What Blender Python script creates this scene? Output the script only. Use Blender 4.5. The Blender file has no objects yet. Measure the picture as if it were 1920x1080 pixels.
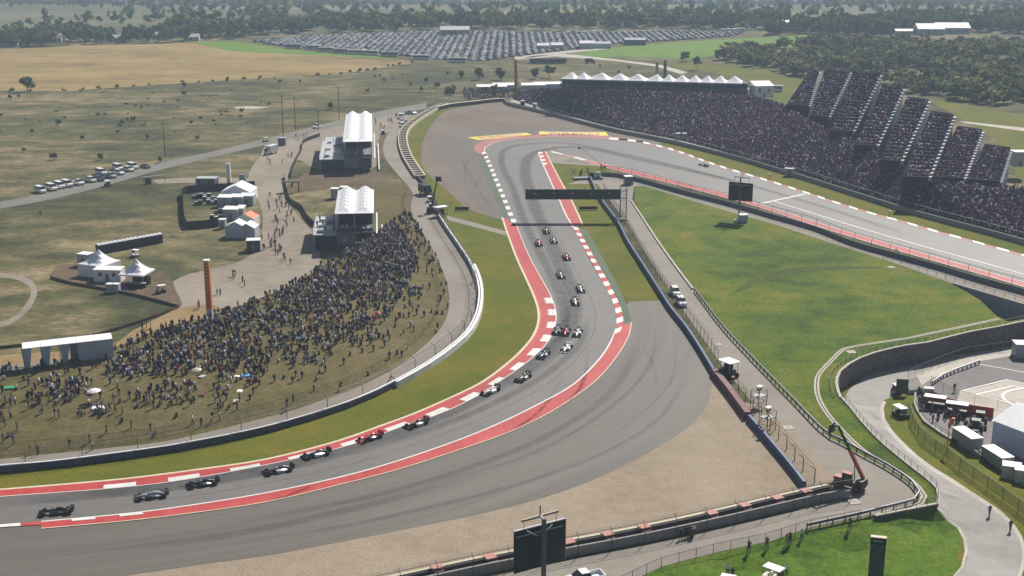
import bpy, math, random
import numpy as np
from mathutils import Vector, Matrix
from mathutils.geometry import tessellate_polygon, delaunay_2d_cdt
from mathutils.bvhtree import BVHTree

random.seed(7)
rng = np.random.default_rng(7)
R = math.radians
sc = bpy.context.scene
col = sc.collection

# ------------------------------------------------------------------ camera
HAZE = 0.00026
CAM_H, FPX, HORIZON = 80.0, 2400.0, -120.0          # metres, pixels (1920 wide), pixel row
PITCH = math.atan((540 - HORIZON) / FPX)
cam_d = bpy.data.cameras.new('camera')
cam_d.sensor_width = 36.0
cam_d.lens = 36.0 * FPX / 1920.0
cam_d.clip_start = 1.0
cam_d.clip_end = 30000.0
cam = bpy.data.objects.new('camera', cam_d)
col.objects.link(cam)
cam.location = (0, 0, CAM_H)
cam.rotation_euler = (math.pi / 2 - PITCH, 0, 0)
sc.camera = cam

# ------------------------------------------------------------------ sky, sun, exposure
SUN_EL, SUN_AZ = R(42), R(28)                       # azimuth clockwise from +Y
w = bpy.data.worlds.new('World')
sc.world = w
w.use_nodes = True
nt = w.node_tree
bg = nt.nodes['Background']
sky = nt.nodes.new('ShaderNodeTexSky')
sky.sky_type = 'NISHITA'
sky.sun_disc = False
sky.sun_elevation = SUN_EL
sky.sun_rotation = SUN_AZ
sky.air_density = 1.0
sky.dust_density = 1.5
nt.links.new(sky.outputs[0], bg.inputs[0])
bg.inputs[1].default_value = 0.05
sun_d = bpy.data.lights.new('sun', 'SUN')
sun_d.energy = 4.8
sun_d.angle = R(0.5)
sun_d.color = (1.0, 0.95, 0.87)
sun = bpy.data.objects.new('sun', sun_d)
col.objects.link(sun)
sdir = Vector((math.sin(SUN_AZ) * math.cos(SUN_EL), math.cos(SUN_AZ) * math.cos(SUN_EL), math.sin(SUN_EL)))
sun.rotation_euler = sdir.to_track_quat('Z', 'Y').to_euler()
sun.location = (200, 400, 500)
vs = sc.view_settings
vs.view_transform = 'Standard'
vs.look = 'None'
vs.exposure = 0.36
vs.gamma = 1.0
vs.use_curve_mapping = False
sc.render.engine = 'CYCLES'
cy = sc.cycles
cy.use_denoising = True
cy.max_bounces = 5
cy.diffuse_bounces = 2
cy.glossy_bounces = 2
cy.transparent_max_bounces = 12
cy.volume_bounces = 0
cy.caustics_reflective = False
cy.caustics_refractive = False

# ------------------------------------------------------------------ helpers: projection, curves
CP, SP = math.cos(PITCH), math.sin(PITCH)
def ray(px, py):
    u = 540 - py
    return Vector((px - 960, FPX * CP + u * SP, -FPX * SP + u * CP))
def P(px, py, z=0.0):
    """ground point (at height z) that lies on this line of sight"""
    d = ray(px, py)
    t = (z - CAM_H) / d.z
    return Vector((d.x * t, d.y * t, z))
def W(pts, z=0.0):
    return [P(p[0], p[1], p[2] if len(p) > 2 else z) for p in pts]
def pix(v):
    d = v - Vector((0, 0, CAM_H))
    f = d.y * CP - d.z * SP
    return 960 + FPX * d.x / f, 540 - FPX * (d.y * SP + d.z * CP) / f
def catmull(pts, step=3.0, closed=False):
    """Catmull-Rom through pts, resampled to about step metres"""
    out = []
    n = len(pts)
    for i in range(n - 1):
        p0 = pts[max(i - 1, 0)]; p1 = pts[i]; p2 = pts[i + 1]; p3 = pts[min(i + 2, n - 1)]
        m = max(1, int((p2 - p1).length / step))
        # centripetal-ish tangents scaled by chord
        l1 = max((p2 - p1).length, 1e-6)
        t1 = (p2 - p0) * (l1 / max((p2 - p1).length + (p1 - p0).length, 1e-6))
        t2 = (p3 - p1) * (l1 / max((p3 - p2).length + (p2 - p1).length, 1e-6))
        for k in range(m):
            t = k / m
            t2_, t3_ = t * t, t * t * t
            out.append(p1 * (2*t3_ - 3*t2_ + 1) + t1 * (t3_ - 2*t2_ + t) + p2 * (-2*t3_ + 3*t2_) + t2 * (t3_ - t2_))
    out.append(pts[-1].copy())
    return out
def even(pts, step):
    """points at equal arc length: list of (position, tangent, s)"""
    segs, L = [], 0.0
    for a, b in zip(pts[:-1], pts[1:]):
        l = (b - a).length
        if l > 1e-6:
            segs.append((L, l, a, b)); L += l
    n = max(1, int(round(L / step)))
    res, j = [], 0
    for i in range(n + 1):
        s = L * i / n
        while j < len(segs) - 1 and s > segs[j][0] + segs[j][1]:
            j += 1
        s0, l, a, b = segs[j]
        res.append((a.lerp(b, min(1, max(0, (s - s0) / l))), (b - a).normalized(), s))
    return res
def nsamp(pts, n):
    L = sum((b - a).length for a, b in zip(pts[:-1], pts[1:]))
    e = even(pts, L / n)
    return [x[0] for x in e]
def off(pts, d):
    """shift a polyline sideways (positive = to the left of travel)"""
    out = []
    n = len(pts)
    for i in range(n):
        t = pts[min(i + 1, n - 1)] - pts[max(i - 1, 0)]
        t.z = 0
        t.normalize()
        out.append(pts[i] + Vector((-t.y, t.x, 0)) * d)
    return out
def lift(pts, dz):
    return [p + Vector((0, 0, dz)) for p in pts]
def inside(x, y, poly):
    c = False
    n = len(poly)
    j = n - 1
    for i in range(n):
        xi, yi = poly[i][0], poly[i][1]; xj, yj = poly[j][0], poly[j][1]
        if (yi > y) != (yj > y) and x < (xj - xi) * (y - yi) / (yj - yi) + xi:
            c = not c
        j = i
    return c

# ------------------------------------------------------------------ helpers: materials
MATS = {}
def mat(name, c, rough=0.6, metal=0.0, var=0.12, scale=3.0, spec=0.4, world=False, bump=0.0):
    """plain painted / solid material with a little procedural mottling"""
    if name in MATS:
        return MATS[name]
    m = bpy.data.materials.new(name)
    m.use_nodes = True
    n, l = m.node_tree.nodes, m.node_tree.links
    b = n['Principled BSDF']
    b.inputs['Roughness'].default_value = rough
    b.inputs['Metallic'].default_value = metal
    b.inputs['Specular IOR Level'].default_value = spec
    if world:
        tc = n.new('ShaderNodeNewGeometry'); src = tc.outputs['Position']
    else:
        tc = n.new('ShaderNodeTexCoord'); src = tc.outputs['Object']
    no = n.new('ShaderNodeTexNoise')
    no.inputs['Scale'].default_value = scale
    no.inputs['Detail'].default_value = 5
    l.new(src, no.inputs['Vector'])
    r = n.new('ShaderNodeValToRGB')
    r.color_ramp.elements[0].position = 0.3
    r.color_ramp.elements[1].position = 0.7
    r.color_ramp.elements[0].color = (*[max(0, x * (1 - var)) for x in c], 1)
    r.color_ramp.elements[1].color = (*[min(1, x * (1 + var)) for x in c], 1)
    l.new(no.outputs['Fac'], r.inputs[0])
    l.new(r.outputs[0], b.inputs['Base Color'])
    if bump:
        bp = n.new('ShaderNodeBump'); bp.inputs['Strength'].default_value = bump
        l.new(no.outputs['Fac'], bp.inputs['Height']); l.new(bp.outputs[0], b.inputs['Normal'])
    MATS[name] = m
    return m

def ground_mat(name, stops, s1=0.03, s2=0.25, s3=1.6, fine=0.35, mid=0.5, rough=0.95, spec=0.15, stretch=None, bump=0.0, warp=0.0):
    """ground cover: colour ramp driven by broad + medium world-space noise, speckled by fine noise"""
    m = bpy.data.materials.new(name)
    m.use_nodes = True
    n, l = m.node_tree.nodes, m.node_tree.links
    b = n['Principled BSDF']
    b.inputs['Roughness'].default_value = rough
    b.inputs['Specular IOR Level'].default_value = spec
    g = n.new('ShaderNodeNewGeometry')
    src = g.outputs['Position']
    if stretch:
        mp = n.new('ShaderNodeMapping')
        mp.inputs['Rotation'].default_value = (0, 0, stretch[0])
        mp.inputs['Scale'].default_value = (stretch[1], stretch[2], 1)
        l.new(src, mp.inputs['Vector']); src = mp.outputs[0]
    def noise(s, d, dist=0.0):
        q = n.new('ShaderNodeTexNoise')
        q.inputs['Scale'].default_value = s
        q.inputs['Detail'].default_value = d
        q.inputs['Roughness'].default_value = 0.6
        q.inputs['Distortion'].default_value = dist
        l.new(src, q.inputs['Vector'])
        return q.outputs['Fac']
    a, c, f = noise(s1, 6, warp), noise(s2, 4), noise(s3, 2)
    mx = n.new('ShaderNodeMix'); mx.data_type = 'FLOAT'
    mx.inputs[0].default_value = mid
    l.new(a, mx.inputs[2]); l.new(c, mx.inputs[3])
    r = n.new('ShaderNodeValToRGB')
    el = r.color_ramp.elements
    while len(el) < len(stops):
        el.new(0.5)
    for e, (p, cc) in zip(el, stops):
        e.position = p; e.color = (*cc, 1)
    l.new(mx.outputs[0], r.inputs[0])
    # fine speckle multiplies the colour
    mr = n.new('ShaderNodeMapRange')
    mr.inputs['From Min'].default_value = 0.3; mr.inputs['From Max'].default_value = 0.7
    mr.inputs['To Min'].default_value = 1 - fine; mr.inputs['To Max'].default_value = 1 + fine
    l.new(f, mr.inputs['Value'])
    mu = n.new('ShaderNodeMix'); mu.data_type = 'RGBA'; mu.blend_type = 'MULTIPLY'
    mu.inputs[0].default_value = 1.0
    l.new(r.outputs[0], mu.inputs[6]); l.new(mr.outputs[0], mu.inputs[7])
    l.new(mu.outputs[2], b.inputs['Base Color'])
    if bump:
        bp = n.new('ShaderNodeBump'); bp.inputs['Strength'].default_value = bump
        bp.inputs['Distance'].default_value = 0.3
        l.new(f, bp.inputs['Height']); l.new(bp.outputs[0], b.inputs['Normal'])
    MATS[name] = m
    return m

def attr_mat(name, rough=0.85, spec=0.2, vary=0.0):
    """takes each piece's own colour from the mesh colour layer"""
    m = bpy.data.materials.new(name)
    m.use_nodes = True
    n, l = m.node_tree.nodes, m.node_tree.links
    b = n['Principled BSDF']
    b.inputs['Roughness'].default_value = rough
    b.inputs['Specular IOR Level'].default_value = spec
    a = n.new('ShaderNodeAttribute'); a.attribute_name = 'Col'
    l.new(a.outputs['Color'], b.inputs['Base Color'])
    MATS[name] = m
    return m

def leaf_mat(name, c):
    m = bpy.data.materials.new(name)
    m.use_nodes = True
    n, l = m.node_tree.nodes, m.node_tree.links
    b = n['Principled BSDF']
    b.inputs['Roughness'].default_value = 0.8
    b.inputs['Specular IOR Level'].default_value = 0.15
    a = n.new('ShaderNodeAttribute'); a.attribute_name = 'Col'
    oi = n.new('ShaderNodeObjectInfo')
    hs = n.new('ShaderNodeHueSaturation')
    mr = n.new('ShaderNodeMapRange')
    mr.inputs['To Min'].default_value = 0.75; mr.inputs['To Max'].default_value = 1.25
    l.new(oi.outputs['Random'], mr.inputs['Value'])
    l.new(mr.outputs[0], hs.inputs['Value'])
    l.new(a.outputs['Color'], hs.inputs['Color'])
    l.new(hs.outputs[0], b.inputs['Base Color'])
    tr = n.new('ShaderNodeBsdfTranslucent'); l.new(hs.outputs[0], tr.inputs['Color'])
    ms = n.new('ShaderNodeMixShader'); ms.inputs[0].default_value = 0.42
    l.new(b.outputs[0], ms.inputs[1]); l.new(tr.outputs[0], ms.inputs[2]); l.new(ms.outputs[0], n['Material Output'].inputs['Surface'])
    MATS[name] = m
    return m

def mesh_mat(name, c, alpha):
    """wire netting far too fine to resolve: partly see-through"""
    m = bpy.data.materials.new(name)
    m.use_nodes = True
    n, l = m.node_tree.nodes, m.node_tree.links
    b = n['Principled BSDF']
    b.inputs['Base Color'].default_value = (*c, 1)
    b.inputs['Roughness'].default_value = 0.6
    no = n.new('ShaderNodeTexNoise'); no.inputs['Scale'].default_value = 0.6
    g = n.new('ShaderNodeNewGeometry'); l.new(g.outputs['Position'], no.inputs['Vector'])
    mr = n.new('ShaderNodeMapRange')
    mr.inputs['To Min'].default_value = alpha * 0.6; mr.inputs['To Max'].default_value = alpha * 1.4
    l.new(no.outputs['Fac'], mr.inputs['Value'])
    l.new(mr.outputs[0], b.inputs['Alpha'])
    MATS[name] = m
    return m

# ------------------------------------------------------------------ helpers: mesh building
class MB:
    def __init__(s):
        s.v, s.f, s.m = [], [], []
    def add(s, verts, faces, mi=0):
        o = len(s.v)
        s.v += [tuple(x) for x in verts]
        s.f += [tuple(i + o for i in f) for f in faces]
        s.m += [mi] * len(faces)
        return s
    def hexa(s, b, t, mi=0):
        """8 corners: four below, four above, same winding"""
        return s.add(list(b) + list(t), [(3, 2, 1, 0), (4, 5, 6, 7), (0, 1, 5, 4), (1, 2, 6, 5), (2, 3, 7, 6), (3, 0, 4, 7)], mi)
    def box(s, x0, x1, y0, y1, z0, z1, mi=0, tx=0.0, ty=0.0):
        """axis box; tx, ty shrink the top on each side"""
        return s.hexa([(x0, y0, z0), (x1, y0, z0), (x1, y1, z0), (x0, y1, z0)],
                      [(x0 + tx, y0 + ty, z1), (x1 - tx, y0 + ty, z1), (x1 - tx, y1 - ty, z1), (x0 + tx, y1 - ty, z1)], mi)
    def tube(s, a, b, r0, r1=None, n=6, mi=0):
        a, b = Vector(a), Vector(b)
        r1 = r0 if r1 is None else r1
        d = (b - a).normalized()
        x = d.orthogonal().normalized(); y = d.cross(x)
        vs_ = []
        for c, r in ((a, r0), (b, r1)):
            for k in range(n):
                t = 2 * math.pi * k / n
                vs_.append(c + x * (r * math.cos(t)) + y * (r * math.sin(t)))
        fs = [(k, (k + 1) % n, n + (k + 1) % n, n + k) for k in range(n)]
        fs += [tuple(range(n - 1, -1, -1)), tuple(range(n, 2 * n))]
        return s.add(vs_, fs, mi)
    def beam(s, a, b, wx, wz, mi=0):
        a, b = Vector(a), Vector(b)
        d = (b - a).normalized()
        x = d.cross(Vector((0, 0, 1)))
        if x.length < 1e-3:
            x = Vector((1, 0, 0))
        x.normalize()
        y = x.cross(d)
        q = [(-1, -1), (1, -1), (1, 1), (-1, 1)]
        return s.hexa([a + x * (i * wx / 2) + y * (j * wz / 2) for i, j in q], [b + x * (i * wx / 2) + y * (j * wz / 2) for i, j in q], mi)
    def loft(s, rings, mi=0, cap=True):
        n = len(rings[0])
        vs_ = [p for r in rings for p in r]
        fs = []
        for i in range(len(rings) - 1):
            for k in range(n):
                fs.append((i * n + k, i * n + (k + 1) % n, (i + 1) * n + (k + 1) % n, (i + 1) * n + k))
        if cap:
            fs += [tuple(range(n - 1, -1, -1)), tuple(range((len(rings) - 1) * n, len(rings) * n))]
        return s.add(vs_, fs, mi)
    def strip(s, A, B, mi=0):
        """surface between two polylines of equal count"""
        n = len(A)
        return s.add(list(A) + list(B), [(i, i + 1, n + i + 1, n + i) for i in range(n - 1)], mi)
    def wall(s, base, h, th, mi=0, z0=0.0):
        """solid wall of height h and thickness th along a polyline"""
        L, Rr = off(base, th / 2), off(base, -th / 2)
        lo, hi = Vector((0, 0, z0)), Vector((0, 0, h))
        s.strip([p + lo for p in Rr], [p + hi for p in Rr], mi)
        s.strip([p + hi for p in L], [p + lo for p in L], mi)
        s.strip([p + hi for p in Rr], [p + hi for p in L], mi)
        for i in (0, -1):
            s.add([L[i] + lo, Rr[i] + lo, Rr[i] + hi, L[i] + hi], [(0, 1, 2, 3)], mi)
        return s
    def poly(s, pts, mi=0):
        tri = tessellate_polygon([[Vector((p[0], p[1], 0)) for p in pts]])
        return s.add(pts, [tuple(t) for t in tri], mi)
    def mesh(s, name, mats, smooth=False):
        me = bpy.data.meshes.new(name)
        me.from_pydata(s.v, [], s.f)
        for m in mats:
            me.materials.append(m)
        if len(mats) > 1:
            me.polygons.foreach_set('material_index', s.m)
        if smooth:
            me.polygons.foreach_set('use_smooth', [True] * len(s.f))
        me.update()
        return me
    def build(s, name, mats, parent=None, loc=None, smooth=False):
        if not isinstance(mats, (list, tuple)):
            mats = [mats]
        return link(name, s.mesh(name, mats, smooth), parent, loc)
def link(name, data, parent=None, loc=None, rz=None):
    o = bpy.data.objects.new(name, data)
    col.objects.link(o)
    if parent is not None:
        o.parent = parent
    if loc is not None:
        o.location = loc
    if rz is not None:
        o.rotation_euler = (0, 0, rz)
    return o
def tag(o, label=None, cat=None, group=None, kind=None):
    if label: o['label'] = label
    if cat: o['category'] = cat
    if group: o['group'] = group
    if kind: o['kind'] = kind
    return o
def thing(name, label, cat, loc=(0, 0, 0), rz=0.0, group=None):
    return tag(link(name, None, None, loc, rz), label, cat, group)
KIDS = {}
def copy_tree(o, parent=None):
    c = o.copy()
    col.objects.link(c)
    c.parent = parent
    for ch in o.children:
        copy_tree(ch, c)
    return c
def mesh_np(name, verts, faces, mats, colors=None, mi=None):
    """verts (n,3), faces (m,k) arrays -> mesh; colors per vertex (n,3)"""
    me = bpy.data.meshes.new(name)
    nv, nf, k = len(verts), len(faces), faces.shape[1]
    me.vertices.add(nv)
    me.vertices.foreach_set('co', np.ascontiguousarray(verts, dtype=np.float32).ravel())
    me.loops.add(nf * k)
    me.loops.foreach_set('vertex_index', np.ascontiguousarray(faces, dtype=np.int32).ravel())
    me.polygons.add(nf)
    me.polygons.foreach_set('loop_start', np.arange(0, nf * k, k, dtype=np.int32))
    me.polygons.foreach_set('loop_total', np.full(nf, k, dtype=np.int32))
    for m in mats:
        me.materials.append(m)
    if mi is not None:
        me.polygons.foreach_set('material_index', np.ascontiguousarray(mi, dtype=np.int32))
    if colors is not None:
        ca = me.color_attributes.new('Col', 'FLOAT_COLOR', 'POINT')
        c4 = np.ones((nv, 4), dtype=np.float32)
        c4[:, :3] = colors
        ca.data.foreach_set('color', c4.ravel())
    me.update(calc_edges=True)
    me.validate()
    return me
# ================================================================== SETTING
# ------------------------------------------------------------------ ground materials
scrub_m = ground_mat('scrub_grass', [(0.40, (0.044, 0.046, 0.020)), (0.455, (0.072, 0.073, 0.027)), (0.505, (0.104, 0.097, 0.039)), (0.555, (0.165, 0.135, 0.064)), (0.63, (0.26, 0.205, 0.115))],
                     s1=0.020, s2=0.11, s3=0.7, fine=0.34, mid=0.42, stretch=(R(-8), 0.65, 1.0), warp=0.6)
gold_m = ground_mat('dry_field', [(0.36, (0.13, 0.095, 0.042)), (0.44, (0.24, 0.17, 0.066)), (0.55, (0.32, 0.23, 0.09)), (0.66, (0.38, 0.28, 0.12))],
                    s1=0.02, s2=0.12, s3=0.6, fine=0.18, mid=0.5, stretch=(0, 0.35, 1.0))
mown_m = ground_mat('mown_grass', [(0.38, (0.078, 0.100, 0.006)), (0.5, (0.110, 0.120, 0.008)), (0.62, (0.155, 0.132, 0.014))], s1=0.04, s2=0.3, s3=2.0, fine=0.22, mid=0.35)
infield_m = ground_mat('infield_grass', [(0.36, (0.042, 0.070, 0.006)), (0.44, (0.068, 0.112, 0.007)), (0.52, (0.108, 0.136, 0.009)), (0.59, (0.158, 0.146, 0.018)), (0.68, (0.21, 0.175, 0.045))], s1=0.024, s2=0.14, s3=1.2, fine=0.30, mid=0.42, warp=1.0)
lush_m = ground_mat('lush_grass', [(0.34, (0.040, 0.090, 0.005)), (0.5, (0.078, 0.145, 0.008)), (0.66, (0.135, 0.170, 0.014))], s1=0.09, s2=0.5, s3=2.2, fine=0.30, mid=0.5)
hill_m = ground_mat('trampled_grass', [(0.34, (0.075, 0.070, 0.022)), (0.48, (0.112, 0.095, 0.034)), (0.60, (0.145, 0.112, 0.050)), (0.7, (0.18, 0.135, 0.075))], s1=0.05, s2=0.28, s3=1.5, fine=0.28, mid=0.5)
farfield_m = ground_mat('far_field', [(0.40, (0.075, 0.085, 0.040)), (0.48, (0.115, 0.115, 0.060)), (0.55, (0.17, 0.155, 0.09)), (0.64, (0.26, 0.22, 0.14))], s1=0.004, s2=0.02, s3=0.12, fine=0.25, mid=0.35, stretch=(0, 0.5, 1.0))
brightgreen_m = ground_mat('green_field', [(0.36, (0.090, 0.175, 0.018)), (0.52, (0.125, 0.220, 0.024)), (0.68, (0.165, 0.230, 0.035))], s1=0.02, s2=0.1, s3=0.6, fine=0.15)
track_m = ground_mat('track_asphalt', [(0.36, (0.124, 0.115, 0.107)), (0.5, (0.142, 0.132, 0.123)), (0.66, (0.162, 0.151, 0.141))], s1=0.05, s2=0.6, s3=4, fine=0.07, mid=0.35, rough=0.62, spec=0.35)
gravel_m = ground_mat('gravel_trap', [(0.36, (0.26, 0.205, 0.148)), (0.5, (0.305, 0.245, 0.180)), (0.66, (0.35, 0.288, 0.217))], s1=0.08, s2=0.5, s3=2.6, fine=0.12, mid=0.4, bump=0.4)
fargravel_m = ground_mat('far_runoff', [(0.36, (0.165, 0.130, 0.105)), (0.5, (0.195, 0.158, 0.130)), (0.66, (0.225, 0.188, 0.158))], s1=0.03, s2=0.2, s3=1.0, fine=0.10, mid=0.4)
road_m = ground_mat('service_concrete', [(0.36, (0.225, 0.200, 0.168)), (0.5, (0.260, 0.232, 0.196)), (0.66, (0.300, 0.270, 0.230))], s1=0.06, s2=0.5, s3=3, fine=0.09, mid=0.4, rough=0.85)
oldroad_m = ground_mat('old_asphalt_road', [(0.36, (0.165, 0.158, 0.140)), (0.5, (0.195, 0.186, 0.165)), (0.66, (0.23, 0.22, 0.195))], s1=0.05, s2=0.4, s3=2, fine=0.10, rough=0.85)
pale_m = ground_mat('pale_concrete', [(0.36, (0.40, 0.365, 0.31)), (0.5, (0.47, 0.43, 0.37)), (0.66, (0.54, 0.50, 0.44))], s1=0.15, s2=0.9, s3=4, fine=0.08, rough=0.85)
access_m = ground_mat('access_road', [(0.36, (0.275, 0.262, 0.238)), (0.5, (0.315, 0.300, 0.275)), (0.66, (0.355, 0.340, 0.315))], s1=0.08, s2=0.5, s3=3, fine=0.07, rough=0.8)
dirt_m = ground_mat('packed_dirt', [(0.34, (0.20, 0.165, 0.125)), (0.5, (0.275, 0.235, 0.185)), (0.66, (0.33, 0.29, 0.235))], s1=0.04, s2=0.3, s3=1.6, fine=0.10, mid=0.4)
orange_m = ground_mat('orange_dirt', [(0.36, (0.20, 0.135, 0.07)), (0.5, (0.27, 0.185, 0.09)), (0.66, (0.33, 0.235, 0.125))], s1=0.06, s2=0.4, s3=1.6, fine=0.12)
soil_m = ground_mat('brown_soil', [(0.36, (0.085, 0.062, 0.038)), (0.5, (0.125, 0.090, 0.055)), (0.66, (0.175, 0.13, 0.082))], s1=0.08, s2=0.4, s3=1.6, fine=0.18)
paddock_m = ground_mat('paddock_asphalt', [(0.36, (0.155, 0.142, 0.138)), (0.5, (0.185, 0.170, 0.165)), (0.66, (0.215, 0.200, 0.195))], s1=0.08, s2=0.5, s3=3, fine=0.08, rough=0.8)
bankside_m = ground_mat('grandstand_bank', [(0.36, (0.055, 0.050, 0.040)), (0.5, (0.075, 0.068, 0.055)), (0.66, (0.10, 0.09, 0.07))], s1=0.05, s2=0.4, s3=2, fine=0.2)
red_m = ground_mat('red_paint', [(0.34, (0.36, 0.034, 0.032)), (0.5, (0.46, 0.050, 0.046)), (0.66, (0.50, 0.080, 0.070))], s1=0.08, s2=0.7, s3=4, fine=0.12, rough=0.6, spec=0.3)
faded_red_m = ground_mat('faded_red_paint', [(0.36, (0.36, 0.135, 0.115)), (0.5, (0.40, 0.165, 0.145)), (0.66, (0.42, 0.20, 0.175))], s1=0.06, s2=0.5, s3=3, fine=0.06, rough=0.65)
white_m = ground_mat('white_paint', [(0.32, (0.60, 0.57, 0.53)), (0.5, (0.72, 0.70, 0.67)), (0.66, (0.80, 0.78, 0.75))], s1=0.2, s2=1.2, s3=5, fine=0.06, rough=0.6, spec=0.3)
cream_m = ground_mat('cream_paint', [(0.36, (0.56, 0.47, 0.33)), (0.5, (0.64, 0.55, 0.40)), (0.66, (0.70, 0.62, 0.48))], s1=0.2, s2=1.2, s3=5, fine=0.06, rough=0.65)
greenpaint_m = ground_mat('green_paint', [(0.36, (0.075, 0.105, 0.062)), (0.5, (0.10, 0.130, 0.078)), (0.66, (0.125, 0.150, 0.095))], s1=0.06, s2=0.5, s3=3, fine=0.08, rough=0.7)
yellow_m = mat('yellow_paint', (0.72, 0.58, 0.04), 0.6, world=True, scale=0.5)
fadedyellow_m = mat('faded_yellow_paint', (0.62, 0.47, 0.16), 0.65, world=True, scale=0.5)

# ------------------------------------------------------------------ outline of the lower ground right of the retaining wall
wall_px = [(1578, 747), (1573, 735), (1570, 721), (1571, 710), (1577, 697), (1593, 684), (1613, 673), (1640, 663), (1700, 649), (1737, 644), (1777, 634), (1822, 623), (1867, 615), (1905, 607), (1940, 600), (1976, 594)]
wall_top = catmull(W(wall_px), 3.0)
def wall_drop(i, n):
    t = i / (n - 1)
    return -4.1 * min(1.0, t / 0.08)
SUB = [(1972, 590.5), (1925, 597), (1890, 603), (1868, 592), (1838, 563), (1812, 547), (1787, 534)]
EDGE3 = [(1787, 533.5), (1850, 552), (1920, 573), (2010, 600), (2120, 634)]
F3 = [(1757, 948), (1757, 918), (1700, 870), (1650, 828), (1615, 791), (1595, 766), (1578, 747)]
F2 = [(1100, 1130), (1180, 1092), (1240, 1064), (1280, 1053), (1347, 1036), (1447, 1015), (1513, 993), (1613, 974), (1690, 961), (1757, 948)]
bnd = []                                              # (x, y, z of the lower ground)
for i, p in enumerate(wall_top):
    bnd.append((p.x, p.y, wall_drop(i, len(wall_top))))
for q in W(SUB): bnd.append((q.x, q.y, -5.5))
for q in W(EDGE3[1:]): bnd.append((q.x, q.y, -5.5))
for (a, b, z) in ((2300, 760, -4.5), (2350, 1000, -3.0), (2300, 1300, -3), (1700, 1300, -3.2), (1250, 1300, -2.8), (1020, 1220, -1.5)):
    q = P(a, b, z); bnd.append((q.x, q.y, z))
for q in W(F2): bnd.append((q.x, q.y, 0.0))
for q in W(F3[1:-1]): bnd.append((q.x, q.y, 0.0))
CUT = [(b[0], b[1]) for b in bnd]
ctl = []
for k in range(len(bnd)):
    a, b = Vector(bnd[k]), Vector(bnd[(k + 1) % len(bnd)])
    m = max(1, int((b - a).length / 4))
    ctl += [a.lerp(b, i / m) for i in range(m)]
for (a, b, z) in ((1640, 740, -3.7), (1625, 760, -3.2), (1630, 790, -2.0), (1660, 830, -0.9), (1700, 868, -0.5), (1740, 905, -0.5), (1780, 930, -1.0),
                  (1700, 760, -3.0), (1690, 800, -1.8), (1740, 840, -0.9), (1800, 900, -0.9), (1740, 730, -3.6), (1800, 690, -4.2), (1900, 660, -4.3), (1850, 720, -4.0),
                  (1900, 800, -3.0), (1900, 880, -2.2), (1800, 960, -1.4), (1850, 1000, -1.8), (1880, 1060, -2.2), (1740, 1000, -2.2), (1715, 990, -2.2), (1600, 1040, -1.8), (1500, 1065, -1.6), (1400, 1080, -1.4)):
    ctl.append(P(a, b, z))
CTL = np.array([tuple(v) for v in ctl])
def cut_z(x, y):
    d = (CTL[:, 0] - x) ** 2 + (CTL[:, 1] - y) ** 2 + 0.5
    wgt = d ** -1.3
    return float((wgt * CTL[:, 2]).sum() / wgt.sum())
def C(px, py):
    """point of the lower ground on this line of sight"""
    z = -2.5
    for _ in range(25):
        p = P(px, py, z)
        z = 0.5 * z + 0.5 * cut_z(p.x, p.y)
    p = P(px, py, z)
    return p

# ------------------------------------------------------------------ the ground: one sheet to the horizon, dropping to a valley far away
def far_z(x, y):
    t = min(1, max(0, (y - 1150) / 2900)); t = t * t * (3 - 2 * t)
    u = min(1, max(0, (y - 3300) / 2500))
    return -105 * t + u * (30 * math.sin(x * 0.0009 + 1.0) + 16 * math.sin(x * 0.0019 + y * 0.0009))
def ccw(idx, pts):
    a = sum(pts[i].x * pts[j].y - pts[j].x * pts[i].y for i, j in zip(idx, idx[1:] + idx[:1]))
    return idx if a > 0 else idx[::-1]
gp = [Vector(c) for c in CUT]
hole = ccw(list(range(len(gp))), gp)
xs = [-9000, -5000, -3000, -2000, -1400, -1000, -700, -450, -250, -120, 0, 120, 250, 450, 700, 1000, 1400, 2000, 3000, 5000, 9000]
ys = [-600, -200, 0, 100, 160, 220, 280, 350, 450, 600, 800, 1000, 1150, 1300, 1450, 1600, 1750, 1900, 2100, 2300, 2500, 2800, 3200, 3700, 4300, 5200, 6500, 9000, 14000]
for x in xs:
    for y in ys:
        if not inside(x, y, CUT):
            gp.append(Vector((x, y)))
vc, _, fc, _, _, of = delaunay_2d_cdt(gp, [], [hole], 0, 1e-4)
gb = MB()
gb.add([(v.x, v.y, far_z(v.x, v.y)) for v in vc], [tuple(f) for f, o in zip(fc, of) if not o])
# scrub near, hazy fields far
m2 = []
for f in gb.f:
    yy = sum(gb.v[i][1] for i in f) / len(f)
    m2.append(1 if yy > 1150 else 0)
gb.m = m2
ground = tag(gb.build('ground', [scrub_m, farfield_m]), kind='structure')
BVH = [BVHTree.FromPolygons([Vector(v) for v in gb.v], gb.f)]

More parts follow.
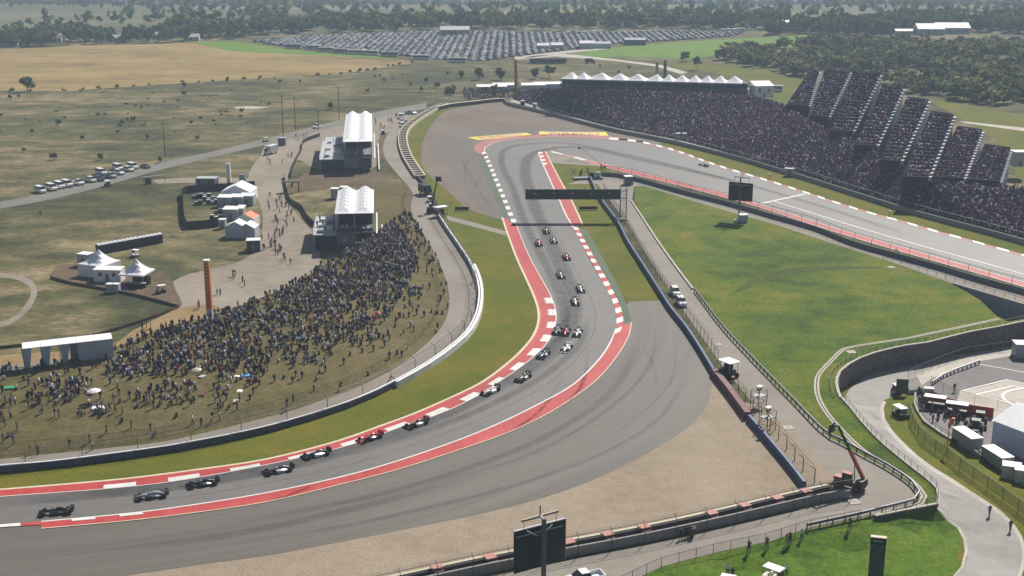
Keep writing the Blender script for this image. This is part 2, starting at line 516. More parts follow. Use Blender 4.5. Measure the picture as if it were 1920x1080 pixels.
# ------------------------------------------------------------------ the lower ground, split exactly into road, kerbs, grass and paddock
KERB_IN = [(1655, 751), (1650, 765), (1653, 787), (1667, 810), (1688, 833), (1717, 860), (1750, 884), (1783, 904), (1813, 924), (1847, 946), (1873, 964), (1897, 988), (1910, 1008), (1917, 1042), (1908, 1080), (1880, 1130)]
road_left = [(2120, 612), (2010, 630), (1920, 646), (1867, 654), (1817, 662), (1742, 671), (1707, 676), (1667, 685), (1637, 696), (1612, 712), (1592, 731), (1582, 748), (1590, 764), (1607, 788), (1648, 831), (1698, 874), (1748, 918), (1757, 948), (1780, 973), (1800, 988), (1812, 1010), (1815, 1033), (1807, 1063), (1780, 1095), (1740, 1140)]
road_right = KERB_IN[::-1]
ROAD_N = [(1655, 751), (1672, 744), (1690, 726), (1702, 711), (1727, 699), (1767, 683), (1808, 668), (1860, 660), (1907, 654), (2000, 640), (2120, 622)]
def spx(pts, n=4):
    v = [Vector((a, b, 0)) for a, b in pts]
    return [(p.x, p.y) for p in catmull(v, 14)]
def shift_px(pts, dx, dy):
    return [(a + dx, b + dy) for a, b in pts]
kin = spx(KERB_IN)
def offpx(pts, d):
    v = off([Vector((a, b, 0)) for a, b in pts], d)
    return [(p.x, p.y) for p in v]
LEDGE = [(1716, 738), (1714, 757), (1720, 773), (1733, 793), (1750, 805), (1767, 817), (1817, 845), (1867, 876), (1920, 910), (2000, 962)]
ledge = spx(LEDGE)
walk_hi = [(1702, 711), (1727, 699), (1767, 683), (1808, 668), (1860, 660), (1907, 654), (2000, 640), (2120, 622)]
walk_lo = [(2120, 640), (2000, 655), (1907, 665), (1833, 678), (1783, 693), (1742, 713), (1722, 727), (1698, 742), (1690, 727)]
regs = [
    ('paddock', [(1722, 727), (1742, 713), (1783, 693), (1833, 678), (1907, 665), (2000, 655), (2250, 640), (2330, 760), (2340, 1000), (2200, 1080), (2000, 962)] + ledge[::-1], paddock_m),
    ('access_road', spx(road_left) + kin[::-1][:] + ROAD_N[1:], access_m),
    ('walkway', walk_hi + walk_lo, pale_m),
    ('kerb', kin + offpx(kin, -7)[::-1], pale_m),
    ('kerb_edge', [(1757, 948), (1780, 973), (1800, 988), (1812, 1010), (1815, 1033), (1807, 1063), (1780, 1095)] + [(1776, 1093), (1802, 1062), (1809, 1033), (1806, 1011), (1795, 990), (1775, 976), (1755, 952)], pale_m),
    ('helipad_apron', [(1790, 768), (1800, 733), (1889, 711), (1960, 728), (2080, 760), (2060, 840), (1960, 850), (1890, 800)], pale_m),
]
pts, faces = [Vector(c) for c in CUT], [hole]
for nm, pl, m in regs:
    i0 = len(pts)
    for a, b in pl:
        q = C(a, b); pts.append(Vector((q.x, q.y)))
    faces.append(ccw(list(range(i0, len(pts))), pts))
bx = [c[0] for c in CUT]; by = [c[1] for c in CUT]
x = min(bx)
while x < max(bx):
    y = min(by)
    while y < max(by):
        if inside(x, y, CUT):
            pts.append(Vector((x + random.uniform(-1, 1), y + random.uniform(-1, 1))))
        y += 3.2
    x += 3.2
vc, _, fc, _, _, of = delaunay_2d_cdt(pts, [], faces, 0, 1e-4)
vz = [(v.x, v.y, cut_z(v.x, v.y)) for v in vc]
bins = {}
for f, o in zip(fc, of):
    if 0 in o:
        bins.setdefault(max(o), []).append(tuple(f))
patch_all = [f for b in bins.values() for f in b]
def sub(faces_):
    ids = sorted({i for f in faces_ for i in f}); mp = {j: k for k, j in enumerate(ids)}
    b = MB(); b.add([vz[i] for i in ids], [tuple(mp[i] for i in f) for f in faces_])
    return b
# plain grass of the lower ground: lush near the camera, olive beyond the road
gl, go = [], []
for f in bins[0]:
    cx = sum(vz[i][0] for i in f) / 3; cyy = sum(vz[i][1] for i in f) / 3; cz = sum(vz[i][2] for i in f) / 3
    a, b = pix(Vector((cx, cyy, cz)))
    (gl if (b > 945 and a < 1800) else go).append(f)
tag(sub(gl).build('lawn', lush_m), kind='structure')
tag(sub(go).build('verge', mown_m), kind='structure')
for k, (nm, pl, m) in enumerate(regs):
    if (k + 1) in bins:
        tag(sub(bins[k + 1]).build(nm, m), kind='structure')
BVH.append(BVHTree.FromPolygons([Vector(v) for v in vz], patch_all))

def G(px, py):
    """first ground surface met along this line of sight"""
    o, d = Vector((0, 0, CAM_H)), ray(px, py).normalized()
    best, bd = None, 1e9
    for t in BVH:
        h = t.ray_cast(o, d)
        if h[0] is not None and h[3] < bd:
            best, bd = h[0], h[3]
    return best if best is not None else P(px, py)
def gz(x, y):
    z = -1e9
    for t in BVH:
        h = t.ray_cast(Vector((x, y, 300)), Vector((0, 0, -1)))
        if h[0] is not None:
            z = max(z, h[0].z)
    return z if z > -1e8 else 0.0
def drape(p, dz=0.0):
    return Vector((p[0], p[1], gz(p[0], p[1]) + dz))

# ------------------------------------------------------------------ flat sheets: fields, roads, run-off, gravel, track (each a little above the one below)
def sheet(name, px_pts, z, m, smooth=None):
    v = W(px_pts)
    if smooth:
        v = catmull(v + [v[0]], smooth)[:-1]
    b = MB(); b.poly([(p.x, p.y, far_z(p.x, p.y) + z) for p in v])
    return tag(b.build(name, m), kind='structure')
def band(name, A, B, z, m):
    """strip between two pixel polylines, smoothed"""
    a, b = nsamp(catmull(W(A), 3), 60), nsamp(catmull(W(B), 3), 60)
    q = MB(); q.strip(lift(a, z), lift(b, z))
    return tag(q.build(name, m), kind='structure')
sheet('dry_field', [(-60, 95), (180, 85), (362, 81), (430, 95), (600, 103), (770, 114), (770, 119), (640, 138), (400, 152), (120, 171), (-60, 170)], 0.02, gold_m)
sheet('green_field', [(360, 79), (440, 77), (560, 89), (620, 98), (770, 112), (600, 104), (430, 96)], 0.04, brightgreen_m)
sheet('green_field', [(1050, 105), (1140, 90), (1280, 78), (1430, 70), (1570, 64), (1600, 74), (1520, 84), (1440, 92), (1330, 106), (1290, 112), (1240, 108), (1150, 106), (1100, 111)], 0.04, brightgreen_m)
sheet('grass_strip', [(1420, 150), (1480, 160), (1490, 180), (1480, 200), (1440, 190)], 0.02, mown_m)
sheet('meadow', [(1640, 165), (1740, 185), (1920, 215), (2100, 250), (2100, 420), (1905, 330), (1890, 280), (1840, 245), (1790, 215), (1740, 188)], 0.02, mown_m)
sheet('dirt_road', [(1800, 227), (1920, 240), (2100, 262), (2100, 268), (1920, 246), (1810, 231)], 0.05, pale_m)
sheet('grass_bank', [(1340, 120), (1420, 125), (1560, 160), (1500, 170), (1430, 158), (1330, 135), (1240, 122), (1250, 115)], 0.03, mown_m)
sheet('car_park', [(440, 77), (560, 68), (700, 61), (850, 57), (1050, 61), (1280, 57), (1420, 62), (1420, 70), (1280, 78), (1140, 90), (1060, 101), (980, 112), (900, 119), (840, 116), (700, 104), (600, 99), (540, 92)], 0.05, hill_m)
sheet('lane', [(1000, 105), (1060, 101), (1150, 111), (1240, 122), (1290, 136), (1275, 139), (1230, 125), (1150, 114), (1040, 106), (960, 113)], 0.07, pale_m)
sheet('lane', [(960, 107), (1060, 96), (1140, 89), (1140, 92), (1060, 100), (970, 111)], 0.07, pale_m)
sheet('far_meadow', [(900, 14), (1150, 8), (1400, 10), (1260, 16), (1080, 25), (920, 30), (780, 27)], 0.3, gold_m)
sheet('far_meadow', [(1560, 72), (1780, 70), (1960, 72), (1960, 88), (1800, 82), (1640, 80)], 0.1, ground_mat('fallow', [(0.4, (0.12, 0.085, 0.055)), (0.6, (0.19, 0.14, 0.09))], s1=0.02, s2=0.1, s3=0.5, fine=0.2))
# light strokes in the scrub
sheet('pale_patch', [(437, 201), (470, 199), (507, 201), (480, 204), (445, 204)], 0.04, pale_m)
# public road and tracks on the spectator side
farroad = [(-60, 396), (0, 385), (100, 366), (200, 341), (300, 312), (400, 290), (500, 266), (560, 250), (640, 231), (720, 213), (800, 199)]
band('road', [(a, b - 6) for a, b in farroad], [(a, b + (7 if a < 320 else 5)) for a, b in farroad], 0.06, oldroad_m)
band('track_path', [(285, 338), (340, 334), (420, 333), (480, 335)], [(295, 345), (345, 343), (420, 344), (480, 346)], 0.05, dirt_m)
sheet('plaza', [(500, 264), (540, 260), (600, 245), (650, 232), (720, 218), (760, 205), (745, 235), (720, 255), (712, 285), (690, 320), (600, 318), (560, 300), (545, 320), (538, 350), (545, 385), (565, 412), (590, 440), (600, 480), (600, 520), (480, 565), (400, 590), (330, 580), (306, 552), (318, 533), (352, 515), (430, 497), (470, 478), (490, 440), (490, 390), (468, 350), (468, 322), (488, 292)], 0.04, dirt_m, smooth=2.5)
sheet('dirt_path', [(335, 577), (400, 572), (420, 600), (300, 650), (215, 675), (100, 690), (-60, 710), (-60, 672), (40, 664), (200, 650), (250, 620)], 0.05, orange_m, smooth=2.5)
sheet('bare_soil', [(105, 500), (150, 495), (300, 510), (330, 545), (335, 577), (240, 552), (150, 538), (95, 522)], 0.05, soil_m, smooth=2.5)
sheet('bare_soil', [(560, 360), (640, 352), (700, 350), (720, 330), (690, 318), (600, 318), (545, 345)], 0.05, soil_m, smooth=2.5)
sheet('bare_soil', [(570, 440), (590, 470), (720, 440), (760, 400), (780, 350), (700, 340), (620, 390)], 0.03, hill_m, smooth=2.5)
band('dirt_ring', [(-40, 510), (20, 513), (55, 523), (70, 545), (55, 580), (20, 608), (-40, 625)], [(-40, 519), (17, 522), (46, 531), (58, 546), (46, 574), (16, 599), (-40, 614)], 0.05, dirt_m)

# left service road behind the barrier
SR1_L = [(-60, 868), (0, 861), (100, 851), (217, 839), (317, 827), (400, 808), (477, 789), (552, 769), (610, 749), (680, 723), (750, 685), (807, 638), (832, 607), (843, 570), (838, 533), (826, 498), (800, 448), (778, 415), (770, 385), (774, 362), (745, 326), (723, 297), (718, 273), (727, 252), (742, 232), (770, 210)]
SR1_R = [(-60, 886), (0, 878), (107, 868), (207, 856), (317, 840), (360, 832), (443, 815), (518, 797), (610, 771), (680, 746), (740, 717), (803, 683), (840, 655), (873, 627), (891, 594), (897, 558), (893, 530), (880, 497), (862, 469), (840, 437), (820, 405), (792, 348), (762, 310), (746, 273), (748, 247), (760, 228), (785, 212)]
band('service_road', SR1_L, SR1_R, 0.06, road_m)
DB = SR1_L[8:24]
band('dirt_berm', [(a - (14 if 450 < b < 660 else 9), b - 6) for a, b in DB], DB, 0.075, soil_m)
# grass between barrier and red kerb
B1 = [(-60, 893), (0, 886), (83, 880), (207, 864), (317, 849), (360, 841), (443, 825), (527, 805), (610, 780), (680, 755), (740, 726), (803, 690), (842, 662), (876, 632), (895, 597), (901, 560), (897, 530), (883, 497), (864, 467), (842, 435), (823, 406), (798, 352)]
RS_L = [(-60, 925), (0, 920), (100, 912), (233, 900), (367, 883), (500, 863), (640, 827), (707, 803), (773, 779), (853, 744), (907, 717), (960, 677), (990, 647), (1004, 627), (1012, 603), (1011, 580), (1002, 553), (987, 520), (970, 483), (955, 443), (943, 408)]
sheet('verge', B1 + [(775, 300), (763, 262), (790, 222), (840, 203), (905, 195), (905, 205), (840, 230), (815, 270), (830, 330), (880, 380), (915, 404)] + RS_L[::-1], 0.02, mown_m)
# right-hand run-off, gravel
RUN = [(1337, 708), (1334, 722), (1328, 753), (1307, 785), (1280, 809), (1190, 863), (1107, 902), (1007, 937), (907, 962), (773, 990), (640, 1016), (500, 1042), (367, 1060), (233, 1080), (60, 1104), (-120, 1130)]
sheet('gravel_trap', [(1330, 700), (1348, 712), (1402, 785), (1443, 824), (1508, 917), (1500, 927), (1400, 950), (1217, 990), (1060, 1020), (900, 1052), (780, 1078), (600, 1118), (300, 1180), (-150, 1240), (-150, 1100), (60, 1080), (640, 1000), (1190, 850)], 0.02, gravel_m)
TR_R = [(-80, 992), (0, 985), (27, 983), (157, 972), (257, 962), (367, 947), (500, 925), (640, 895), (740, 867), (857, 827), (940, 793), (1013, 757), (1073, 723), (1123, 675), (1147, 638), (1155, 615), (1155, 590), (1147, 563), (1130, 530), (1107, 490), (1077, 430), (1060, 403), (1048, 373), (1038, 353), (1023, 318), (1014, 300), (1010, 290)]
wr = [P(*q) for q in TR_R[6:18]]
# circle through the corner: the worn lanes of the run-off follow it
A = np.array([(2 * p.x, 2 * p.y, 1) for p in wr]); bb = np.array([p.x ** 2 + p.y ** 2 for p in wr])
cx0, cy0, _ = np.linalg.lstsq(A, bb, rcond=None)[0]
def lane_mat(name, c0, c1, c2):
    m = bpy.data.materials.new(name); m.use_nodes = True
    n, l = m.node_tree.nodes, m.node_tree.links
    b = n['Principled BSDF']; b.inputs['Roughness'].default_value = 0.66; b.inputs['Specular IOR Level'].default_value = 0.3
    g = n.new('ShaderNodeNewGeometry')
    s = n.new('ShaderNodeVectorMath'); s.operation = 'SUBTRACT'; s.inputs[1].default_value = (cx0, cy0, 0)
    l.new(g.outputs['Position'], s.inputs[0])
    ln = n.new('ShaderNodeVectorMath'); ln.operation = 'LENGTH'; l.new(s.outputs[0], ln.inputs[0])
    sx = n.new('ShaderNodeSeparateXYZ'); l.new(s.outputs[0], sx.inputs[0])
    an = n.new('ShaderNodeMath'); an.operation = 'ARCTAN2'; l.new(sx.outputs[1], an.inputs[0]); l.new(sx.outputs[0], an.inputs[1])
    sc_ = n.new('ShaderNodeMath'); sc_.operation = 'MULTIPLY'; sc_.inputs[1].default_value = 2.2; l.new(an.outputs[0], sc_.inputs[0])
    cm = n.new('ShaderNodeCombineXYZ'); l.new(ln.outputs['Value'], cm.inputs[0]); l.new(sc_.outputs[0], cm.inputs[1])
    q = n.new('ShaderNodeTexNoise'); q.inputs['Scale'].default_value = 0.33; q.inputs['Detail'].default_value = 5; q.inputs['Roughness'].default_value = 0.65
    l.new(cm.outputs[0], q.inputs['Vector'])
    q2 = n.new('ShaderNodeTexNoise'); q2.inputs['Scale'].default_value = 2.5; q2.inputs['Detail'].default_value = 3; l.new(g.outputs['Position'], q2.inputs['Vector'])
    mx = n.new('ShaderNodeMix'); mx.data_type = 'FLOAT'; mx.inputs[0].default_value = 0.25; l.new(q.outputs[0], mx.inputs[2]); l.new(q2.outputs[0], mx.inputs[3])
    r = n.new('ShaderNodeValToRGB'); e = r.color_ramp.elements; e.new(0.5)
    for k, (p, c) in enumerate(((0.36, c0), (0.5, c1), (0.64, c2))):
        e[k].position = p; e[k].color = (*c, 1)
    l.new(mx.outputs[0], r.inputs[0]); l.new(r.outputs[0], b.inputs['Base Color'])
    return m
runoff_m = lane_mat('runoff_asphalt', (0.098, 0.085, 0.071), (0.122, 0.107, 0.090), (0.146, 0.129, 0.110))
v = catmull(W(RUN), 3)
b = MB(); b.poly([(p.x, p.y, 0.04) for p in v + W([(-120, 985), (0, 980), (160, 968), (640, 890), (860, 820), (1020, 745), (1140, 640), (1150, 600), (1180, 566), (1237, 563), (1257, 585), (1282, 616), (1307, 652), (1335, 698)])])
tag(b.build('runoff_asphalt', runoff_m), kind='structure')
# far corner: brown run-off, grey inner asphalt
sheet('far_runoff', [(945, 191), (958, 199), (1037, 218), (1087, 231), (1160, 249), (1227, 262), (1262, 271), (1240, 282), (1100, 275), (930, 290), (950, 380), (960, 415), (913, 405), (873, 388), (848, 366), (830, 350), (813, 337), (793, 313), (790, 283), (798, 253), (813, 230), (837, 208), (880, 199)], 0.03, fargravel_m, smooth=4)
sheet('runoff_asphalt', [(1240, 268), (1180, 253), (1120, 246), (1050, 242), (960, 240), (890, 246), (845, 255), (827, 267), (823, 281), (837, 308), (863, 347), (887, 373), (916, 406), (965, 415), (950, 370), (1000, 280), (1200, 285)], 0.05, ground_mat('worn_runoff', [(0.36, (0.130, 0.112, 0.098)), (0.5, (0.150, 0.132, 0.117)), (0.66, (0.172, 0.153, 0.137))], s1=0.03, s2=0.3, s3=2, fine=0.08, rough=0.75), smooth=4)
band('painted_strip', [(898, 300), (913, 335), (930, 375), (942, 408)], [(912, 300), (928, 335), (945, 375), (958, 410)], 0.06, greenpaint_m)
# inner T12 triangle and right-hand grass
sheet('verge', [(1030, 300), (1135, 312), (1150, 330), (1125, 345), (1125, 372), (1150, 408), (1180, 460), (1226, 530), (1241, 561), (1180, 568), (1160, 560), (1080, 420), (1050, 350)], 0.015, mown_m)
sheet('painted_apron', [(1018, 284), (1038, 283), (1077, 293), (1127, 307), (1127, 312), (1080, 309), (1034, 306)], 0.05, ground_mat('tan_concrete', [(0.36, (0.24, 0.215, 0.17)), (0.6, (0.31, 0.28, 0.225))], s1=0.1, s2=0.8, s3=3, fine=0.08))
band('painted_strip', [(1084, 428), (1116, 487), (1142, 530), (1162, 570), (1168, 604)], [(1100, 430), (1132, 487), (1160, 540), (1178, 580), (1184, 604)], 0.05, greenpaint_m)
# service roads of the infield
sheet('service_road', [(1062, 345), (1100, 335), (1140, 330), (1207, 337), (1277, 361), (1363, 382), (1447, 407), (1530, 431), (1600, 459), (1667, 479), (1750, 502), (1850, 532), (1920, 551), (2120, 611), (2120, 632), (1920, 571), (1850, 550), (1785, 531), (1767, 525), (1667, 490), (1600, 469), (1447, 419), (1347, 391), (1277, 370), (1207, 349), (1188, 350), (1186, 372), (1182, 374), (1198, 398), (1215, 423), (1232, 450), (1253, 480), (1300, 545), (1357, 618), (1437, 704), (1487, 755), (1553, 819), (1613, 852), (1663, 879), (1707, 909), (1722, 929), (1710, 944), (1680, 952), (1613, 969), (1513, 991), (1447, 1014), (1347, 1035), (1280, 1052), (1240, 1063), (1180, 1091), (1100, 1129), (700, 1180), (700, 1128), (900, 1087), (1010, 1063), (1100, 1044), (1300, 1004), (1488, 960), (1560, 940), (1560, 905), (1520, 880), (1430, 780), (1350, 680), (1290, 595), (1240, 520), (1200, 458), (1180, 423), (1150, 385), (1120, 345)], 0.03, road_m)
sheet('infield', [(1190, 372), (1192, 352), (1207, 349), (1277, 370), (1347, 391), (1447, 419), (1600, 469), (1667, 490), (1767, 526), (1786, 533)] + SUB[::-1][1:] + wall_px[::-1] + F3[::-1][1:-1] + [(1757, 946), (1725, 950), (1640, 967), (1620, 970), (1680, 952), (1710, 944), (1722, 929), (1707, 909), (1663, 879), (1613, 852), (1553, 819), (1487, 755), (1437, 704), (1357, 618), (1300, 545), (1253, 480), (1232, 450), (1215, 423), (1198, 398)], 0.02, infield_m)
sheet('fence_strip', [(1385, 752), (1440, 765), (1490, 818), (1563, 897), (1560, 905), (1512, 913), (1443, 818), (1402, 778)], 0.045, gravel_m)
DRAIN = [(1873, 598), (1808, 612), (1750, 624), (1703, 634), (1650, 642), (1600, 650), (1583, 654), (1562, 673), (1535, 703), (1531, 723), (1535, 747), (1553, 778), (1587, 816), (1623, 848), (1670, 876), (1707, 900), (1722, 914), (1733, 930), (1726, 944), (1684, 955), (1640, 966)]
for nm, dd in (('drain_channel', 0.45),):
    c = catmull(W(DRAIN), 2)
    q = MB()
    for s_ in (-1, 1):
        q.strip(lift(off(c, s_ * 0.45), 0.06), lift(off(c, s_ * 0.12), 0.06))
    tag(q.build(nm, pale_m), 'pale concrete drain channel curving across the infield grass', 'drain', kind='structure')
    q = MB(); q.strip(lift(off(c, -0.12), 0.035), lift(off(c, 0.12), 0.035))
    tag(q.build('drain_bed', soil_m), kind='structure')
# contour line on the infield in a darker grass colour
sheet('ditch', [(1365, 555), (1400, 528), (1440, 512), (1490, 502), (1560, 498), (1640, 500), (1660, 503), (1560, 506), (1490, 514), (1440, 526), (1400, 543)], 0.035, ground_mat('ditch_grass', [(0.4, (0.045, 0.068, 0.010)), (0.6, (0.085, 0.105, 0.018))], s1=0.1, s2=0.6, s3=2))
sheet('path', [(837, 404), (890, 418), (950, 434), (950, 442), (890, 426), (840, 413)], 0.04, road_m)

# ------------------------------------------------------------------ the race track
TR_L = [(-80, 940), (0, 932), (167, 920), (300, 907), (417, 888), (520, 868), (587, 853), (657, 835), (750, 802), (807, 783), (847, 767), (900, 740), (933, 718), (977, 688), (1007, 663), (1028, 640), (1040, 612), (1042, 587), (1033, 557), (1017, 527), (993, 483), (968, 423), (958, 395), (942, 357), (925, 320), (912, 295), (907, 283), (912, 275), (930, 268), (960, 263), (1010, 259), (1080, 259), (1150, 263), (1190, 267), (1240, 277), (1280, 289), (1310, 300), (1353, 315), (1427, 337), (1510, 363), (1570, 383), (1633, 402), (1700, 420), (1757, 437), (1813, 452), (1870, 468), (1920, 482), (2120, 540)]
ST_R = [(1014, 285), (1022, 283), (1038, 283), (1077, 294), (1123, 306), (1160, 315), (1210, 326), (1277, 343), (1363, 365), (1417, 381), (1530, 417), (1600, 438), (1720, 472), (1783, 491), (1850, 510), (1917, 529), (2120, 588)]
tl, tr, st = catmull(W(TR_L), 3), catmull(W(TR_R), 3), catmull(W(ST_R), 3)
b = MB(); b.poly([(p.x, p.y, 0.08) for p in tl + st[::-1] + tr[::-1]])
race = tag(b.build('race_track', track_m), kind='structure')

def line(name, pts, wd, z, m=None, parent=None):
    q = MB(); q.strip(lift(off(pts, wd / 2), z), lift(off(pts, -wd / 2), z))
    o = q.build(name, m or white_m, parent)
    return o if parent is not None else tag(o, kind='structure')
def part_of(poly, a, b):
    n = len(poly); return poly[int(a * (n - 1)):int(b * (n - 1)) + 1]
def kerb_blocks(parent, inner, outer, z, step, frac=0.5, red=None):
    """alternating painted blocks, a few centimetres proud, between two polylines"""
    L = sum((q - p).length for p, q in zip(inner[:-1], inner[1:]))
    n = max(2, int(L / step))
    K = n * 6
    a, c = nsamp(inner, K), nsamp(outer, K)
    for i in range(n):
        for j, m in ((0, white_m), (1, red)):
            if m is None:
                continue
            k0 = i * 6 + (0 if j == 0 else int(6 * frac)); k1 = i * 6 + (int(6 * frac) if j == 0 else 6)
            A, Bq = a[k0:k1 + 1], c[k0:k1 + 1]
            q = MB()
            h = z + (0.03 if j == 0 else 0.022)
            q.strip(lift(A, h), lift(Bq, h))
            q.strip(lift(A, z - 0.06), lift(A, h)); q.strip(lift(Bq, h), lift(Bq, z - 0.06))
            q.build('kerb_block', m, parent)
# left red strip with cream outer line
rsl = catmull(W(RS_L), 3)
tl_main = catmull(W(TR_L[:22]), 3)
NN = 160
A1, B1_ = nsamp(rsl, NN), nsamp(tl_main, NN)
q = MB(); q.strip(lift(A1, 0.10), lift(B1_, 0.10))
kl = tag(q.build('kerb', red_m), kind='structure')
line('kerb_line', off(A1, 0.25), 0.55, 0.115, cream_m, kl)
line('kerb_line', off(B1_, -0.05), 0.18, 0.125, white_m, kl)
# white blocks along its track edge
def mix(Aq, Bq, t):
    return [p.lerp(r_, t) for p, r_ in zip(Aq, Bq)]
def between(px0, px1, poly):
    """piece of a polyline between the vertices nearest two pixel points"""
    a, b_ = P(*px0), P(*px1)
    i = min(range(len(poly)), key=lambda k: (poly[k] - a).length)
    j = min(range(len(poly)), key=lambda k: (poly[k] - b_).length)
    return min(i, j), max(i, j)
i, j = between((195, 917), (1030, 545), B1_)
def half_out(inner, outer, f):
    n_ = len(inner); res = []
    for k in range(n_):
        t = inner[min(k + 1, n_ - 1)] - inner[max(k - 1, 0)]; t.normalize()
        wd = min((inner[k] - o_).length for o_ in outer)
        res.append(inner[k] + Vector((-t.y, t.x, 0)) * wd * f)
    return res
kerb_blocks(kl, B1_[i:j], half_out(B1_[i:j], A1, .48), 0.12, 9.0, 0.5)
i2, j2 = between((960, 690), (1020, 535), B1_)
# dashed kerb on the outside of the exit
KO = [(903, 287), (908, 296), (922, 328), (940, 371), (955, 408), (962, 425)]
KI = [(910, 285), (916, 296), (930, 328), (947, 368), (962, 403), (972, 424)]
ko, ki = nsamp(catmull(W(KO), 2), 60), nsamp(catmull(W(KI), 2), 60)
q = MB(); q.strip(lift(ko, 0.10), lift(ki, 0.10))
k2 = tag(q.build('kerb', track_m), kind='structure')
kerb_blocks(k2, ki, ko, 0.12, 9.0, 0.5)
# outside of the far corner: faded red strip
RO = [(914, 292), (905, 291), (893, 285), (888, 277), (895, 269), (915, 263), (960, 257), (1010, 253), (1080, 252), (1150, 257), (1190, 262), (1215, 268)]
RI = [(914, 291), (909, 286), (909, 279), (916, 273), (932, 267), (960, 262), (1010, 258), (1080, 258), (1150, 262), (1190, 266), (1222, 272), (1225, 273)]
ro, ri = nsamp(catmull(W(RO), 2), 60), nsamp(catmull(W(RI), 2), 60)
q = MB(); q.strip(lift(ro, 0.10), lift(ri, 0.10))
k3 = tag(q.build('kerb', faded_red_m), kind='structure')
line('kerb_line', ri, 0.35, 0.12, white_m, k3)
# kerb along the far side of the straight
SO = [(1143, 258), (1190, 263), (1241, 274), (1281, 286), (1311, 297), (1354, 312), (1428, 334), (1511, 360), (1571, 380), (1634, 399), (1701, 417), (1758, 433.5), (1814, 448.5), (1871, 464.5), (1921, 478), (2120, 536)]
SI = [(1141, 262), (1189, 266.5), (1240, 277), (1280, 289), (1310, 300), (1353, 315), (1427, 337), (1510, 363), (1570, 383), (1633, 402), (1700, 420), (1757, 437), (1813, 452), (1870, 468), (1920, 482), (2120, 540)]
so, si = nsamp(catmull(W(SO), 3), 200), nsamp(catmull(W(SI), 3), 200)
q = MB(); q.strip(lift(so, 0.10), lift(si, 0.10))
k4 = tag(q.build('kerb', faded_red_m), kind='structure')
kerb_blocks(k4, si, so, 0.12, 8.4, 0.6)
# near side of the straight: red strip and white line
NO = [(1030, 285), (1077, 297), (1127, 312), (1210, 333), (1277, 349), (1363, 372), (1417, 387), (1530, 424), (1600, 446), (1720, 481), (1850, 518), (1917, 538), (2120, 598)]
NI = [(1030, 283), (1077, 294), (1123, 306), (1210, 326), (1277, 343), (1363, 365), (1417, 381), (1530, 417), (1600, 438), (1720, 472), (1850, 510), (1917, 529), (2120, 588)]
no_, ni = nsamp(catmull(W(NO), 3), 160), nsamp(catmull(W(NI), 3), 160)
q = MB(); q.strip(lift(no_, 0.10), lift(ni, 0.10))
k5 = tag(q.build('kerb', red_m), kind='structure')
line('kerb_line', ni, 0.3, 0.12, white_m, k5)
line('kerb_line', no_, 0.3, 0.12, white_m, k5)
i, j = between((1038, 284), (1123, 307), ni)
kerb_blocks(k5, ni[i:j], mix(ni, no_, 0.8)[i:j], 0.12, 16.0, 0.5)
line('track_line', catmull(W([(1450, 377), (1597, 423), (1720, 459), (1850, 495), (1917, 514), (2120, 573)]), 4), 0.45, 0.10)
line('track_line', W([(1427, 382), (1510, 364)]), 0.9, 0.10)
# inside of the far corner: red strip
IO = [(1023, 284), (1033, 305), (1045, 328), (1058, 352), (1070, 373), (1082, 398), (1093, 423)]
II = [(1009, 286), (1017, 306), (1027, 328), (1038, 353), (1048, 373), (1060, 401), (1074, 426)]
io, ii = nsamp(catmull(W(IO), 2), 80), nsamp(catmull(W(II), 2), 80)
q = MB(); q.strip(lift(io, 0.10), lift(ii, 0.10))
k6 = tag(q.build('kerb', red_m), kind='structure')
line('kerb_line', ii, 0.4, 0.12, white_m, k6)
line('kerb_line', io, 0.5, 0.12, cream_m, k6)
i, j = between((1009, 286), (1021, 316), ii)
kerb_blocks(k6, ii[i:j], mix(ii, io, 0.5)[i:j], 0.12, 8.0, 0.5)
# right-hand block kerb
KBI = [(1074, 426), (1107, 488), (1130, 530), (1147, 563), (1155, 590), (1155, 617), (1148, 638)]
KBO = [(1083, 427), (1116, 487), (1141, 530), (1161, 570), (1168, 595), (1168, 610), (1158, 632)]
kbi, kbo = nsamp(catmull(W(KBI), 2), 80), nsamp(catmull(W(KBO), 2), 80)
q = MB(); q.strip(lift(kbi, 0.10), lift(kbo, 0.10))
k7 = tag(q.build('kerb', red_m), kind='structure')
kerb_blocks(k7, kbi, kbo, 0.12, 7.4, 0.5, red_m)
# right-hand red strip
RRI = [(1155, 617), (1147, 638), (1123, 675), (1073, 723), (1013, 757), (940, 793), (857, 827), (740, 867), (640, 895), (500, 925), (367, 947), (257, 962), (157, 972), (77, 979)]
RRO = [(1184, 605), (1180, 627), (1167, 653), (1140, 690), (1107, 723), (1033, 773), (957, 810), (853, 847), (740, 883), (640, 909), (500, 942), (367, 962), (233, 978), (100, 990), (77, 992)]
rri, rro = nsamp(catmull(W(RRI), 3), 160), nsamp(catmull(W(RRO), 3), 160)
q = MB(); q.strip(lift(rri, 0.10), lift(rro, 0.10))
k8 = tag(q.build('kerb', red_m), kind='structure')
line('kerb_line', rri, 0.32, 0.12, white_m, k8)
line('kerb_line', rro, 0.22, 0.12, cream_m, k8)
i, j = between((270, 962), (60, 980), rri)
kerb_blocks(k8, rri[i:j], mix(rri, rro, 0.35)[i:j], 0.12, 12.0, 0.5)
KLO = [(-80, 1003), (0, 990), (77, 985)]; KLI = [(-80, 992), (0, 985), (77, 979)]
kerb_blocks(k8, nsamp(W(KLI), 30), nsamp(W(KLO), 30), 0.12, 12.0, 0.5, red_m)
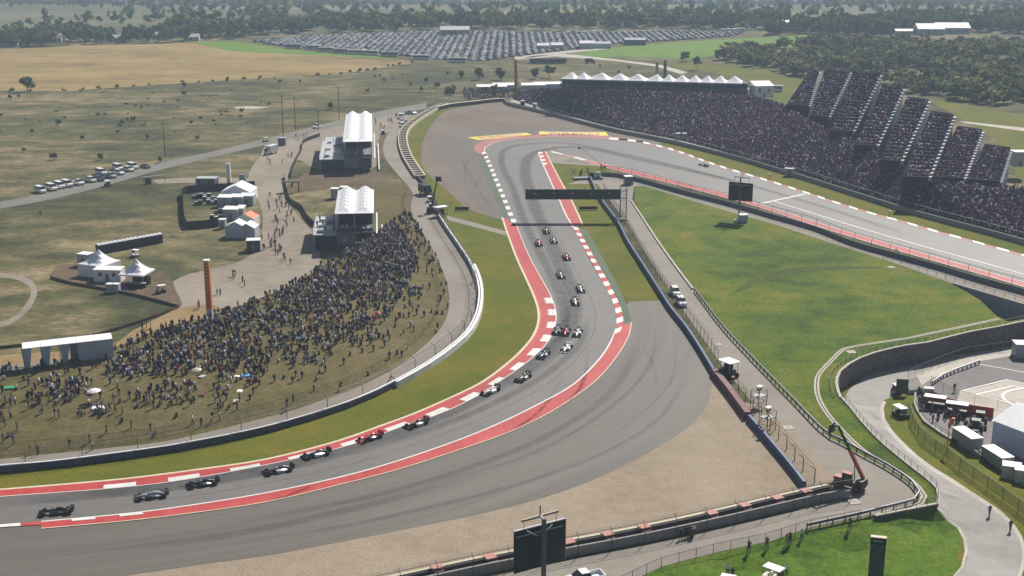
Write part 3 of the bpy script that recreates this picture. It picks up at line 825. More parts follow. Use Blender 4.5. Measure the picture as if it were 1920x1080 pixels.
# yellow adverts painted on the run-off, with red lettering
ads = [[(876, 258), (898, 256), (986, 249), (1000, 254), (985, 256), (897, 263)], [(1010, 247), (1136, 248), (1141, 255), (1012, 254)]]
for k, a in enumerate(ads):
    q = MB(); q.poly([(p.x, p.y, 0.08) for p in W(a)])
    pn = tag(q.build('painted_advert', fadedyellow_m), kind='structure')
    ends = ([[(876, 258), (898, 256), (902, 263), (897, 263)], [(981, 249.5), (986, 249), (1000, 254), (985, 256)]], [[(1010, 247), (1024, 247), (1025, 254), (1012, 254)], [(1124, 248), (1136, 248), (1141, 255), (1125, 255)]])[k]
    for e in ends:
        q = MB(); q.poly([(p.x, p.y, 0.10) for p in W(e)]); q.build('painted_end', yellow_m, pn)
def flat_text(s, px0, px1, z, m, parent, depth_px, name='lettering'):
    """lettering painted on the ground from px0 to px1 (baseline), stretched in depth"""
    cu = bpy.data.curves.new(name, 'FONT'); cu.body = s; cu.size = 1.0; cu.fill_mode = 'FRONT'
    cu.materials.append(m)
    o = link(name, cu, parent)
    bpy.context.view_layer.update()
    wd = max(o.dimensions.x, 0.01)
    a, b_ = P(*px0), P(*px1)
    d = b_ - a
    hgt = (P(px0[0], px0[1] - depth_px) - a).length
    o.location = (a.x, a.y, z)
    o.rotation_euler = (0, 0, math.atan2(d.y, d.x))
    o.scale = (d.length / wd, hgt / 0.72, 1)
    return o
ad_red = mat('advert_red', (0.50, 0.14, 0.09), 0.65, world=True)
advs = [o for o in bpy.data.objects if o.name.startswith('painted_advert')]
flat_text('PIRELLI', (904, 261), (978, 255), 0.10, ad_red, advs[0], 4.2)
flat_text('PIRELLI', (1029, 253.3), (1120, 254), 0.10, ad_red, advs[1], 4.6)
apron = bpy.data.objects['painted_apron']
flat_text('AUSTIN', (1055, 301.5), (1096, 307), 0.07, mat('black_paint', (0.03, 0.03, 0.03), 0.7), apron, 4.2)

def rubber_mat():
    m = bpy.data.materials.new('tyre_rubber_marks'); m.use_nodes = True
    n, l = m.node_tree.nodes, m.node_tree.links
    b = n['Principled BSDF']; b.inputs['Base Color'].default_value = (0.035, 0.033, 0.032, 1); b.inputs['Roughness'].default_value = .6
    a = n.new('ShaderNodeAttribute'); a.attribute_name = 'Col'
    g = n.new('ShaderNodeNewGeometry'); q = n.new('ShaderNodeTexNoise'); q.inputs['Scale'].default_value = .35; q.inputs['Detail'].default_value = 5
    l.new(g.outputs['Position'], q.inputs['Vector'])
    mu = n.new('ShaderNodeMath'); mu.operation = 'MULTIPLY'; l.new(a.outputs['Fac'], mu.inputs[0]); l.new(q.outputs['Fac'], mu.inputs[1]); l.new(mu.outputs[0], b.inputs['Alpha'])
    return m
RUB = rubber_mat()
def rub(px_pts, wd, k, z=0.095):
    c = catmull(W(px_pts), 3); n_ = len(c)
    if n_ < 3: return
    rows = [lift(off(c, wd * t), z) for t in (-.5, -.2, .2, .5)]
    V = np.array([tuple(p) for r_ in rows for p in r_]); F = []
    for j in range(3):
        F += [(j * n_ + i, j * n_ + i + 1, (j + 1) * n_ + i + 1, (j + 1) * n_ + i) for i in range(n_ - 1)]
    e = np.array([min(1, i / 6, (n_ - 1 - i) / 6) for i in range(n_)]) * k
    C_ = np.repeat(np.concatenate([e * 0, e, e, e * 0])[:, None], 3, 1)
    o = link('tyre_marks', mesh_np('tyre_marks', V, np.array(F), [RUB], C_)); tag(o, kind='structure')
rub([(1400, 345), (1200, 300), (1080, 276), (1010, 284), (985, 310), (1000, 380), (1030, 450), (1062, 520), (1075, 570), (1068, 610), (1040, 652), (990, 692), (920, 733), (820, 783), (700, 828), (560, 868), (400, 900), (200, 925), (0, 942), (-60, 948)], 5.0, .85)
rub([(1700, 440), (1500, 375), (1300, 320), (1150, 285), (1050, 268), (960, 275), (940, 300), (960, 350), (985, 420), (1010, 470), (1045, 540), (1058, 590), (1050, 630), (1010, 675)], 3.2, .7)
rub([(1100, 590), (1090, 640), (1040, 690), (960, 740), (850, 790), (640, 862)], 2.4, .55)
for k, pp in enumerate(([(1230, 600), (1220, 680), (1150, 760), (1000, 850), (800, 910)], [(1270, 640), (1255, 720), (1170, 800), (1050, 860)], [(1200, 640), (1150, 730), (1040, 810), (900, 870), (700, 930), (400, 985)], [(1290, 700), (1240, 780), (1130, 850), (950, 915), (700, 975), (400, 1030)], [(900, 890), (700, 945), (450, 1000), (150, 1040)], [(860, 290), (900, 360), (930, 400)], [(1000, 268), (940, 272), (880, 300), (870, 340)])):
    rub(pp, (1.2, .6, 2.2, 1.5, 2.6, 1.0, .8)[k], .40, z=0.07)

for pp in ([(1200, 640), (1225, 690), (1230, 740)], [(1100, 640), (1090, 720), (1020, 800)], [(1060, 700), (1000, 780), (880, 850)], [(940, 300), (900, 330), (880, 370)], [(700, 850), (600, 905), (450, 960)]):
    rub(pp, .35, .5, z=0.1); rub([(a + 3.5, b + 1) for a, b in pp], .35, .45, z=0.1)
for Aq, Bq, t_ in ((A1, B1_, .35), (A1, B1_, .62), (A1, B1_, .85), (rri, rro, .25), (rri, rro, .5), (rri, rro, .8), (ii, io, .5)):
    c = mix(Aq, Bq, t_); n_ = len(c)
    for a_, b_ in ((.05, .3), (.25, .55), (.5, .8), (.7, .98)):
        rub([pix(p) for p in c[int(a_ * n_):int(b_ * n_):6]], .5, .28, z=0.155)

ca_, cb_ = nsamp(tl_main, 120), nsamp(catmull(W(TR_R[:22]), 3), 120)
for t_ in (.34, .66):
    rub([pix(p) for p in mix(ca_, cb_, t_)[2:-2:4]], .22, .75, z=0.105)
rub([(1990, 522), (1800, 468), (1600, 412), (1450, 362), (1300, 318), (1180, 290)], .22, .7, z=0.105)
# ------------------------------------------------------------------ spectator hill (left) and grandstand bank (right)
def loft_bank(name, front, crest, m, rows=14, power=1.0, back=14.0):
    """slope from a front polyline up to a crest polyline, with a hidden back slope"""
    n = 90
    f, c = nsamp(front, n), nsamp(crest, n)
    grid = []
    for k in range(rows + 1):
        t = k / rows
        grid.append([Vector((a.x + (b_.x - a.x) * t, a.y + (b_.y - a.y) * t, a.z + (b_.z - a.z) * (t ** power) + (0.12 * math.sin(i * 1.7 + k * 2.3) * math.sin(math.pi * t)))) for i, (a, b_) in enumerate(zip(f, c))])
    grid.append([Vector((b_.x + (b_.x - a.x) * 0.02, b_.y + back, -0.3)) for a, b_ in zip(f, c)])
    q = MB()
    for a, b_ in zip(grid[:-1], grid[1:]):
        q.strip(a, b_)
    o = tag(q.build(name, m, smooth=True), kind='structure')
    BVH.append(BVHTree.FromPolygons([Vector(x) for x in q.v], q.f))
    return grid
hill_front = catmull(W([(-160, 876, 0.05)] + [(a, b) for a, b in SR1_L[1:18]], 0.05), 4)
crest_px = [(-160, 718, 3.0), (0, 692, 3.4), (100, 681, 3.6), (215, 652, 3.8), (300, 617, 3.8), (390, 592, 3.8), (480, 562, 3.8), (560, 527, 3.6), (620, 488, 3.4), (680, 457, 3.0), (720, 428, 2.2), (745, 410, 1.2), (765, 398, 0.3)]
hill_crest = catmull([P(a, b, z) for a, b, z in crest_px], 4)
hill = loft_bank('spectator_hill', hill_front, hill_crest, hill_m, power=0.9)
bank_front_px = [(960, 186, .3), (1000, 197, .3), (1087, 222, .3), (1150, 239, .3), (1227, 254, .3), (1290, 267, .3), (1397, 297, .3), (1513, 331, .3), (1597, 357, .3), (1707, 391, .3), (1800, 416, .3), (1917, 447, .3), (2120, 505, .3)]
bank_crest_px = [(984, 173, 2), (1010, 169, 6), (1050, 167, 10), (1120, 168, 12), (1200, 170, 12), (1300, 174, 12), (1400, 180, 12), (1465, 196, 12), (1500, 217, 12), (1560, 247, 11), (1640, 284, 10), (1700, 320, 8.6), (1745, 341, 8), (1800, 345, 7.8), (1917, 353, 7.2), (2120, 370, 7)]
bank_front = catmull([P(*q) for q in bank_front_px], 5)
bank_crest = catmull([P(*q) for q in bank_crest_px], 5)
bank = loft_bank('grandstand_bank', bank_front, bank_crest, bankside_m, rows=16, back=22)
band('walkway', [(955, 192), (1000, 203), (1087, 227), (1150, 244), (1227, 258), (1290, 271), (1397, 301), (1513, 335), (1597, 361), (1707, 395), (1800, 420), (1917, 451), (2120, 509)],
     [(960, 186), (1000, 197), (1087, 222), (1150, 239), (1227, 254), (1290, 267), (1397, 297), (1513, 331), (1597, 357), (1707, 391), (1800, 416), (1917, 447), (2120, 505)], 0.35, pale_m)
sheet('grass_strip', [(1225, 262), (1280, 274), (1330, 286), (1397, 304), (1447, 319), (1513, 339), (1597, 366), (1707, 401), (1800, 426), (1917, 458), (2120, 516), (2120, 540), (1920, 482), (1757, 437), (1633, 402), (1510, 363), (1353, 315), (1280, 289), (1215, 270)], 0.045, mown_m)

# ------------------------------------------------------------------ materials for built things
white_p = mat('white_vinyl', (0.80, 0.80, 0.80), 0.55, var=0.04)
white_t = mat('white_canvas', (0.82, 0.82, 0.83), 0.7, var=0.05, scale=1.0)
grey_t = mat('grey_canvas', (0.46, 0.48, 0.53), 0.7, var=0.06)
concrete_w = mat('wall_concrete', (0.30, 0.285, 0.27), 0.85, var=0.15, scale=0.8)
darkconc = mat('dark_concrete', (0.13, 0.12, 0.115), 0.9, var=0.2, scale=1.2)
stone_w = mat('rough_stone_wall', (0.125, 0.108, 0.098), 0.95, var=0.45, scale=1.6, bump=0.6, world=True)
steel = mat('galvanised_steel', (0.36, 0.36, 0.37), 0.45, 0.6, var=0.1)
darksteel = mat('dark_steel', (0.055, 0.053, 0.055), 0.55, 0.3, var=0.15)
browsteel = mat('weathered_post', (0.14, 0.105, 0.08), 0.7, 0.2, var=0.2)
black_r = mat('black_rubber', (0.016, 0.016, 0.018), 0.8, var=0.2)
black_p = mat('black_panel', (0.012, 0.014, 0.018), 0.5, var=0.2)
darkblue = mat('blue_barrier', (0.045, 0.075, 0.16), 0.55, var=0.25, scale=0.7)
purplegrey = mat('grey_armco', (0.090, 0.088, 0.12), 0.5, 0.2, var=0.3, scale=0.8)
maroon = mat('maroon_barrier', (0.13, 0.03, 0.04), 0.6, var=0.2)
pink = mat('pink_paint', (0.50, 0.24, 0.20), 0.7, var=0.15)
redp = mat('red_panel', (0.42, 0.03, 0.04), 0.6, var=0.1, scale=0.5)
orange_p = mat('orange_fabric', (0.60, 0.14, 0.025), 0.65, var=0.1)
orange_d = mat('burnt_orange_panel', (0.62, 0.16, 0.035), 0.65, var=0.12)
greendark = mat('dark_green_panel', (0.010, 0.030, 0.022), 0.45, var=0.2)
gold = mat('gold_emblem', (0.55, 0.38, 0.10), 0.4, 0.3)
glass_d = mat('dark_glass', (0.02, 0.024, 0.03), 0.08, var=0.1, spec=0.8)
lgrey = mat('light_grey_panel', (0.42, 0.43, 0.45), 0.6, var=0.08)
mgrey = mat('mid_grey_panel', (0.18, 0.185, 0.20), 0.6, var=0.1)
wood = mat('weathered_wood', (0.13, 0.09, 0.06), 0.85, var=0.25)
cream_b = mat('cream_block', (0.60, 0.53, 0.40), 0.75, var=0.1)
net_m = mesh_mat('fence_netting', (0.10, 0.095, 0.09), 0.14)
net_d = mesh_mat('dark_fence_netting', (0.03, 0.03, 0.03), 0.40)
skin_c = (0.42, 0.25, 0.17)

# ------------------------------------------------------------------ walls, barriers, fences
def place(o, pos, tan):
    o.location = pos
    o.rotation_euler = (0, 0, math.atan2(tan.y, tan.x))
    return o
def panels_along(parent, name, pts, step, mesh_fn, mats, z=0.0, gap=0.04):
    """equal panels end to end along a polyline, sharing one mesh"""
    e = even(pts, step)
    L = (e[-1][2] - e[0][2]) / (len(e) - 1)
    q = MB(); mesh_fn(q, L - gap)
    me = q.mesh(name, mats)
    for a, b_ in zip(e[:-1], e[1:]):
        d = b_[0] - a[0]
        o = link(name, me, parent)
        place(o, (a[0] + b_[0]) / 2 + Vector((0, 0, z)), d)
        o.scale = ((d.length - gap) / (L - gap), 1, 1)
        o.rotation_euler.y = -math.atan2(d.z, Vector((d.x, d.y)).length)
    return me
def posts_along(parent, name, pts, step, mesh_fn, mats, z=0.0, flip=False):
    q = MB(); mesh_fn(q)
    me = q.mesh(name, mats)
    for p, t, s in even(pts, step):
        o = link(name, me, parent)
        place(o, p + Vector((0, 0, z)), -t if flip else t)
    return me
def fence(label, pts, h, step, post, m_post, net=None, r=0.05, lean=0.0, cat='fence', rail=True, name='catch_fence', side=1, brace=0):
    t = thing(name, label, cat, pts[0])
    o0 = pts[0]
    loc = [p - o0 for p in pts]
    def pm(q):
        if lean:
            q.tube((0, 0, 0), (0, 0, h * 0.8), r, r * 0.9, 5)
            q.tube((0, 0, h * 0.8), (0, side * lean, h), r * 0.9, r * 0.7, 5)
        else:
            q.tube((0, 0, 0), (0, 0, h), r, r * 0.8, 5)
    posts_along(t, post, loc, step, pm, [m_post])
    if net:
        q = MB(); e = [x[0] for x in even(loc, step)]
        q.strip(lift(e, 0.15), lift(e, h * (0.8 if lean else 0.96)))
        if lean:
            e2 = off(e, side * lean)
            q.strip(lift(e, h * 0.8), lift(e2, h))
        q.build('netting', net, t)
    if rail:
        e = [x[0] for x in even(loc, step)]
        q = MB()
        for a, b_ in zip(e[:-1], e[1:]):
            q.beam(a + Vector((0, 0, h * 0.97)), b_ + Vector((0, 0, h * 0.97)), r * 1.1, r * 1.1)
        q.build('top_rail', m_post, t)
    if brace:
        e = even(loc, brace)
        for p, tn, s in e[1:-1]:
            q = MB()
            for sg in (-1, 1):
                q.beam(p + Vector((0, 0, h * 0.62)), p + tn * sg * 2.3 + Vector((0, 0, 0.1)), 0.13, 0.13)
            q.build('brace', m_post, t)
    return t

# left barrier: armco face with white top, in panels
b1 = catmull(W(B1[:-1]), 3)
t = thing('crash_barrier', 'long grey steel crash barrier with white top edge along the curving left verge', 'barrier', b1[0])
lb = [p - b1[0] for p in b1]
def armco(q, L):
    for k in range(3):
        z = 0.12 + k * 0.36
        q.hexa([(-L/2, -0.10, z), (L/2, -0.10, z), (L/2, 0.12, z), (-L/2, 0.12, z)], [(-L/2, -0.16, z + 0.16), (L/2, -0.16, z + 0.16), (L/2, 0.12, z + 0.16), (-L/2, 0.12, z + 0.16)])
        q.hexa([(-L/2, -0.16, z + 0.16), (L/2, -0.16, z + 0.16), (L/2, 0.12, z + 0.16), (-L/2, 0.12, z + 0.16)], [(-L/2, -0.10, z + 0.31), (L/2, -0.10, z + 0.31), (L/2, 0.12, z + 0.31), (-L/2, 0.12, z + 0.31)])
panels_along(t, 'rail_panel', lb, 8.0, armco, [purplegrey])
q = MB()
e = off([x[0] for x in even(lb, 3.0)], 0.28)
q.strip(lift(off(e, -0.16), 1.20), lift(off(e, 0.20), 1.20)); q.strip(lift(off(e, -0.16), 1.02), lift(off(e, -0.16), 1.20)); q.strip(lift(off(e, 0.20), 0.0), lift(off(e, 0.20), 1.20))
q.build('top_cap', white_p, t)
# broad white tyre-wall cover on the tightest part
i, j = between((735, 728), (884, 500), b1)
cv = [x[0] for x in even(b1[i:j], 3.0)]
t = thing('tyre_wall', 'broad white covered tyre wall on the tightest part of the left verge bend', 'barrier', cv[0])
cl = [p - cv[0] for p in cv]
def block(q, L): q.box(-L/2, L/2, -0.25, 0.35, 0.0, 1.22)
panels_along(t, 'cover_panel', off(cl, -0.45), 6.0, block, [white_p], gap=0.02)
fence('tall wire catch fence behind the curving left crash barrier', off(b1, 0.8), 3.4, 8.5, 'post', browsteel, net_m, 0.07, lean=0.9, side=1, brace=68)
# low spectator fence at the foot of the hill
hf = off(catmull(W(SR1_L[:20]), 4), 2.2)
hf = [Vector((p.x, p.y, max(0, gz(p.x, p.y)))) for p in hf]
fence('low dark wire fence at the foot of the spectator hill', hf, 1.5, 5.0, 'post', darksteel, net_m, 0.035, name='hill_fence')

# comb-like cream barrier of the far bend
COMB = [(797, 334), (783, 314), (771, 294), (764, 273), (763, 257), (767, 246), (776, 236), (800, 219), (823, 205), (840, 198)]
cb = catmull(W(COMB), 2)
t = thing('block_barrier', 'cream ladder-like block barrier with dark gaps round the far left bend', 'barrier', cb[0])
cl = [p - cb[0] for p in cb]
q = MB(); q.wall(cl, 1.15, 0.45); q.build('front_row', cream_b, t)
q = MB(); q.wall(off(cl, 3.4), 1.15, 0.3); q.build('back_row', cream_b, t)
q = MB(); q.wall(off(cl, 1.75), 0.7, 2.6); q.build('tyre_core', black_r, t)
def tie(q): q.box(-0.45, 0.45, 0.2, 3.2, 0.72, 1.12)
posts_along(t, 'cross_block', cl, 4.6, tie, [cream_b])
dk = catmull(W([(826, 404), (812, 382), (797, 354), (782, 335), (764, 312), (752, 288), (748, 268), (750, 248), (760, 230)]), 2)
t = thing('tyre_wall', 'black tyre wall beside the service road on the far left bend', 'barrier', dk[0])
cl = [p - dk[0] for p in dk]
def tyres(q, L):
    for k in range(3):
        q.tube((-L/2 + L/6 + k * L/3, 0, 0), (-L/2 + L/6 + k * L/3, 0, 1.1), 0.62, 0.60, 8)
panels_along(t, 'tyre_stack', off(cl, -0.4), 3.9, tyres, [black_r])
# pale topped wall closing the far bend, then the long grey wall below the grandstand
fw = catmull(W([(822, 206), (850, 200), (887, 196), (920, 192), (946, 190)]), 2)
t = thing('perimeter_wall', 'dark wall with pale top closing the far end of the bend', 'wall', fw[0])
cl = [p - fw[0] for p in fw]
q = MB(); q.wall(cl, 1.5, 0.3); q.build('wall_face', darkconc, t)
q = MB(); q.wall(lift(off(cl, 0.5), 1.5), 0.12, 1.5); q.build('coping', cream_b, t)
FWALL = [(945, 190), (955, 198), (1003, 209), (1037, 217.5), (1087, 231), (1160, 249), (1227, 262), (1277, 273), (1330, 286), (1397, 304), (1447, 319), (1513, 339), (1597, 366), (1650, 383), (1707, 401), (1800, 426), (1850, 439), (1917, 458), (2120, 516)]
fl = catmull(W(FWALL), 4)
t = thing('perimeter_wall', 'long grey concrete wall in front of the packed grandstand', 'wall', fl[0])
cl = [p - fl[0] for p in fl]
def cpanel(q, L): q.box(-L/2, L/2, -0.2, 0.2, 0, 1.5)
panels_along(t, 'wall_panel', cl, 6.0, cpanel, [concrete_w])
fence('fine wire catch fence along the walkway of the grandstand', off(fl, 0.6), 3.2, 9.0, 'post', steel, net_m, 0.05, lean=0.7, side=-1)
# wall and fence on the near side of the straight
NW = [(1128, 330), (1145, 330), (1165, 333), (1207, 343), (1277, 363), (1363, 385), (1447, 409), (1530, 433), (1600, 461), (1667, 480), (1750, 503), (1850, 533), (1917, 551), (2120, 612)]
nw = catmull(W(NW), 4)
t = thing('perimeter_wall', 'dark concrete wall on the near side of the straight', 'wall', nw[0])
cl = [p - nw[0] for p in nw]
def npanel(q, L): q.box(-L/2, L/2, -0.2, 0.2, 0, 1.35)
panels_along(t, 'wall_panel', cl, 6.0, npanel, [darkconc])
fence('tall posts and wire catch fence along the near side of the straight', off(nw, 0.3), 3.6, 6.5, 'post', darksteel, net_m, 0.07, lean=0.5, side=1, brace=66)
# blue barrier and leaning fence on the right
W2 = [(1106, 335), (1112, 349), (1122, 370), (1135, 390), (1148, 407), (1160, 424), (1177, 458), (1200, 494), (1223, 530), (1240, 557), (1257, 584), (1282, 615), (1307, 652), (1337, 702)]
def bpanel(q, L):
    q.box(-L/2, L/2, -0.3, 0.3, 0, 1.25, ty=0.05)
    q.box(-L/2 + 0.1, L/2 - 0.1, -0.34, -0.30, 0.2, 1.05)
w2 = catmull(W(W2), 3)
t = thing('safety_barrier', 'long blue safety barrier beside the right verge and run-off', 'barrier', w2[0])
panels_along(t, 'barrier_block', [p - w2[0] for p in w2], 5.0, bpanel, [darkblue])
w2b = W([(1339, 704), (1370, 743), (1402, 787)])
t = thing('safety_barrier', 'maroon padded safety barrier between the two blue barriers', 'barrier', w2b[0])
def mpanel(q, L): q.box(-L/2, L/2, -0.7, 0.7, 0, 1.4, ty=0.15)
panels_along(t, 'barrier_block', [p - w2b[0] for p in w2b], 4.0, mpanel, [maroon])
w2c = catmull(W([(1404, 790), (1425, 814), (1445, 838), (1480, 880), (1508, 917)]), 3)
t = thing('safety_barrier', 'short blue safety barrier at the tip of the gravel trap', 'barrier', w2c[0])
panels_along(t, 'barrier_block', [p - w2c[0] for p in w2c], 4.5, bpanel, [darkblue])
fp = catmull(W([(1132, 360), (1150, 388), (1176, 428), (1196, 462), (1235, 524), (1258, 560), (1290, 600), (1330, 655), (1346, 680)]), 3)
fence('leaning wire catch fence behind the long blue barrier', fp, 3.2, 3.4, 'post', browsteel, net_m, 0.06, lean=0.8, side=-1)
fp = catmull(W([(1384, 738), (1420, 780), (1450, 812), (1480, 850), (1508, 888), (1527, 906)]), 3)
fence('short row of bent fence posts beside the tip of the gravel trap', fp, 2.9, 4.2, 'post', browsteel, net_m, 0.08, lean=0.8, side=-1)
# guard rail on the right of the service road
G2 = [(1302, 548), (1357, 620), (1407, 674), (1437, 705), (1487, 756), (1537, 808), (1558, 824), (1580, 834), (1613, 853), (1663, 880), (1707, 910), (1722, 930), (1711, 945), (1680, 953), (1613, 970), (1513, 992)]
g2 = catmull(W(G2), 2)
t = thing('guard_rail', 'steel guard rail with posts winding round the service road corner', 'guard rail', g2[0])
cl = [p - g2[0] for p in g2]
def gpost(q): q.box(-0.07, 0.07, -0.07, 0.07, 0, 0.95)
posts_along(t, 'post', cl, 2.2, gpost, [darksteel])
q = MB(); q.wall(lift(off(cl, 0.12), 0.55), 0.42, 0.14); q.build('rail', mat('rail_steel', (0.20, 0.20, 0.24), 0.4, 0.5), t)
kp = catmull(W([(1183, 376), (1198, 399), (1215, 425), (1232, 451), (1253, 481), (1277, 514), (1299, 543)]), 2)
t = tag(MB().wall([p - kp[0] for p in kp], 0.35, 0.5).build('concrete_edging', pale_m, loc=kp[0]), 'pale concrete edging along the top of the infield grass', 'edging')
# near fence between service road and lawn
fence('wire fence with dark posts above the bright lawn', catmull(W(F2[:8]), 3), 1.5, 2.7, 'post', darksteel, net_m, 0.05, name='lawn_fence')
fence('wire fence along the left edge of the access road', catmull(W(F3), 2), 1.25, 2.1, 'post', darksteel, net_m, 0.04, name='road_fence')
ks = catmull(W(F3), 2)
tag(MB().wall([p - ks[0] for p in ks], 0.25, 0.4).build('concrete_edging', pale_m, loc=ks[0]), 'pale concrete edging under the access road fence', 'edging')
# corner retaining wall over the lawn
rw = W([(1640, 971), (1690, 961), (1757, 948)])
t = thing('retaining_wall', 'short grey retaining wall above the corner of the lawn', 'wall', rw[0])
q = MB(); cl = [p - rw[0] for p in rw]; q.wall(cl, 0.3, 0.35, z0=-3.6); q.build('wall_face', darkconc, t)
q = MB(); q.wall(lift(cl, 0.3), 0.12, 0.5); q.build('coping', pale_m, t)
fence('wire fence on top of the short retaining wall', lift(rw, 0.4), 1.2, 1.9, 'post', darksteel, net_m, 0.04, name='wall_fence')
q = MB(); q.wall([P(1757, 948) - rw[0], P(1757, 930) - rw[0]], 0.2, 0.3, z0=-2); q.build('wall_return', darkconc, t)
# retaining wall of the sunken access road
t = thing('retaining_wall', 'tall curved stone retaining wall above the sunken access road', 'wall', wall_top[0])
cl = [p - wall_top[0] for p in wall_top]
q = MB(); n = len(cl)
q.strip([p + Vector((0, 0, wall_drop(i, n) - 0.6)) for i, p in enumerate(cl)], lift(cl, 0.12)); q.strip(lift(cl, 0.12), lift(off(cl, 0.5), 0.12)); 
q.build('wall_face', stone_w, t)
q = MB(); q.wall(lift(off(cl, 0.15), 0.12), 0.15, 0.5); q.build('coping', pale_m, t)
fence('guard rail along the top of the stone retaining wall', off(wall_top, 1.4), 0.8, 2.2, 'post', darksteel, None, 0.06, name='guard_rail', cat='guard rail')
ew = W(EDGE3)
t = thing('bridge_wall', 'pale concrete wing wall beneath the straight by the underpass', 'wall', ew[0])
cl = [p - ew[0] for p in ew]
q = MB(); q.strip(lift(cl, -7), lift(cl, 0.1)); q.build('wall_face', mat('wing_wall_concrete', (0.28, 0.30, 0.32), 0.85, var=0.12, scale=0.5), t)
q = MB(); q.wall(lift(cl, 0.1), 0.35, 0.4); q.build('parapet', pale_m, t)
sw = W(SUB); cl = [p - ew[0] for p in sw]
q = MB(); q.strip(lift(cl, -7), lift(cl, 0.0)); q.build('side_wall', darkconc, t)
g3 = catmull(W([(1655, 487), (1700, 499), (1767, 520), (1850, 545), (1920, 566), (2120, 626)]), 3)
fence('low guard rail beside the service road over the underpass', g3, 0.9, 3.0, 'post', darksteel, None, 0.06, name='guard_rail', cat='guard rail')
# bottom wall: white ledge, gap, concrete blocks, with pink marshal steps
BT = [(600, 1124), (780, 1084), (900, 1058), (960, 1046), (1060, 1026), (1140, 1011), (1217, 996), (1300, 978), (1400, 955), (1488, 934), (1552, 920)]
bt = catmull(W(BT), 3)
t = thing('tyre_barrier', 'long tyre barrier with pale top ledge at the near edge of the gravel', 'barrier', bt[0])
cl = [p - bt[0] for p in bt]
q = MB(); q.wall(cl, 0.85, 1.0); q.build('tyre_core', black_r, t)
q = MB(); q.wall(lift(off(cl, 0.25), 0.85), 0.08, 0.5); q.build('ledge', cream_b, t)
CB = [(p[0] + 6, p[1] + 17) for p in BT] + [(1593, 934)]
cbw = catmull(W(CB), 3)
t = thing('block_wall', 'grey concrete block wall behind the near tyre barrier', 'wall', cbw[0])
def cblk(q, L): q.box(-L/2, L/2, -0.22, 0.22, 0, 1.3, ty=0.06)
panels_along(t, 'concrete_block', [p - cbw[0] for p in cbw], 2.0, cblk, [concrete_w], gap=0.05)
fence('catch fence posts behind the grey block wall', off(cbw, -0.6), 3.3, 5.0, 'post', browsteel, net_m, 0.06, lean=0.7, side=1)
for k, (a, b_, wh) in enumerate(((820, 1080, 'leftmost, left of the big screen'), (920, 1062, 'just left of the big screen'), (1068, 1033, 'just right of the big screen'), (1140, 1018, 'second to the right of the big screen'), (1208, 1004, 'third to the right of the big screen'), (1335, 978, 'fourth to the right of the big screen'), (1397, 963, 'third from the orange boom'), (1458, 949, 'second from the orange boom'), (1512, 936, 'nearest to the orange boom'))):
    p = P(a, b_)
    tn = (P(a + 10, b_ - 2.3) - p).normalized()
    t = thing('marshal_steps', 'pink marshal steps over the near barrier, ' + wh, 'steps', p, math.atan2(tn.y, tn.x), 'pink marshal steps along the near barrier')
    q = MB(); q.box(-0.75, 0.75, -0.5, 0.9, 1.30, 1.42); q.build('platform', pink, t)
    for n_ in range(3):
        q = MB(); q.box(-0.6, 0.6, -0.8 - 0.25 * n_, -0.52 - 0.25 * n_, 0.98 - 0.4 * n_, 1.04 - 0.4 * n_); q.build('tread', pink, t)
    for s_ in (-0.65, 0.65):
        q = MB(); q.beam((s_, 0.8, 0), (s_, 0.8, 1.3), 0.08, 0.08); q.beam((s_, -1.35, 0), (s_, -0.5, 1.3), 0.08, 0.08); q.build('stringer', redp, t)
# low orange-brown rope fences and screens on the spectator side
for pts_, lab in (([(95, 522), (130, 532), (200, 545), (260, 557), (335, 577)], 'low brown silt fence below the white pyramid tents'), ([(335, 578), (290, 596), (200, 625), (130, 640), (60, 648), (-60, 660)], 'low brown silt fence on the grass behind the white shelter')):
    c = catmull(W(pts_), 3)
    t = thing('silt_fence', lab, 'fence', c[0])
    cl = [p - c[0] for p in c]
    q = MB(); q.wall(cl, 0.65, 0.06); q.build('fabric', wood, t)
    def sp(q): q.box(-0.04, 0.04, -0.04, 0.04, 0, 0.9)
    posts_along(t, 'stake', cl, 4.0, sp, [wood])
for pts_, lab in (([(533, 333), (538, 360), (545, 380), (565, 393), (575, 410), (590, 425)], 'winding dark screen fence beside the dirt plaza below the wooden gate'), ([(600, 256), (570, 268), (566, 282), (556, 300), (548, 320), (545, 333)], 'winding dark screen fence beside the dirt plaza above the wooden gate')):
    c = catmull(W(pts_), 2)
    t = thing('screen_fence', lab, 'fence', c[0]); cl = [p - c[0] for p in c]
    q = MB(); q.wall(cl, 1.5, 0.08); q.build('screen', black_p, t)
    posts_along(t, 'post', cl, 3.5, lambda q: q.box(-0.05, 0.05, -0.05, 0.05, 0, 1.7), [wood])
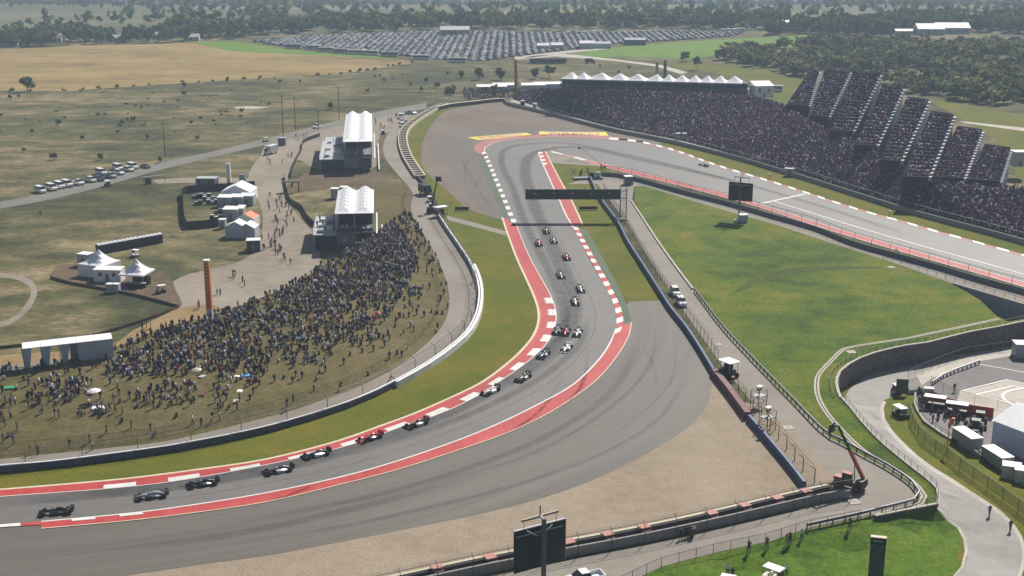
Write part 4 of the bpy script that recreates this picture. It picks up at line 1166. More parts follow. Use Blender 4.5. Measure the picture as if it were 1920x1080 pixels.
# ================================================================== THINGS
# ------------------------------------------------------------------ racing cars
def oct_ring(x, hw, zc, hh, flat=0.5):
    c = flat
    return [(x, hw * c, zc - hh), (x, hw, zc - hh * c), (x, hw, zc + hh * c), (x, hw * c, zc + hh), (x, -hw * c, zc + hh), (x, -hw, zc + hh * c), (x, -hw, zc - hh * c), (x, -hw * c, zc - hh)]
def car_meshes():
    M_ = {}
    q = MB(); q.loft([oct_ring(*r) for r in ((2.42, .07, .30, .05), (2.1, .12, .40, .09), (1.5, .17, .50, .14), (0.95, .26, .50, .20), (0.55, .36, .48, .24), (0.05, .37, .47, .25), (-0.15, .34, .56, .36), (-0.55, .27, .60, .40), (-1.1, .20, .52, .32), (-1.7, .12, .44, .20), (-2.15, .07, .40, .10))], 0)
    M_['chassis'] = q
    for s in (1, -1):
        q = MB()
        q.loft([[(x, s * (y0), z0), (x, s * (y1), z0), (x, s * y1, z1), (x, s * (y0), z2)] for x, y0, y1, z0, z1, z2 in ((0.5, .34, .74, .10, .52, .62), (0.1, .34, .80, .08, .52, .66), (-0.6, .26, .74, .08, .42, .62), (-1.3, .16, .46, .08, .28, .44), (-1.75, .10, .20, .10, .22, .3))])
        M_['sidepod%d' % s] = q
    q = MB(); q.poly([(0.9, -.4, .07), (0.4, -.88, .07), (-1.2, -.88, .07), (-1.5, -.5, .07), (-2.2, -.5, .12), (-2.2, .5, .12), (-1.5, .5, .07), (-1.2, .88, .07), (0.4, .88, .07), (0.9, .4, .07)]); M_['floor'] = q
    q = MB(); q.box(2.02, 2.42, -.88, .88, .10, .14); q.box(1.95, 2.15, -.86, -.25, .20, .23); q.box(1.95, 2.15, .25, .86, .20, .23)
    for s in (1, -1): q.box(1.85, 2.45, s * .88 - .015, s * .88 + .015, .06, .32)
    q.box(2.15, 2.3, -.12, -.08, .14, .34); q.box(2.15, 2.3, .08, .12, .14, .34); M_['front_wing'] = q
    q = MB(); q.box(-2.45, -2.10, -.48, .48, .86, .90); q.box(-2.5, -2.38, -.48, .48, .92, .98); q.box(-2.35, -2.15, -.48, .48, .36, .39); q.box(-2.32, -2.2, -.04, .04, .3, .86); M_['rear_wing'] = q
    q = MB(); q.box(-2.52, -1.98, -.012, .012, .30, 1.0); M_['endplate'] = q
    def tyre(w):
        q = MB(); n = 14
        rings = [[(r * math.cos(2 * math.pi * k / n), y, r * math.sin(2 * math.pi * k / n)) for k in range(n)] for y, r in ((-w/2, .20), (-w/2, .30), (-w/2 + .04, .33), (w/2 - .04, .33), (w/2, .30), (w/2, .20))]
        q.loft(rings, cap=False); return q
    M_['tyre_f'], M_['tyre_r'] = tyre(.30), tyre(.38)
    q = MB(); n = 14; q.loft([[(r * math.cos(2 * math.pi * k / n), y, r * math.sin(2 * math.pi * k / n)) for k in range(n)] for y, r in ((-.13, .2), (-.11, .06), (.11, .06), (.13, .2))]); M_['rim'] = q
    q = MB()
    for s in (1, -1):
        for x0, x1 in ((1.3, 1.6), (1.85, 1.6)):
            q.tube((x0, s * .2, .48), (x1, s * .66, .36), .025, n=4); q.tube((x0, s * .15, .36), (x1, s * .66, .24), .025, n=4)
        q.tube((-1.2, s * .15, .4), (-1.6, s * .6, .38), .025, n=4); q.tube((-1.9, s * .1, .4), (-1.6, s * .6, .28), .025, n=4)
    M_['suspension'] = q
    q = MB(); n = 8
    q.loft([[(0.28 + r * math.cos(2 * math.pi * k / n), r * math.sin(2 * math.pi * k / n), z) for k in range(n)] for z, r in ((.68, .10), (.74, .14), (.84, .14), (.91, .09), (.93, .03))]); M_['helmet'] = q
    q = MB(); q.box(-0.12, 0.55, -.22, .22, .70, .725); M_['cockpit'] = q
    q = MB()
    for s in (1, -1): q.box(0.55, 0.68, s * .55 - .09, s * .55 + .09, .72, .82); q.tube((.62, s * .3, .66), (.62, s * .5, .76), .015, n=4)
    M_['mirrors'] = q
    return M_
CM = {k: q.mesh('f_' + k, [black_r], smooth=k in ('chassis', 'tyre_f', 'tyre_r', 'helmet')) for k, q in car_meshes().items()}
rimm = mat('wheel_rim', (0.05, 0.05, 0.055), 0.4, 0.5)
bandm = mat('tyre_side', (0.022, 0.022, 0.024), 0.75)
carbon = mat('carbon_fibre', (0.014, 0.014, 0.016), 0.35, var=0.2)
def paint(n, c, r=0.28): return mat('paint_' + n, c, r, var=0.03, spec=0.6)
LIV = {'black': paint('black', (0.015, 0.014, 0.014)), 'silver': paint('silver', (0.42, 0.44, 0.47), 0.25), 'white': paint('white', (0.78, 0.78, 0.78)), 'navy': paint('navy', (0.022, 0.022, 0.07)), 'red': paint('red', (0.48, 0.02, 0.03)), 'pinkred': paint('pinkred', (0.62, 0.05, 0.10)), 'grey': paint('grey', (0.22, 0.23, 0.25)), 'cream': paint('cream', (0.70, 0.66, 0.58)), 'darkgrey': paint('darkgrey', (0.06, 0.065, 0.07)), 'orange': paint('orange', (0.7, 0.2, 0.03))}
def slot(o, m):
    o.material_slots[0].link = 'OBJECT'
    o.material_slots[0].material = m
    return o
def race_car(loc, rz, body, pod, wing, helm, label):
    t = thing('racing_car', label, 'racing car', loc, rz, 'racing cars on the track')
    L_ = LIV
    slot(link('chassis', CM['chassis'], t), L_[body])
    slot(link('cockpit', CM['cockpit'], t), carbon)
    slot(link('helmet', CM['helmet'], t), L_[helm])
    for s in (1, -1): slot(link('sidepod', CM['sidepod%d' % s], t), L_[pod])
    slot(link('floor', CM['floor'], t), carbon)
    slot(link('front_wing', CM['front_wing'], t), L_[wing])
    rw_ = slot(link('rear_wing', CM['rear_wing'], t), L_[wing])
    for s in (1, -1): slot(link('endplate', CM['endplate'], rw_, (0, s * .48, 0)), L_[wing])
    slot(link('suspension', CM['suspension'], t), carbon)
    slot(link('mirrors', CM['mirrors'], t), L_[body])
    for x, y, k in ((1.6, .74, 'f'), (1.6, -.74, 'f'), (-1.6, .71, 'r'), (-1.6, -.71, 'r')):
        w_ = slot(link('wheel', CM['tyre_' + k], t, (x, y, .33)), black_r)
        slot(link('rim', CM['rim'], w_), rimm)
    return t
centre = [a.lerp(b_, 0.5) for a, b_ in zip(nsamp(tl_main, 200), nsamp(catmull(W(TR_R[:22]), 3), 200))]
RC = [(105, 963, 'black', 'black', 'black', 'grey', 'black racing car leading the field at the far left'),
      (284, 933, 'silver', 'darkgrey', 'darkgrey', 'white', 'silver and grey racing car second in line behind the black leader'),
      (380, 910, 'navy', 'black', 'black', 'silver', 'dark navy racing car third in line'),
      (522, 885, 'darkgrey', 'silver', 'black', 'white', 'dark racing car with white sidepods, fourth in line'),
      (593, 855, 'darkgrey', 'white', 'black', 'white', 'white and dark racing car fifth in line'),
      (694, 824, 'red', 'black', 'red', 'white', 'red and black racing car sixth in line beside the kerb'),
      (781, 798, 'black', 'silver', 'black', 'white', 'black and silver racing car seventh in line beside the kerb'),
      (920, 736, 'cream', 'white', 'black', 'white', 'cream white racing car running over the left kerb edge'),
      (981, 711, 'black', 'silver', 'black', 'white', 'black and silver racing car just behind the cream white one'),
      (1062, 656, 'white', 'white', 'white', 'white', 'all white racing car alone below the group of three abreast'),
      (1019, 668, 'navy', 'silver', 'black', 'white', 'dark navy racing car hugging the kerb beside the all white car'),
      (1044, 623, 'navy', 'silver', 'black', 'white', 'dark navy racing car nearest the kerb of three abreast'),
      (1061, 625, 'red', 'darkgrey', 'black', 'white', 'dark red racing car in the middle of three abreast'),
      (1083, 627, 'white', 'white', 'black', 'black', 'white and black racing car outermost of three abreast'),
      (1078, 569, 'white', 'darkgrey', 'black', 'white', 'white and black racing car right behind the group of three'),
      (1088, 545, 'white', 'darkgrey', 'darkgrey', 'black', 'white and grey racing car on the right half of the track'),
      (1051, 519, 'silver', 'grey', 'darkgrey', 'white', 'silver racing car on the left half of the track below the gantry shadow'),
      (1062, 485, 'pinkred', 'darkgrey', 'black', 'white', 'bright red racing car in mid track below the gantry shadow'),
      (1010, 459, 'pinkred', 'red', 'black', 'white', 'bright red racing car by the left kerb just below the gantry shadow'),
      (1038, 454, 'grey', 'silver', 'grey', 'white', 'grey racing car beside the red one just below the gantry shadow'),
      (1024, 436, 'darkgrey', 'grey', 'darkgrey', 'white', 'dark grey racing car crossing the gantry shadow')]
for a, b_, bd, pd, wg, hm, lb_ in RC:
    p = P(a, b_, 0.08)
    i = min(range(len(centre)), key=lambda k: (centre[k] - p).length)
    i = min(max(i, 2), len(centre) - 3)
    d = centre[i - 2] - centre[i + 2]
    race_car(p, math.atan2(d.y, d.x), bd, pd, wg, hm, lb_)
d = P(1280, 303) - P(1330, 316)
race_car(P(1320, 311, 0.08), math.atan2(d.y, d.x), 'grey', 'white', 'white', 'white', 'grey racing car alone on the straight before the grandstand')

# ------------------------------------------------------------------ road vehicles
wheel_q = MB(); n = 12
wheel_q.loft([[(r * math.cos(2 * math.pi * k / n), y, r * math.sin(2 * math.pi * k / n)) for k in range(n)] for y, r in ((-.11, .2), (-.12, .34), (.12, .34), (.11, .2))])
wheel_me = wheel_q.mesh('road_wheel', [black_r])
lamp_m = mat('lamp_lens', (0.75, 0.75, 0.70), 0.2); tail_m = mat('tail_lens', (0.4, 0.02, 0.02), 0.25)
def section(q, prof, w0, mi=0):
    """closed body from (x, z_bottom, z_top, half-width bottom, half-width top) stations"""
    q.loft([[(x, -wb, zb), (x, wb, zb), (x, wt, zt), (x, -wt, zt)] for x, zb, zt, wb, wt in prof], mi)
def vehicle(kind, pm, label, loc, rz, group, cat=None, name=None):
    t = thing(name or kind, label, cat or kind.replace('_', ' '), loc, rz, group)
    q, g = MB(), MB()
    wx, wy, wr_ = (1.5, -1.45), .82, 1.0
    if kind == 'sedan':
        section(q, ((2.35, .35, .62, .70, .66), (2.1, .25, .78, .86, .80), (0.9, .22, .92, .9, .84), (-1.7, .22, .98, .9, .84), (-2.3, .3, .92, .84, .78), (-2.4, .4, .8, .75, .7)), 0)
        section(q, ((-0.15, 1.40, 1.46, .62, .60), (-1.0, 1.40, 1.46, .62, .60)), 0)
        section(g, ((0.95, .92, .95, .74, .72), (-0.1, .92, 1.42, .78, .62), (-1.05, .92, 1.42, .78, .62), (-1.9, .92, 1.0, .74, .70)), 0)
    elif kind == 'suv':
        section(q, ((2.4, .45, .85, .80, .76), (2.2, .32, 1.02, .92, .86), (1.0, .3, 1.12, .95, .9), (-2.3, .3, 1.15, .95, .9), (-2.42, .45, 1.05, .9, .86)), 0)
        section(q, ((0.15, 1.72, 1.80, .74, .70), (-2.1, 1.72, 1.80, .74, .70)), 0)
        section(g, ((1.0, 1.12, 1.16, .86, .84), (0.2, 1.12, 1.73, .88, .73), (-2.1, 1.12, 1.73, .88, .73), (-2.38, 1.1, 1.2, .86, .82)), 0)
    elif kind == 'van':
        section(q, ((2.75, .45, .95, .85, .8), (2.55, .32, 1.15, .97, .92), (1.7, .3, 1.25, 1.0, .96), (-2.7, .3, 1.3, 1.0, .97), (-2.78, .4, 1.25, .97, .95)), 0)
        section(q, ((0.95, 2.02, 2.14, .86, .80), (-2.6, 2.02, 2.14, .88, .82)), 0)
        section(g, ((1.75, 1.25, 1.28, .92, .90), (1.0, 1.25, 2.03, .95, .85), (-2.6, 1.28, 2.03, .95, .87), (-2.74, 1.25, 1.3, .93, .9)), 0)
        wx = (1.75, -1.7)
    elif kind == 'pickup':
        section(q, ((2.8, .5, .95, .85, .8), (2.6, .38, 1.10, .97, .92), (1.3, .35, 1.18, 1.0, .95), (-0.75, .35, 1.2, 1.0, .95), (-0.76, .35, .72, 1.0, .98), (-2.7, .35, .72, 1.0, .98)), 0)
        q.box(-2.75, -0.75, .88, 1.0, .72, 1.2); q.box(-2.75, -0.75, -1.0, -.88, .72, 1.2); q.box(-2.8, -2.68, -.98, .98, .5, 1.2)
        section(q, ((0.55, 1.80, 1.88, .76, .72), (-0.6, 1.80, 1.88, .76, .72)), 0)
        section(g, ((1.35, 1.18, 1.2, .88, .86), (0.6, 1.18, 1.81, .9, .75), (-0.62, 1.18, 1.81, .9, .75), (-0.8, 1.18, 1.25, .88, .85)), 0)
        wx = (1.85, -1.75)
    elif kind == 'bus':
        section(q, ((5.9, .4, 3.1, 1.2, 1.1), (5.7, .35, 3.3, 1.27, 1.2), (-5.8, .35, 3.3, 1.27, 1.2), (-5.95, .4, 3.2, 1.22, 1.15)), 0)
        g.box(-5.4, 5.3, -1.29, -1.26, 1.55, 2.7); g.box(-5.4, 5.3, 1.26, 1.29, 1.55, 2.7); g.box(5.86, 5.92, -1.05, 1.05, 1.4, 2.8)
        wx, wy, wr_ = (3.9, -3.2), 1.12, 1.4
    elif kind == 'box_truck':
        q.box(-3.6, 1.3, -1.2, 1.2, .9, 3.3); section(q, ((3.0, .5, 1.3, 1.0, .95), (2.7, .45, 1.45, 1.05, 1.0), (2.3, .45, 2.3, 1.05, .95), (1.4, .45, 2.4, 1.05, .95)), 0)
        g.hexa([(2.62, -.9, 1.5), (2.62, .9, 1.5), (2.74, .9, 1.5), (2.74, -.9, 1.5)], [(2.3, -.85, 2.25), (2.3, .85, 2.25), (2.4, .85, 2.25), (2.4, -.85, 2.25)])
        wx, wy, wr_ = (2.2, -2.2), 1.0, 1.25
    elif kind == 'golf_cart':
        q.box(-1.1, 1.15, -.58, .58, .28, .52); q.box(0.75, 1.2, -.5, .5, .5, .85, tx=.1); q.box(-1.15, -0.1, -.55, .55, .5, .72); q.box(-0.5, -0.35, -.55, .55, .7, 1.15)
        g.hexa([(0.75, -.5, .85), (0.75, .5, .85), (0.78, .5, .85), (0.78, -.5, .85)], [(0.55, -.5, 1.7), (0.55, .5, 1.7), (0.58, .5, 1.7), (0.58, -.5, 1.7)])
        r_ = MB(); r_.box(-1.15, 0.8, -.62, .62, 1.78, 1.86, tx=.05, ty=.05); r_.build('canopy', white_p, t)
        for x, y in ((.6, .52), (.6, -.52), (-1.05, .52), (-1.05, -.52)):
            c = MB(); c.tube((x, y, .5), (x * .95, y, 1.8), .025, n=4); c.build('canopy_post', darksteel, t)
        wx, wy, wr_ = (.85, -.8), .5, .72
    q.build('body', pm, t)
    g.build('windows', glass_d, t)
    for x in wx:
        for s in (1, -1):
            o = link('wheel', wheel_me, t, (x, s * wy, .34 * wr_)); o.scale = (wr_, 1, wr_)
    if kind not in ('golf_cart',):
        xe = max(v_[0] for v_ in q.v); xb = min(v_[0] for v_ in q.v)
        for s in (1, -1):
            l_ = MB(); l_.box(xe - .30, xe - .02, s * .68 - .16, s * .68 + .16, .70, .86); l_.build('headlight', lamp_m, t)
            l_ = MB(); l_.box(xb - .02, xb + .06, s * .72 - .10, s * .72 + .10, .78, .98); l_.build('tail_light', tail_m, t)
    return t
VW = paint('van_white', (0.80, 0.80, 0.80), 0.3)
def heading(px0, px1):
    d = G(*px1) - G(*px0)
    return math.atan2(d.y, d.x)
hd = heading((60, 350), (110, 358)) 
row = [('van', 'white', 76, 361, 'white van parked first in the row along the road, farthest left'), ('van', 'white', 97, 356, 'white van parked second in the row along the road'), ('van', 'white', 112, 352, 'white van parked third in the row along the road'), ('van', 'white', 126, 349, 'white van parked fourth in the row along the road'), ('pickup', 'white', 147, 346, 'white pickup parked next to the four white vans'),
       ('suv', 'cream', 172, 341, 'small tan car parked between white pickup and dark blue car'), ('suv', 'navy', 186, 339, 'dark blue car parked beside the road among white vans'), ('van', 'white', 190, 327, 'white van parked behind the dark blue car'), ('pickup', 'silver', 208, 333, 'silver white pickup parked to the right of the dark blue car'), ('suv', 'white', 224, 327, 'white four-wheel drive parked in the middle of the right cluster'), ('van', 'white', 222, 318, 'white van parked behind the white four-wheel drive'), ('suv', 'cream', 242, 321, 'pale car half hidden in the right cluster of parked cars'), ('van', 'white', 249, 316, 'white van parked next to the black car at the end'), ('sedan', 'black', 273, 315, 'black car parked last in the row, farthest right')]
for kd, c_, a, b_, lb_ in row:
    vehicle(kd, LIV[c_] if c_ != 'white' else VW, lb_, P(a, b_, 0.0), hd + random.uniform(-.05, .05) + R(-12), 'vehicles parked along the old road', cat={'suv': 'car', 'sedan': 'car'}.get(kd, kd), name={'suv': 'parked_car', 'sedan': 'parked_car', 'van': 'parked_van', 'pickup': 'parked_pickup'}[kd])
vehicle('golf_cart', LIV['darkgrey'], 'dark golf cart driving on the road past the parked vans', P(202, 349), hd, 'golf carts')
vehicle('box_truck', VW, 'white box truck on the dirt plaza near the road', P(507, 289), R(-115), 'trucks', cat='truck', name='box_truck')
vehicle('pickup', VW, 'white pickup driving on the road behind the first hospitality pavilion', P(595, 240), heading((600, 238), (560, 250)), 'cars on the road', cat='pickup', name='pickup_truck')
vehicle('golf_cart', LIV['grey'], 'small cart behind the white box truck on the plaza edge', P(498, 266), R(200), 'golf carts')
vehicle('golf_cart', VW, 'white roofed cart below the last stall on the plaza', P(475, 464), R(40), 'golf carts')
for k, (a, b_) in enumerate(((752, 222), (754, 231), (755, 238))):
    vehicle('van' if k == 0 else 'suv', VW, ('white van', 'middle white car', 'nearest white car')[k] + ' parked at the head of the left service road', P(a, b_), R(-80), 'white cars at the head of the service road', cat='van' if k == 0 else 'car', name='parked_van' if k == 0 else 'parked_car')
vehicle('box_truck', LIV['black'], 'black truck with white roof beside the tyre wall of the far left bend', P(799, 366), R(-62), 'trucks', cat='truck', name='box_truck')
vehicle('golf_cart', VW, 'white cart just below the black truck on the left service road', P(806, 379), R(-60), 'golf carts')
vehicle('pickup', LIV['silver'], 'silver pickup at the far end of the left service road', P(770, 214), R(-40), 'pickups', cat='pickup', name='pickup_truck')
vehicle('golf_cart', LIV['black'], 'dark cart beside the left service road bend', P(718, 252), R(-70), 'golf carts')
h2 = heading((1240, 520), (1300, 607))
vehicle('suv', VW, 'white car parked behind on the infield service road', P(1266, 553), h2, 'white cars on the infield service road', cat='car', name='parked_car')
vehicle('suv', VW, 'white car parked in front on the infield service road', P(1277, 572), h2, 'white cars on the infield service road', cat='car', name='parked_car')
vehicle('pickup', VW, 'white pickup truck below the big screen at the bottom edge', G(1094, 1095), heading((1160, 1070), (1060, 1090)), 'pickups', cat='pickup', name='pickup_truck')
vehicle('golf_cart', LIV['cream'], 'large white roofed golf cart on the lawn', G(1452, 1093), heading((1440, 1075), (1480, 1090)) , 'golf carts').scale = (1.35, 1.35, 1.2)
vehicle('golf_cart', VW, 'white golf cart at the bottom edge under a standing man', G(1362, 1104), R(160), 'golf carts')
vehicle('golf_cart', LIV['black'], 'black buggy on the grass verge inside the access road bend', G(1688, 781), R(-70), 'golf carts').scale = (1.4, 1.3, 1.0)
vehicle('bus', VW, 'white coach parked behind the right end of the hospitality row', P(1447, 171), R(160), 'coaches', cat='bus', name='coach_bus')

# ------------------------------------------------------------------ gantry over the track, with gold emblems
gl_, gr_ = P(985, 373, 7.4), P(1163, 368, 7.4)
base = P(1168, 412)
s_ = (gr_ - gl_)
GH = 7.4
yg = base.y
gx0, gx1 = P(985, 371).x * 0, 0
def at_y(px, py, y):
    d = ray(px, py); t_ = y / d.y
    return Vector((d.x * t_, y, CAM_H + d.z * t_))
a0, a1 = at_y(985, 374, yg), at_y(1164, 369, yg)
t = thing('overhead_gantry', 'dark green cantilever gantry with gold crown emblems over the track', 'gantry', (a1.x, yg, 0))
Lg = a1.x - a0.x
zb, zt = min(a0.z, a1.z), at_y(1074, 355.5, yg).z
q = MB(); q.box(-Lg, 0, -0.06, 0.06, zb, zt); q.build('sign_panel', greendark, t)
q = MB(); q.box(-Lg, 0, 0.5, 0.62, zb, zt); q.build('back_panel', black_p, t)
for k in range(13):
    q = MB(); x_ = -Lg + Lg * (k + .5) / 13; q.box(x_ - .12, x_ + .12, -.1, .65, zt, zt + 0.18); q.build('lamp_bracket', steel, t)
crown = MB()
cp = [(-.45, -.3), (.45, -.3), (.62, .42), (.30, -.02), (.22, .5), (0, .05), (-.22, .5), (-.30, -.02), (-.62, .42)]
crown.v = [(x_, -.075, z_) for x_, z_ in cp]; crown.f = [(0, 8, 7), (0, 7, 6), (0, 6, 5), (0, 5, 1), (1, 5, 4), (1, 4, 3), (1, 3, 2)]; crown.m = [0] * 7
cme = crown.mesh('crown_emblem', [gold])
for px_ in (1003, 1039, 1073, 1108, 1142):
    x_ = at_y(px_, 362, yg).x - a1.x
    o = link('crown_emblem', cme, t, (x_, 0, zb + (zt - zb) * 0.62)); o.scale = (.55, 1, .55)
    q = MB(); q.box(x_ - .7, x_ + .7, -.08, -.06, zb + .28, zb + .52); q.build('emblem_wordmark', mat('dull_gold', (0.10, 0.11, 0.05), 0.5), t)
tx = base.x - a1.x
for dx in (-.9, .9):
    for dy in (-.9, .9):
        q = MB(); q.tube((tx + dx, dy, 0), (tx + dx, dy, zt + .6), .11, n=6); q.build('tower_leg', steel, t)
q = MB()
for z_ in np.arange(0.3, zt, 1.3):
    for (x0_, y0_, x1_, y1_) in ((-.9, -.9, .9, -.9), (.9, -.9, .9, .9), (.9, .9, -.9, .9), (-.9, .9, -.9, -.9)):
        q.beam((tx + x0_, y0_, z_), (tx + x1_, y1_, z_ + 1.3), .06, .06); q.beam((tx + x0_, y0_, z_), (tx + x1_, y1_, z_), .06, .06)
q.build('tower_lattice', steel, t)
q = MB(); q.box(tx - 1.4, tx + 1.4, -1.4, 1.4, 0, .35); q.build('footing', concrete_w, t)
q = MB(); q.box(0, tx + .9, .0, .5, zb + .2, zb + .5); q.box(0, tx + .9, .0, .5, zt - .5, zt - .2); q.build('arm_joint', steel, t)

# ------------------------------------------------------------------ big screens on masts (backs towards the camera)
def big_screen(label, pole_px, pole_top_py, corners, tb, wd_pole, pz=0.0):
    base = P(pole_px[0], pole_px[1], pz)
    y = base.y
    t = thing('big_screen', label, 'screen', base)
    top = at_y(pole_px[0], pole_top_py, y).z - pz
    q = MB(); q.tube((0, 0, 0), (0, 0, top), wd_pole, wd_pole * .9, 10); q.build('mast', mat('mast_steel', (0.13, 0.13, 0.15), 0.5, 0.3), t)
    ym = y + 0.9                                        # screen hangs just beyond the mast, level, turned a little
    mt = [(corners[0][k] + corners[1][k]) / 2 for k in (0, 1)]; mb_ = [(corners[2][k] + corners[3][k]) / 2 for k in (0, 1)]
    zt_, zb_ = at_y(*mt, ym).z, at_y(*mb_, ym).z
    f0, f1 = P(*corners[0], zt_) - base, P(*corners[1], zt_) - base
    f = [f0, f1, Vector((f1.x, f1.y, zb_ - base.z)), Vector((f0.x, f0.y, zb_ - base.z))]
    q = MB()
    bk = [v_ + Vector((0.1, 0.7, 0)) for v_ in f]
    q.hexa([f[3], f[2], bk[2], bk[3]], [f[0], f[1], bk[1], bk[0]]); sp_ = q.build('screen_case', black_p, t)
    q = MB(); q.beam(f[0] + Vector((0, .3, .05)), f[1] + Vector((0, .3, .05)), .35, .2); q.beam(f[1] + Vector((0, .3, 0)), f[2] + Vector((0, .3, 0)), .2, .2); q.build('edge_trim', lgrey, t)
    q = MB()
    mid = (f[0] + f[1]) / 2
    for u, v_ in ((.25, .08), (.75, .08)):
        a_ = f[0].lerp(f[1], u); q.beam(a_ + Vector((0, -.1, -.1)), mid.lerp(a_, .1) + Vector((0, -.5, -1.0)), .14, .14)
    q.beam(f[0].lerp(f[1], .05) + Vector((0, -.15, -.6)), f[0].lerp(f[1], .95) + Vector((0, -.15, -.6)), .12, .12)
    q.build('truss', lgrey, t)
    ze = at_y((tb[0][0] + tb[1][0]) / 2, (tb[0][1] + tb[1][1]) / 2, ym).z
    e0, e1 = P(*tb[0], ze) - base, P(*tb[1], ze) - base
    q = MB(); q.beam(e0, e1, .28, .28); q.build('top_beam', mat('beam_tan', (0.40, 0.33, 0.27), 0.6), t)
    q = MB(); q.beam((0, 0, top - .15), (e0 + e1) / 2, .25, .25); q.build('arm', lgrey, t)
    q = MB(); q.tube((e0 + e1) / 2, (e0 + e1) / 2 + Vector((0, 0, 1.4)), .09, n=5); q.build('lightning_rod', darksteel, t)
    for u in (.06, .94):
        p_ = e0.lerp(e1, u); q = MB(); q.tube(p_, Vector((p_.x, p_.y, f[0].lerp(f[1], u).z)), .05, n=4); q.build('hanger', darksteel, t)
    return t
big_screen('tall black big screen seen from behind on a mast at the bottom edge', (1019, 1112), 972, [(963, 1000), (1060, 975), (1058, 1052), (962, 1075)], [(978, 977), (1047, 958)], .34)
big_screen('black big screen on a mast between the infield and the straight', (1385, 414), 333, [(1367, 341), (1412, 345), (1410, 378), (1366, 375)], [(1377, 331), (1407, 334)], .26)
t = thing('equipment_cabinet', 'white equipment cabinet at the foot of the infield screen mast', 'cabinet', P(1393, 416), R(10))
q = MB(); q.box(-1.1, 1.1, -.9, .9, .1, 2.1); q.build('cabinet_body', lgrey, t)
q = MB(); q.box(-1.25, 1.25, -1.05, 1.05, 2.1, 2.25); q.build('cabinet_roof', white_p, t)
q = MB(); q.box(-2.6, -1.4, -.5, .5, .0, .8); q.build('battery_box', white_p, t)

# ------------------------------------------------------------------ telehandlers and cranes
def telehandler(label, loc, rz, boom_m, body_m, reach, elev, canopy=False):
    t = thing('telehandler', label, 'telehandler', loc, rz)
    q = MB(); q.box(-2.3, 2.2, -.75, .75, .6, 1.35, tx=.1); q.box(-2.5, -1.2, -1.0, 1.0, .9, 1.9, tx=.1, ty=.05); q.build('chassis', body_m, t)
    q = MB(); q.box(-.6, .9, .15, 1.1, 1.2, 2.6, tx=.12, ty=.06); cb_ = q.build('cab', glass_d, t)
    q = MB(); q.box(-.6, .85, .15, 1.1, 2.6, 2.7); q.build('cab_roof', white_p if canopy else boom_m, cb_)
    q = MB(); q.box(.9, 2.2, -.2, 1.0, 1.3, 1.75, tx=.05); q.build('engine_cover', boom_m, t)
    for x in (1.6, -1.6):
        for s in (1, -1):
            q = MB(); q.tube((x, s * .85, .62), (x, s * 1.25, .62), .62, n=14); w_ = q.build('wheel', black_r, t)
            q = MB(); q.tube((x, s * 1.24, .62), (x, s * 1.28, .62), .28, n=10); q.build('hub', boom_m, w_)
    a = Vector((-2.0, -.35, 1.9)); d = Vector((math.cos(elev), 0, math.sin(elev)))
    m1, m2_ = a + d * reach * .55, a + d * reach
    q = MB(); q.beam(a, m1, .42, .45); bo = q.build('boom', boom_m, t)
    q = MB(); q.beam(m1 - d * .5, m2_, .30, .32); q.build('inner_boom', black_p, bo)
    q = MB(); q.tube((-.6, -.35, 1.3), a + d * reach * .35, .09, n=6); q.build('lift_ram', steel, bo)
    h = m2_ + Vector((.9, 0, -.15))
    q = MB(); q.beam(m2_, h, .25, .25); q.build('jib', black_p, bo)
    q = MB()
    q.box(h.x, h.x + .12, -1.15, .75, h.z - 1.1, h.z + .35)
    for yy in (-1.0, -.2, .6): q.box(h.x, h.x + 1.2, yy - .06, yy + .06, h.z - 1.1, h.z - .98)
    q.build('fork_carriage', black_p, bo)
    for s in (1, -1):
        q = MB(); q.beam((2.1, s * .6, .8), (2.5, s * 1.2, .1), .18, .18); q.build('stabiliser', body_m, t)
    return t
tp = P(1592, 915, 0.03)
telehandler('red telehandler with raised orange boom at the corner of the service road', tp, math.atan2(tp.y * 0 + 3.2, -3.9), mat('boom_orange', (0.32, 0.06, 0.03), 0.5), mat('machine_black', (0.035, 0.022, 0.022), 0.5), 8.6, R(58))
tp = P(812, 398, 0.03)
telehandler('dark recovery telehandler with raised boom behind the far left barrier', tp, R(70), mat('boom_dark', (0.05, 0.03, 0.035), 0.5), mat('machine_black', (0.03, 0.02, 0.02), 0.5), 9.5, R(58), True)
t = thing('camera_post', 'white roofed marshal shelter beside the dark recovery telehandler', 'shelter', P(826, 406), R(35))
for x in (-1.6, 1.6):
    for y in (-1, 1):
        q = MB(); q.tube((x, y, 0), (x, y, 2.9), .06, n=5); q.build('post', darksteel, t)
q = MB(); q.box(-2.1, 2.1, -1.2, 1.2, 2.9, 3.05); q.build('roof', white_p, t)
q = MB(); q.box(-1.6, 1.6, -1, 1, .6, .8); q.build('deck', black_p, t)
q = MB(); q.box(-1.4, 1.4, -.2, .9, .8, 2.2, tx=.2, ty=.2); q.build('equipment', black_p, t)
# camera jib by the infield camera stand
t = thing('camera_crane', 'long thin camera crane reaching over the inside of the far corner', 'crane', P(1127, 316))
j0, j1 = Vector((0, 0, 1.6)), at_y(1086, 275, P(1127, 316).y + 6) - P(1127, 316)
q = MB(); q.tube(j0 - (j1 - j0) * .15, j1, .14, .08, 5); q.build('boom', darksteel, t)
q = MB(); q.tube((0, 0, 0), (0, 0, 1.6), .22, n=6); q.build('pedestal', darksteel, t)
q = MB(); q.box(j1.x - .35, j1.x + .35, j1.y - .35, j1.y + .35, j1.z - .9, j1.z); q.build('camera_head', black_p, t)
q = MB(); c_ = j0 - (j1 - j0) * .15; q.box(c_.x - .5, c_.x + .5, c_.y - .3, c_.y + .3, c_.z - .3, c_.z + .3); q.build('counterweight', black_p, t)
